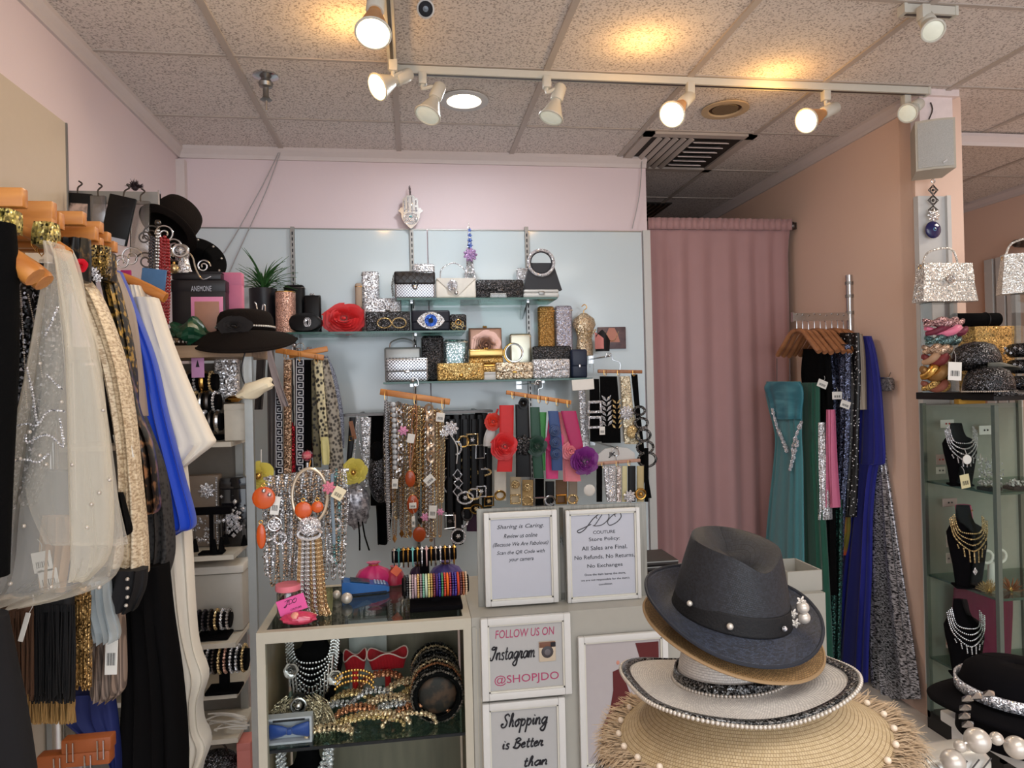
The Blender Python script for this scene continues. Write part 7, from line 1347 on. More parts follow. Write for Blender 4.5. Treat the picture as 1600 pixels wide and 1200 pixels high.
t, w, h = item_box('pink face-photo pack standing by the plant pot', 344, 424, 378, 505, 2.6, ZW, mat('pack_rose', (196, 110, 140), .5), .04, 'pink_pack'); MB().ball((w*.1, -.022, h*.3), 1, (w*.34, .004, h*.2), 20, 8).build('printed_face', mat('printed_skin2', (222, 170, 150), .5), t)
gb = MB().ball((0, 0, .05), 1, (.07, .05, .055), 22, 14)
for v in gb.v: f = 1+.22*sin(v.x*95+v.z*60)*sin(v.z*110-v.y*80); v.x *= f; v.y *= f; v.z = max(0, v.z*(.9+.15*sin(v.x*80)))
solo('green_bag', gb, mat('green_film', (18, 66, 46), .3, var=.5, vs=40), 'crumpled green plastic bag under the boxed bra pack end', 'bag', (at(296, 510, Y=2.5).x, 2.50, ZW), ang=15)
t = T('studded_dish', 'studded dark jewellery dish on the wooden top', 'dish', (at(266, 522, Y=2.48).x, 2.48, ZW)); MB().lathe([(0, 0), (.05, 0), (.06, .012), (.052, .026), (.03, .034), (0, .034)], 28).build('dish', GUN, t); ss = MB()
for k in range(24): ss.ball((.058*cos(k*pi/12), .058*sin(k*pi/12), .014), .005, n=6, m=4)
ss.build('studs', SILV, t)
# felt hat with flower resting over post and shelf
zh = ZW; p = at(382, 520, Y=2.5); t = T('felt_hat', 'black wide-brimmed felt hat with a fabric flower and pearl band on the wooden top', 'hat', (p.x, 2.52, ZW+.004)); FELT = mat('black_felt', (26, 21, 19), .95, bump=.6, bs=260, spec=.1); HR = .092
fz = lambda a, u: .045+.006*u-.055*u**1.5*max(0, -sin(a))**.8-.028*u*u
hatpart(brim_rings(HR, HR*.95, lambda a: .078, fz, 72, 10), 'brim', FELT, t, .006); MB().tube(rim_pts(HR, HR*.95, lambda a: .078, fz, 80), .0045, 8, True).build('brim_edge', FELT, t)
hatpart([ring(lambda a: ((HR)*s*cos(a), HR*.95*s*sin(a), .05+z), 72) for s, z in ((1, 0), (1, .026), (.97, .046), (.88, .062), (.64, .071), (.3, .072), (.02, .07))], 'crown', FELT, t, .004)
MB().beads([V(((HR+.005)*cos(a), (HR*.95+.005)*sin(a), .062)) for a in [2*pi*k/90 for k in range(91)]], .0042, .0085, 7, 5).build('pearl_band', PEARL, t); rose(.05, 5, .4, 3, 5).xf(Matrix.Translation((-.012, -HR-.012, .058)) @ Matrix.Diagonal((1.1, .7, .62, 1))).build('fabric_flower', mat('felt_flower', (30, 26, 26), .8), t)
# scroll jewellery rack
p = at(247, 352, Y=2.6); t = T('scroll_rack', 'dark metal scroll jewellery rack with a ball finial on the wooden top', 'rack', (p.x, 2.6, ZW)); z = p.z-ZW; MB().cyl((0, 0, 0), (0, 0, z), .005).build('rod', GUN, t); MB().ball((0, 0, z+.008), .012).build('finial', GUN, t); MB().lathe([(0, 0), (.06, 0), (.05, .01), (.01, .016)], 24).build('foot', GUN, t)
def scroll(cx, cz, r, d, t, m, turns=1.6, y=0):
    MB().tube([V((cx+d*r*(1-a/(turns*2*pi)*.8)*cos(a), y, cz+r*(1-a/(turns*2*pi)*.8)*sin(a))) for a in [turns*2*pi*k/40 for k in range(41)]], .0028, 6).build('scroll', m, t)
for k, (x, y, r, d) in enumerate([(236, 366, 14, 1), (258, 366, 14, -1), (273, 385, 12, -1), (226, 372, 10, 1), (283, 400, 14, -1), (205, 402, 16, 1), (228, 408, 14, -1), (273, 400, 10, 1), (318, 416, 10, 1), (270, 420, 14, 1), (190, 410, 12, -1)]): q = at(x, y, Y=2.58)-V((p.x, 2.6, ZW)); scroll(q.x, q.z, pm(r, 2.58), d, t, SILV if k % 3 else GUN, y=q.y)
l = V((p.x, 2.6, ZW))
MB().tube([q-l for q in pts2([(283, 388), (300, 400), (306, 420), (316, 436), (330, 432)], 2.56, 16)], .003, 6).build('side_arm', SILV, t)
for k, (x, y0, y1, m, nm) in enumerate([(236, 370, 430, 'k', 'black'), (241, 372, 440, 'k', 'black and silver'), (246, 360, 425, 's', 'silver'), (252, 372, 508, 'red', 'red'), (257, 370, 515, 'red', 'red'), (262, 375, 505, 'red', 'red')]):
    mm = mat('red_beads', (150, 30, 34), .25, coat=.4) if m == 'red' else DBD if m == 'k' else SILV
    strand(f'{nm} bead necklace, {ORD[k]} from the clothes rail side on the scroll rack', [(x, y0), (x-2, (y0+y1)/2), (x, y1), (x+2.5, (y0+y1)/2), (x+1, y0)], 2.52, mm, .0055, group='necklaces on the scroll rack')
t = T('silver_hand', 'silver ring-shaped cuff resting on the scroll rack', 'cuff', at(282, 392, Y=2.55)); MB().torus((0, 0, 0), .02, .006, 'Y', 24, 8, 1.2, 1).build('band', SILV, t); MB().gem((0, -.004, 0), .014).build('stone', RHIN, t)
t = T('gold_ball', 'gold bauble beside the crystal figure on the wooden top', 'bauble', at(272, 420, Y=2.56)); MB().ball((0, 0, 0), .018, n=18, m=10).build('ball', mat('soft_gold', (200, 176, 130), .25, .8), t); MB().cyl((0, 0, .016), (0, 0, .024), .005).build('cap', GOLD, t)
t = T('crystal_figure', 'small pewter crystal tower ornament on the scroll rack', 'ornament', at(288, 428, Y=2.58)); MB().lathe([(0, 0), (.03, 0), (.022, .02), (.016, .05), (.01, .07), (0, .08)], 16).build('body', GSILV, t)
# two black hats on the back
p = at(268, 352, Y=2.75); t = T('black_bowler', 'black crowned hat tilted above the scroll rack', 'hat', p, None, (radians(-30), radians(26), 0)); hatpart([ring(lambda a: (.082*s*cos(a), .088*s*sin(a), z), 60) for s, z in ((1, -.03), (1.0, .03), (.98, .06), (.9, .082), (.7, .092), (.35, .094), (.02, .094))], 'crown', FELT, t, .004); fz2 = lambda a, u: -.03+.01*u; hatpart(brim_rings(.082, .088, lambda a: .03, fz2, 60, 4), 'brim', FELT, t, .004)
p = at(308, 405, Y=2.85); t = T('black_sun_hat', 'black brim hat with small pearls behind the scroll rack', 'hat', p, None, (radians(60), radians(30), radians(10))); hatpart(brim_rings(.05, .05, lambda a: .06, lambda a, u: -.01*u*u, 60, 6), 'brim', BLACK, t, .004); hatpart([ring(lambda a: (.05*s*cos(a), .05*s*sin(a), -z), 48) for s, z in ((1, 0), (.95, .03), (.6, .045), (.02, .047))], 'crown', BLACK, t, .004)
for k in range(9): a = k*.68; MB().ball((.09*cos(a), .09*sin(a), .006), .0045).build('pearl', PEARL, t)
t = T('denim_tag', 'blue sequinned card hanging by the white dress hanger', 'card', at(240, 438, Y=2.18)); MB().rbox((0, 0, 0), (pm(34, 2.18), .008, pm(34, 2.18)), .002, 1, M=Matrix.Rotation(.12, 4, 'Y')).build('card', mat('denim_blue', (70, 110, 152), .6, var=.2), t); MB().tube([(0, 0, .03), (0, .02, .09)], .002, 5).build('string', GUN, t)
t = T('magenta_tag', 'small magenta card beside the blue dress shoulder', 'card', at(197, 430, Y=2.17)); MB().rbox((0, 0, 0), (pm(14, 2.3), .006, pm(14, 2.3)), .002, 1).build('card', mat('magenta_card', (170, 40, 110), .6), t)
# ================================================================ right: gown rail on the wall
YR = 3.43; zbar = at(1285, 495, Y=YR).z
t = T('gown_rail', 'slotted chrome post and flat arm on the right wall carrying the gowns', 'display arm', (2.345, YR, zbar)); a = at(1239, 495, Y=YR); zt = at(1331, 430, Y=YR).z
MB().box(((a.x-2.345)/2, 0, 0), (2.345-a.x, .014, .042)).build('arm', CHROME, t); MB().box((a.x-2.345-.003, 0, .0), (.006, .018, .05)).build('end_cap', CHROME, t); MB().cyl((0, 0, -.35), (0, 0, zt-zbar), .017, n=20).build('post', CHROME, t)
for z in (.02, .11, .18): MB().lathe([(.017, z-.008), (.021, z-.008), (.021, z+.008), (.017, z+.008)], 20, cap=False).build('collar', STEEL, t)
MB().rbox((.008, 0, -.3), (.02, .05, .06), .003).build('wall_plate', CHROME, t)
GT = mat('teal_chiffon', (72, 134, 142), .5, sheen=.3, var=.06); GT2 = patt('teal_satin_fold_shading', (48, 116, 132), (96, 166, 180), 'wave', 22, .2, .8, .4, stretch=(.1, .25, 1))  # bodice bands put light and shade of the gathers into the colour
X0_ = a.x+.02; X = lambda i: X0_+i*(2.305-X0_)/8
HGR = 'wooden gown hangers on the right wall arm'
for i in range(9):
    x = X(i); dz = -.075-.004*(i % 3)
    hanger(f'brown wooden gown hanger, {ORD[i]} from the curtain end of the chrome arm', V((x, YR, zbar+dz+.005)), 'Y', .20, WOODD, .10, drop=.125, r=.011, group=HGR)
t = garment('strapless teal gown with crystal appliqué, first by the curtain', [(596, 1198, 1250), (612, 1196, 1254), (640, 1202, 1253), (680, 1212, 1252), (720, 1210, 1254), (790, 1202, 1255), (860, 1196, 1256), (960, 1190, 1258), (1080, 1184, 1262), (1160, 1180, 1264)], X=X(0), m=GT, seed=50, depth=.03, folds=6, amp=.008, name='teal_gown', pn='skirt', parts=[('gathered_bodice', [(597, 1200, 1249), (606, 1195, 1254), (622, 1200, 1255), (640, 1205, 1253), (655, 1208, 1252)], -.012, GT2, .034)]); ls = ROOTLOC[t.name]
for l_ in ([(1207, 640), (1214, 668), (1224, 690), (1230, 706)], [(1252, 660), (1244, 680), (1238, 700), (1240, 716)], [(1246, 690), (1238, 720), (1234, 735)]): MB().beads([p-ls for p in [at(x, y, X=X(0)-.03) for x, y in l_]], .010, .011, 6, 4, .5).build('crystal_applique', RHIN, t)
for s in (1214, 1234): MB().tube([at(s, 560, X=X(0)-.01)-ls, at(s, 600, X=X(0)-.01)-ls], .002, 5).build('hanging_loop', GUN, t)
garment('emerald green gown next to the teal gown', [(598, 1252, 1280), (650, 1252, 1280), (720, 1254, 1282), (800, 1254, 1288), (900, 1254, 1294), (1060, 1252, 1302), (1150, 1250, 1304)], X=X(1)+.02, m=mat('emerald_chiffon', (24, 82, 66), .5, sheen=.3, var=.08), seed=51, depth=.03, folds=6, amp=.007, name='green_gown')
garment('black beaded-top gown third from the curtain', [(545, 1256, 1296), (600, 1254, 1300), (680, 1278, 1302), (800, 1284, 1304), (930, 1286, 1306)], X=X(3), m=BLACK, seed=52, depth=.03, name='black_gown')
garment('silver glitter shift peeking below the green gown', [(660, 1280, 1288), (720, 1280, 1292), (780, 1282, 1296), (812, 1284, 1296)], X=X(2), m=GSILV, seed=53, depth=.03, name='silver_dress'); garment('pink dress showing as a narrow strip among the gowns', [(640, 1294, 1302), (720, 1296, 1304), (793, 1297, 1309)], X=X(3)-.02, m=mat('candy_pink', (198, 104, 138), .5), seed=54, depth=.03, name='pink_dress')
NSQ = glit('navy_sequins', (130, 140, 176), (22, 26, 42), 140, thr=.6); garment('navy sequin gown beside the pink dress', [(538, 1294, 1328), (600, 1302, 1328), (700, 1304, 1326), (790, 1298, 1320), (860, 1296, 1316), (1000, 1292, 1312)], X=X(5), m=NSQ, seed=55, depth=.03, name='navy_gown')
garment('dark green sequin gown low behind the navy sequins', [(780, 1298, 1316), (860, 1292, 1316), (1000, 1290, 1314), (1100, 1288, 1312)], X=X(4), m=glit('green_sequins', (60, 110, 100), (10, 22, 22), 140, thr=.6), seed=56, depth=.03, name='green_sequin_gown')
t = garment('black gown dotted with crystals in the middle of the arm', [(520, 1302, 1342), (580, 1314, 1344), (660, 1318, 1342), (740, 1318, 1340), (808, 1318, 1336)], X=X(6), m=patt('crystal_dotted', (240, 240, 244), (14, 14, 16), 'voronoi', 70, .16, .24, .4), seed=57, depth=.03, name='dotted_gown')
garment('olive and orange ombre dress seen as a thin strip', [(700, 1312, 1322), (780, 1312, 1326), (830, 1314, 1326), (868, 1312, 1318)], X=X(6)+.03, m=patt('ombre', (120, 110, 40), (196, 80, 40), 'noise', 4, .45, .55, .6, stretch=(1, 1, .6)), seed=58, depth=.03, name='ombre_dress')
garment('grey pearl-sheen top near the post end of the arm', [(522, 1330, 1346), (560, 1334, 1350), (640, 1336, 1352)], X=X(7), m=mat('pearl_grey', (140, 126, 110), .4, .2), seed=59, depth=.03, cat='top', name='grey_blouse')
GB = mat('cobalt_crepe', (26, 34, 132), .5, var=.06, sheen=.2); garment('cobalt blue gown with a long cape sleeve by the wall', [(525, 1345, 1360), (550, 1346, 1368), (600, 1344, 1376), (660, 1340, 1381), (722, 1336, 1383), (730, 1334, 1372), (800, 1328, 1364), (900, 1316, 1362), (1000, 1306, 1358), (1066, 1302, 1356)], X=X(8), m=GB, seed=60, depth=.03, folds=5, amp=.007, name='blue_gown')
SMET = patt('silver_metallic', (36, 36, 42), (214, 216, 224), 'noise', 70, .42, .6, .3, .55, (1, 1, 3)); garment('silver and black metallic skirt gown nearest the column', [(700, 1372, 1381), (760, 1364, 1391), (850, 1354, 1404), (950, 1354, 1419), (1040, 1358, 1432), (1092, 1364, 1439)], X=2.335, m=SMET, seed=61, depth=.03, folds=5, amp=.012, name='metallic_gown')
for k, (x, y, r) in enumerate([(1285, 600, .4), (1308, 618, 0.), (1321, 632, .35)]):
    p = at(x, y, X=X((2, 4, 4)[k])-.01); hang_tag(['white price tag turned on the black gown', 'cream price tag with print in the middle of the gowns', 'white price tag low on the navy sequin gown'][k], x, y, 18, 13, p.y, r)
p = at(1385, 601, X=2.325); t = T('glitter_clutch', 'grey glitter clutch hung on the wall beside the cobalt gown', 'clutch bag', p); MB().rbox((0, 0, 0), (.03, .09, .065), .01).build('body', glit('grey_glitter', (150, 148, 150), (40, 40, 44), 150), t); MB().rbox((-.004, 0, .034), (.02, .085, .006), .002).build('frame', SILV, t); MB().tube([(.01, 0, .03), (.025, 0, .06)], .002, 5).build('loop', GUN, t)
# ================================================================ right: column ornament and glass case
p = at(1458, 283, Y=2.89); t = T('eye_ornament', 'silver filigree wall hanging with a blue glass eye on the column', 'ornament', p); l = V(p)
MB().torus((0, 0, 0), .009, .0025).build('loop', SILV, t); fg = MB()
for k, (y, w, h) in enumerate([(297, 9, 9), (313, 10, 9), (328, 9, 7)]):
    q = at(1458, y, Y=2.89)-l; ww, hh = pm(w, 2.89), pm(h, 2.89); fg.tube([q+V((-ww, 0, 0)), q+V((0, 0, hh)), q+V((ww, 0, 0)), q+V((0, 0, -hh))], .003, 5, True); fg.torus(q, ww*.6, .0025, 'Y', 16, 5); fg.ball(q, .007)
fg.build('filigree', GUN, t)
q = at(1459, 336, Y=2.885)-l; starflower(pm(12, 2.89), 8).xf(Matrix.Translation(q)).build('flower_cluster', SILV, t)
q = at(1458, 359, Y=2.885)-l; R = pm(15, 2.89)
for nm, s, c, dy in (('eye_glass', 1, (26, 28, 84), 0), ('eye_white_ring', .5, (170, 206, 226), -.006), ('eye_iris', .3, (90, 150, 196), -.009), ('eye_pupil', .13, (16, 20, 40), -.012)): MB().ball(q+V((0, dy, 0)), R*s, (1, .3, 1), 24, 10).build(nm, mat('glass_'+nm, c, .1, coat=.6), t)
CX0, CX1, YC0, YC1 = 2.29, 2.80, 2.45, 2.86; ZCT = at(1437, 617, Y=2.85).z+.012
t = T('display_case', 'tall glass display case with a black top beside the column', 'display case', ((CX0+CX1)/2, (YC0+YC1)/2, 0)); w, d = CX1-CX0, YC1-YC0; BTOP = mat('black_laminate', (26, 24, 24), .35)
MB().rbox((0, 0, ZCT-.016), (w+.02, d+.02, .032), .003).build('top', BTOP, t); MB().box((0, 0, .04), (w, d, .08)).build('base', BTOP, t)
for sx_ in (-1, 1):
    for sy_ in (-1, 1): MB().box((sx_*(w/2-.009), sy_*(d/2-.009), ZCT/2), (.018, .018, ZCT-.1)).build('corner_post', mat('case_post', (110, 124, 118), .3, .6), t)
CGL = glass('case_glass', (244, 248, 245), .02, .02, .35, .15)
MB().box((-w/2+.002, 0, ZCT/2), (.004, d-.04, ZCT-.12)).build('side_glass', CGL, t); MB().box((0, -d/2+.002, ZCT/2), (w-.04, .004, ZCT-.12)).build('front_glass', CGL, t); MB().box((0, d/2-.003, ZCT/2), (w-.04, .006, ZCT-.12)).build('back_panel', mat('case_back', (150, 154, 144), .4), t)
ZC1, ZC2, ZC3 = 1.125, .70, .325
for z in (ZC1, ZC2, ZC3): MB().box((0, 0, z-.004), (w-.022, d-.022, .007)).build('glass_shelf', SHG, t); MB().box((-w/2+.013, 0, z-.004), (.003, d-.03, .009)).build('shelf_edge', EDGE, t); MB().box((0, -d/2+.013, z-.004), (w-.03, .003, .009)).build('shelf_edge', EDGE, t)
def drops(mb, w, z0, n, L, r):
    for k in range(n): u = (k/(n-1)-.5)*2; mb.beads([(u*w, -.03*(1-u*u)-.005, z0-.02*(1-u*u)), (u*w*.9, -.032*(1-u*u)-.008, z0-L*(1-.75*u*u))], r, r*2.1, 6, 4)
    return mb
for k, (px, pt2_, z, Y, wd_, lab, nlab, m, kind) in enumerate([(1492, 662, ZC1, 2.66, .13, 'black velvet bust on the top shelf of the glass case', 'layered silver collar necklace on the top-shelf bust of the glass case', RHIN, 0), (1503, 792, ZC2, 2.62, .15, 'black velvet bust on the middle shelf of the glass case', 'gold bib necklace with a teardrop pendant on the middle-shelf bust', RHING, 1), (1499, 941, ZC3, 2.62, .15, 'black velvet bust on the lowest shelf of the glass case', 'silver layered necklace with two drops on the lowest-shelf bust', SILV, 2)]):
    t, h = bust(lab, px+7, pt2_, 0, Y, z+.001, wd_); t.rotation_euler = (0, 0, radians(-24)); l = ROOTLOC[t.name]
    b = T('bust_necklace', nlab, 'necklace', l+V((-.0, -.006, h*.70)), None, (0, 0, radians(-24))); bib(b, wd_, .0, -.07, -.034, 4, m, .0034).build('strands', m, b)
    drops(MB(), wd_*.34, -.05, 7, .05 if kind != 1 else .07, .003).xf(Matrix.Translation((0, -.03, 0))).build('drops', m, b)
    if kind: MB().gem((0, -.07, -.15 if kind == 1 else -.12), .013, (.7, .5, 1.3)).build('pendant', RHIN, b)
    if kind == 2: MB().gem((.03, -.06, -.12), .012, (.7, .5, 1.3)).build('pendant', RHIN, b)
p = at(1511, 718, Y=2.56); t = T('round_tag', 'round cream tag on the top-shelf bust', 'tag', p); MB().cyl((0, -.002, 0), (0, .002, 0), pm(8, 2.56), n=28).build('disc', TAG, t); MB().tube([(0, 0, .018), (0, .01, .04)], .001, 4).build('string', WHITE, t)
hang_tag('yellowish price tag below the round cream tag in the glass case', 1508, 752, 18, 24, 2.55, -.15, mat('tag_yellow', (214, 204, 160), .7))
p = at(1520, 795, Y=2.7); t = T('pink_roll', 'hot pink wrapped roll leaning beside the middle-shelf bust', 'roll', (p.x+.02, 2.72, ZC2)); M = Matrix.Rotation(.0, 4, 'Y') @ Matrix.Rotation(-.18, 4, 'Y'); MB().tube([(-.02, 0, .02), (-.03, 0, .12), (-.05, 0, .33)], [.035, .038, .03], 18).build('wrap', mat('hot_pink_wrap', (224, 44, 128), .3, coat=.3), t); MB().torus((-.045, 0, .31), .031, .003, 'Z', 16, 6).build('tie', GOLD, t)
for k in range(4):
    p = at(1532+k*9, 722+6*(k % 2), Y=2.56); t = T('crystal_earring', f'chandelier crystal earring, {ORD[k]} from the column side on the case top shelf', 'earring', p, 'chandelier earrings in the glass case'); z = p.z-ZC1; bb = MB(); rg = random.Random(k)
    for i in range(34): bb.gem((rg.gauss(0, .008), rg.gauss(0, .004), rg.uniform(-z+.004, .02)), rg.uniform(.003, .007))
    bb.build('crystals', RHIN, t); MB().tube([(0, 0, .016), (0, 0, .035)], .0015, 5).build('hook', SILV, t)
for k, (px, Y, m, lab) in enumerate([(1546, 2.53, GBLK, 'dark jewelled tray beside the earrings'), (1580, 2.52, GBLK, 'dark jewelled tray at the right edge of the case')]):
    p = at(px, 760, Y=Y); t = T('jewelled_tray', lab, 'tray', (p.x+.02*k, Y, ZC1)); MB().rbox((0, 0, .008), (.07, .06, .016), .005).build('tray', INK, t); bb = MB(); rg = random.Random(70+k)
    for i in range(46): bb.gem((rg.uniform(-.03, .03), rg.uniform(-.028, .026), .02+rg.uniform(0, .02)), rg.uniform(.004, .009))
    bb.build('stones', GSILV if k else RHIN, t)
for k, (px, lab, m) in enumerate([(1548, 'gold wire hair spray on the middle shelf of the case', RHING), (1582, 'bronze wire hair spray at the right of the middle shelf', mat('bronze_wire', (170, 110, 70), .3, .9))]):
    p = at(px, 915, Y=2.54); t = T('hair_spray_piece', lab, 'hairpiece', (p.x, 2.55, ZC2)); bb = MB(); rg = random.Random(80+k)
    for i in range(70): dd = V((rg.gauss(0, .8), rg.gauss(0, .5), abs(rg.gauss(.5, .5)))).normalized(); bb.tube([dd*.008, dd*rg.uniform(.03, .06)+V((0, 0, .004))], .0012, 4)
    bb.build('wires', m, t); MB().ball((0, 0, .008), .012).build('comb', GOLD, t)
t = T('white_mannequin_hand', 'pale open-armed sunglasses stand in the middle of the case', 'stand', (at(1562, 870, Y=2.58).x, 2.62, ZC2)); MB().lathe([(0, 0), (.03, 0), (.02, .02), (.014, .1), (0, .11)], 20).build('post', TAG, t)
for s in (-1, 1): MB().torus((s*.032, -.01, .13), .026, .006, 'Y', 24, 8).build('rim', TAG, t)
MB().cyl((-.006, -.01, .136), (.006, -.01, .136), .004).build('bridge', TAG, t)
garment('magenta cloth draped at the back of the case lower shelf', [(918, 1490, 1582), (960, 1488, 1582), (1032, 1492, 1578)], 2.80, m=mat('case_magenta', (112, 22, 60), .7), cat='cloth', name='draped_cloth', seed=90, depth=.02, folds=5, amp=.008)
t = T('wire_tangle', 'tangle of thin silver bangles on the lowest case shelf', 'bangles', (at(1556, 1032, Y=2.54).x, 2.56, ZC3+.022)); bb = MB(); rg = random.Random(12)
for i in range(9): q = len(bb.v); bb.torus((0, 0, 0), rg.uniform(.018, .032), .0013, 'Z', 24, 4); bb.xf(Matrix.Translation((rg.uniform(-.02, .03), rg.uniform(-.015, .015), rg.uniform(0, .02))) @ Matrix.Rotation(rg.uniform(-.5, .5), 4, 'X'), q)
bb.build('bangles', SILV, t)['kind'] = 'stuff'
for k, (x, y, w_, h_) in enumerate([(1470, 718, 18, 18), (1470, 735, 18, 12), (1480, 662, 26, 14), (1484, 785, 28, 14), (1484, 845, 14, 22), (1484, 872, 14, 18), (1482, 1005, 10, 16), (1540, 672, 26, 16)]):
    Y = 2.74-.0*k; p = at(x, y, Y=2.80); t = T('earring_card', f'small earring card, {ORD[k]} from the top down at the back of the glass case', 'card', p, 'earring cards in the glass case'); MB().rbox((0, 0, 0), (pm(w_, 2.8), .003, pm(h_, 2.8)), .001, 1).build('card', TAG if k % 3 else mat('card_pinkish', (196, 170, 166), .6), t)
    for s in (-1, 1): MB().gem((s*.008, -.004, 0), .005).build('stud', GUN if k % 2 else REDS, t)
t = T('gold_bar_tag', 'gold wooden bar lying just under the black case top', 'bar', at(1515, 627, Y=2.62)); MB().rbox((0, 0, 0), (pm(52, 2.6), .03, pm(9, 2.6)), .003).build('bar', mat('gold_bar', (176, 134, 52), .35, .3), t); MB().tube([(0, 0, .01), (0, 0, .03)], .002, 4).build('hook', GOLD, t)
# ---- on the case top
def twist(label, px0, px1, py0, py1, Y, m, m2=None, group=None, z=None):
    cx, zb, w, h = box_at(px0, py0, px1, py1, Y, z); t = T('knot_headband', label, 'headband', (cx, Y, zb), group); 
    for s in (0, 1): MB().tube([V((w*(u-.5), .012*sin(u*9+s*pi)-.035*sin(pi*u), h*.5+h*.26*cos(u*9+s*pi))) for u in [k/24 for k in range(25)]], [h*.22+h*.16*sin(pi*k/24) for k in range(25)], 9).build('twist', m if s == 0 or not m2 else m2, t)
    return t
z = ZCT; HB = 'knotted headbands stacked on the case top'
for k, (x0, x1, y0, y1, m, m2, lab) in enumerate([(1441, 1478, 594, 611, mat('rust_velvet', (140, 82, 66), .6), GGOLD, 'rust knotted headband with gold beads at the bottom of the stack'), (1440, 1476, 570, 594, mat('bronze_print', (150, 112, 66), .4, .4), GOLD, 'bronze knotted headband, second from the bottom of the stack'), (1442, 1478, 552, 571, mat('wine_velvet', (120, 50, 50), .6), mat('champagne_velvet', (176, 140, 110), .5), 'wine and champagne knotted headband in the middle of the stack'), (1442, 1482, 538, 554, glit('champagne_sequin_band', (214, 186, 160), (130, 100, 80), 130), None, 'champagne sequin headband above the wine one'), (1446, 1498, 524, 539, glit('teal_sequin_band', (110, 140, 140), (30, 44, 46), 130), None, 'dark teal sequin headband in the stack'), (1446, 1508, 509, 525, PINKS, mat('plum_satin', (110, 40, 60), .5), 'pink satin knotted headband near the top of the stack'), (1443, 1503, 497, 511, glit('plum_beads', (200, 160, 160), (70, 24, 40), 130), None, 'plum beaded headband on top of the stack')]):
    t = twist(lab, x0, x1, y0, y1, 2.68-.004*k, m, m2, HB)
    z += .0
def cap(label, px, py, Y, s, m, z, rot, tilt=0., brimm=None):
    p = at(px, py, Y=Y); t = T('baseball_cap', label, 'cap', (p.x, Y, z), None, (0, tilt, rot)); hatpart([ring(lambda a: (.078*s*q*cos(a), .09*s*q*sin(a), .002+zz*s), 48) for q, zz in ((1, 0), (.99, .03), (.93, .06), (.78, .085), (.5, .098), (.2, .102), (.02, .103))], 'crown', m, t, .003); MB().ball((0, 0, .105*s), .007).build('button', m, t)
    R = []
    for u in (0, .33, .66, 1): R.append([V((( .078+.0*u)*s*cos(a)*(1-.10*u), (-.085*abs(sin(a))**.7-.075*u*abs(sin(a))**.8)*s, .006-.018*u*s-.01*cos(a)**2*(-1)*0)) for a in [pi+pi*k/24 for k in range(25)]])
    o = MB().loft(R, False, False).build('peak', brimm or m, t); sm_ = o.modifiers.new('s', 'SOLIDIFY'); sm_.thickness = .004; return t
t = cap('black cap with white pearl lines curving over it on the case top', 1545, 608, 2.50, 1.0, GBLK, ZCT+.0, radians(60))
for k in range(6):
    a_ = -1.25+.5*k; MB().beads([V((.082*cos(a_)*cos(e)*1.0, .094*sin(a_)*cos(e), .004+.102*sin(e))) for e in [i*1.5/16 for i in range(17)]], .0034, .0072, 6, 4).build('pearl_line', PEARL, t)
MB().beads([V((.083*cos(b), .095*sin(b), .006)) for b in [2*pi*i/60 for i in range(61)]], .0034, .0072, 6, 4).build('pearl_rim', PEARL, t)
cap('black glitter cap with a dark peak lying on the pearl-lined cap', 1527, 566, 2.56, 1.0, GBLK, at(1527, 570, Y=2.56).z-.012, radians(75), radians(10), mat('cap_peak_grey', (92, 92, 84), .5))
hang_tag('large cream tag on the black glitter cap', 1492, 580, 26, 32, 2.5, .06)
t, w, h = item_box('gold glitter box behind the caps', 1525, 508, 1586, 613, 2.72, ZCT, GGOLD, .1, 'gold_box'); zz = ZCT+h
cx, zb, w, h = fr(1518, 1592, 490, 512, 2.66); t = T('rolled_pouch', 'rolled black pouch lying on the gold glitter box', 'pouch', (cx, 2.765, zz)); MB().tube([(-w/2, 0, h/2), (-w/2+.006, 0, h/2), (w/2-.006, 0, h/2), (w/2, 0, h/2)], [h*.4, h*.5, h*.5, h*.4], 24).build('roll', BLACK, t); MB().torus((w*.2, 0, h/2), h*.51, .003, 'X', 24, 6).build('strap', BLKSAT, t)
for k, (px, Y, z0, y) in enumerate([(1592, 2.6, ZCT, 600), (1596, 2.62, ZCT+.07, 560), (1596, 2.62, ZCT+.14, 530)]):
    t = T('turban_band', ['black beaded turban band at the right edge, bottom one', 'black beaded turban band at the right edge, middle one', 'black and lilac turban band at the right edge, top one'][k], 'headband', (at(px, y, Y=Y).x+.02, Y, z0)); MB().torus((0, 0, .034), .045, .03, 'Z', 28, 10, 1, 1).build('band', GBLK, t); bb = MB(); 
    for i in range(24): bb.gem((.074*cos(i*pi/12), .074*sin(i*pi/12), .034+.012*sin(i*2)), .008)
    bb.build('stones', RHIN if k else GUN, t)
def riser(label, px0, px1, pyt, Y, z):
    a_, b_ = at(px0, pyt, Y=Y), at(px1, pyt, Y=Y); h = a_.z-z; t = T('acrylic_riser', label, 'riser', ((a_.x+b_.x)/2, Y, z)); w = b_.x-a_.x
    MB().box((-w/2+.002, 0, h/2), (.004, .07, h)).build('leg', ACR, t); MB().box((w/2-.002, 0, h/2), (.004, .07, h)).build('leg', ACR, t); MB().box((0, 0, h-.002), (w, .08, .004)).build('top', ACR, t); return z+h
zr1 = riser('clear acrylic riser under the silver handbag on the case', 1446, 1486, 473, 2.74, ZCT)
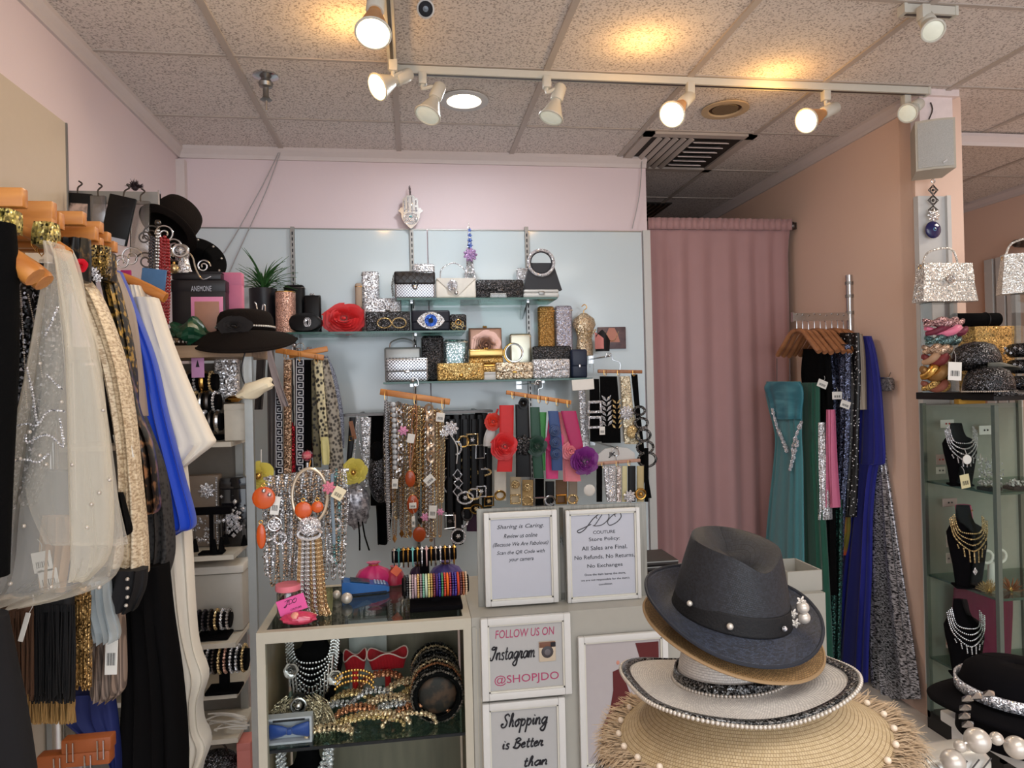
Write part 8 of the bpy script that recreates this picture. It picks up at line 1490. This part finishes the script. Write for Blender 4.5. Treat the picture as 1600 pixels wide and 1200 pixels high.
def satchel(label, x0, y0, x1, y1, Y, z, m, rot=0.):
    cx, zb, w, h = box_at(x0, y0, x1, y1, Y, z); t = T('handbag', label, 'handbag', (cx, Y, zb), None, (0, 0, rot)); d = .07; W0, W1 = w/2, w/2*.86
    MB().loft([[V((-W0, -d/2, 0)), V((W0, -d/2, 0)), V((W0, d/2, 0)), V((-W0, d/2, 0))], [V((-W1, -d*.28, h)), V((W1, -d*.28, h)), V((W1, d*.28, h)), V((-W1, d*.28, h))]]).build('body', m, t, 20)
    MB().loft([[V((-W1*1.06, -d*.36-.006, h*.56)), V((W1*1.06, -d*.36-.006, h*.56)), V((W1*1.06, -d*.36+.002, h*.56)), V((-W1*1.06, -d*.36+.002, h*.56))], [V((-W1*1.02, -d*.28-.006, h*1.01)), V((W1*1.02, -d*.28-.006, h*1.01)), V((W1*1.02, d*.3, h*1.01)), V((-W1*1.02, d*.3, h*1.01))]]).build('flap', m, t, 20)
    MB().torus((0, -d*.36-.010, h*.58), .017, .003, 'Y', 24, 6, 1.1, 1).build('clasp_ring', SILV, t); MB().tube([(-.012, -d*.36-.012, h*.64), (0, -d*.36-.012, h*.53), (.012, -d*.36-.012, h*.64)], .003, 5).build('clasp_mark', SILV, t)
    MB().tube(curve([(-W1*.9, 0, h), (-W1*.7, -.004, h+.05), (0, -.006, h+.07), (W1*.4, -.004, h+.055), (W1*.6, 0, h)], 20), .0045, 8).build('handle', m, t)
    for s in (-1, 1): MB().torus((s*W1*1.02, 0, h*.92), .008, .002, 'X', 16, 5).build('side_ring', GOLD, t)
    return t
BAGM = glit('white_silver_glitter', (240, 238, 232), (160, 158, 152), 150); satchel('silver glitter handbag with ring clasp on the riser before the column', 1433, 413, 1518, 473, 2.72, zr1, BAGM)
zr2 = riser('clear acrylic riser at the right edge of the case', 1590, 1630, 458, 2.62, ZCT); satchel('second silver glitter handbag cut off by the right edge', 1573, 396, 1660, 458, 2.62, zr2, BAGM, radians(-25))
p = at(1484, 364, Y=3.12); t = T('hat_on_hook', 'black oval hat hung on the bay side of the column', 'hat', (2.60, 3.1, p.z)); MB().ball((0, 0, 0), 1, (.028, .11, .115), 24, 12).build('brim', BLACK, t); MB().ball((.03, 0, 0), 1, (.05, .06, .065), 20, 10).build('crown', BLACK, t)
t = T('rail_end', 'dark round-ended rail bracket in the bay behind the right-hand bag', 'bracket', at(1592, 380, X=4.2)); MB().cyl((0, 0, 0), (.07, 0, 0), .03).build('rosette', GUN, t); MB().ball((-.01, 0, 0), .04, (1, 1, .7)).build('knob', GUN, t)
# ================================================================ near right: table with bag, pearls and hat
ZTB = .88; c0 = at(1442, 1166, Z=ZTB); c1 = at(1512, 1141, Z=ZTB)
t = T('white_table', 'white display table at the lower right', 'table', (1.48, 1.12, 0)); MB().rbox((0, 0, ZTB-.012), (.74, .46, .024), .004).build('top', WHITE, t)
for sx_ in (-1, 1):
    for sy_ in (-1, 1): MB().box((sx_*.34, sy_*.2, (ZTB-.024)/2), (.03, .03, ZTB-.024)).build('leg', WHITE, t)
YQ = 1.06; cx, zb, w, h = fr(1428, 1512, 1166, 1230, YQ); zb = ZTB
t = T('quilted_bag', 'pale metallic quilted bag with a big pearl handle at the lower right', 'handbag', (cx, YQ, ZTB)); h = at(1470, 1168, Y=YQ).z-ZTB; QM = mat('pale_metal_quilt', (206, 204, 196), .3, .5, var=.04)
MB().rbox((0, 0, h/2), (w*1.5, .07, h), .02, 3).build('body', QM, t); st_ = MB()
for i in range(-6, 7):
    for s in (-1, 1):
        A_, B_ = V((i*.022-.04*s, -.037, h*.95)), V((i*.022+.04*s, -.037, h*.05))
        if max(abs(A_.x), abs(B_.x)) < w*.72: st_.cyl(A_, B_, .0012, n=4)
st_.build('quilting', GUN, t)
for k, (x, y, r) in enumerate([(1489, 1190, 20), (1500, 1166, 10), (1527, 1157, 21), (1557, 1154, 11), (1588, 1168, 19), (1612, 1180, 11), (1640, 1200, 20)]): MB().ball(at(x, y, Y=YQ-.06)-V((cx, YQ, ZTB)), pm(r, YQ-.06), n=28, m=16).build('handle_pearl', PEARL, t)
MB().tube(curve([at(x, y, Y=YQ-.06)-V((cx, YQ, ZTB)) for x, y in ((1478, 1210), (1489, 1190), (1500, 1166), (1527, 1157), (1557, 1154), (1588, 1168), (1612, 1180), (1640, 1200))], 24), .002, 5).build('handle_wire', SILV, t)
YH = 1.22; p = at(1590, 1130, Y=YH); t = T('jewelled_hat', 'black velvet hat with a rhinestone band at the lower right edge', 'hat', (p.x, YH, ZTB), None, (0, 0, radians(20)))
hatpart([ring(lambda a: (.095*q*cos(a), .10*q*sin(a), z), 60) for q, z in ((1.05, 0), (1.0, .06), (.96, .10), (.88, .125), (.7, .138), (.35, .142), (.02, .142))], 'crown', VELV, t, .004); hatpart(brim_rings(.095, .10, lambda a: .055, lambda a, u: .075-.015*u+.012*cos(2*a)*u, 72, 6), 'brim', VELV, t, .006)
hatpart([ring(lambda a: (.1005*cos(a), .1055*sin(a), .085+.022*u), 72) for u in (0, .5, 1)], 'jewelled_band', RHIN, t, .004)
for k, (x, y) in enumerate([(1512, 1092), (1508, 1106), (1507, 1119), (1512, 1132), (1526, 1088), (1545, 1084)]): q = at(x, y, Y=1.15)-V((p.x, YH, ZTB)); MB().gem(Matrix.Rotation(-radians(20), 4, 'Z') @ q, .013, (1.5, .8, .55)).build('edge_gem', mat('silver_gem', (170, 166, 160), .2, .8), t)
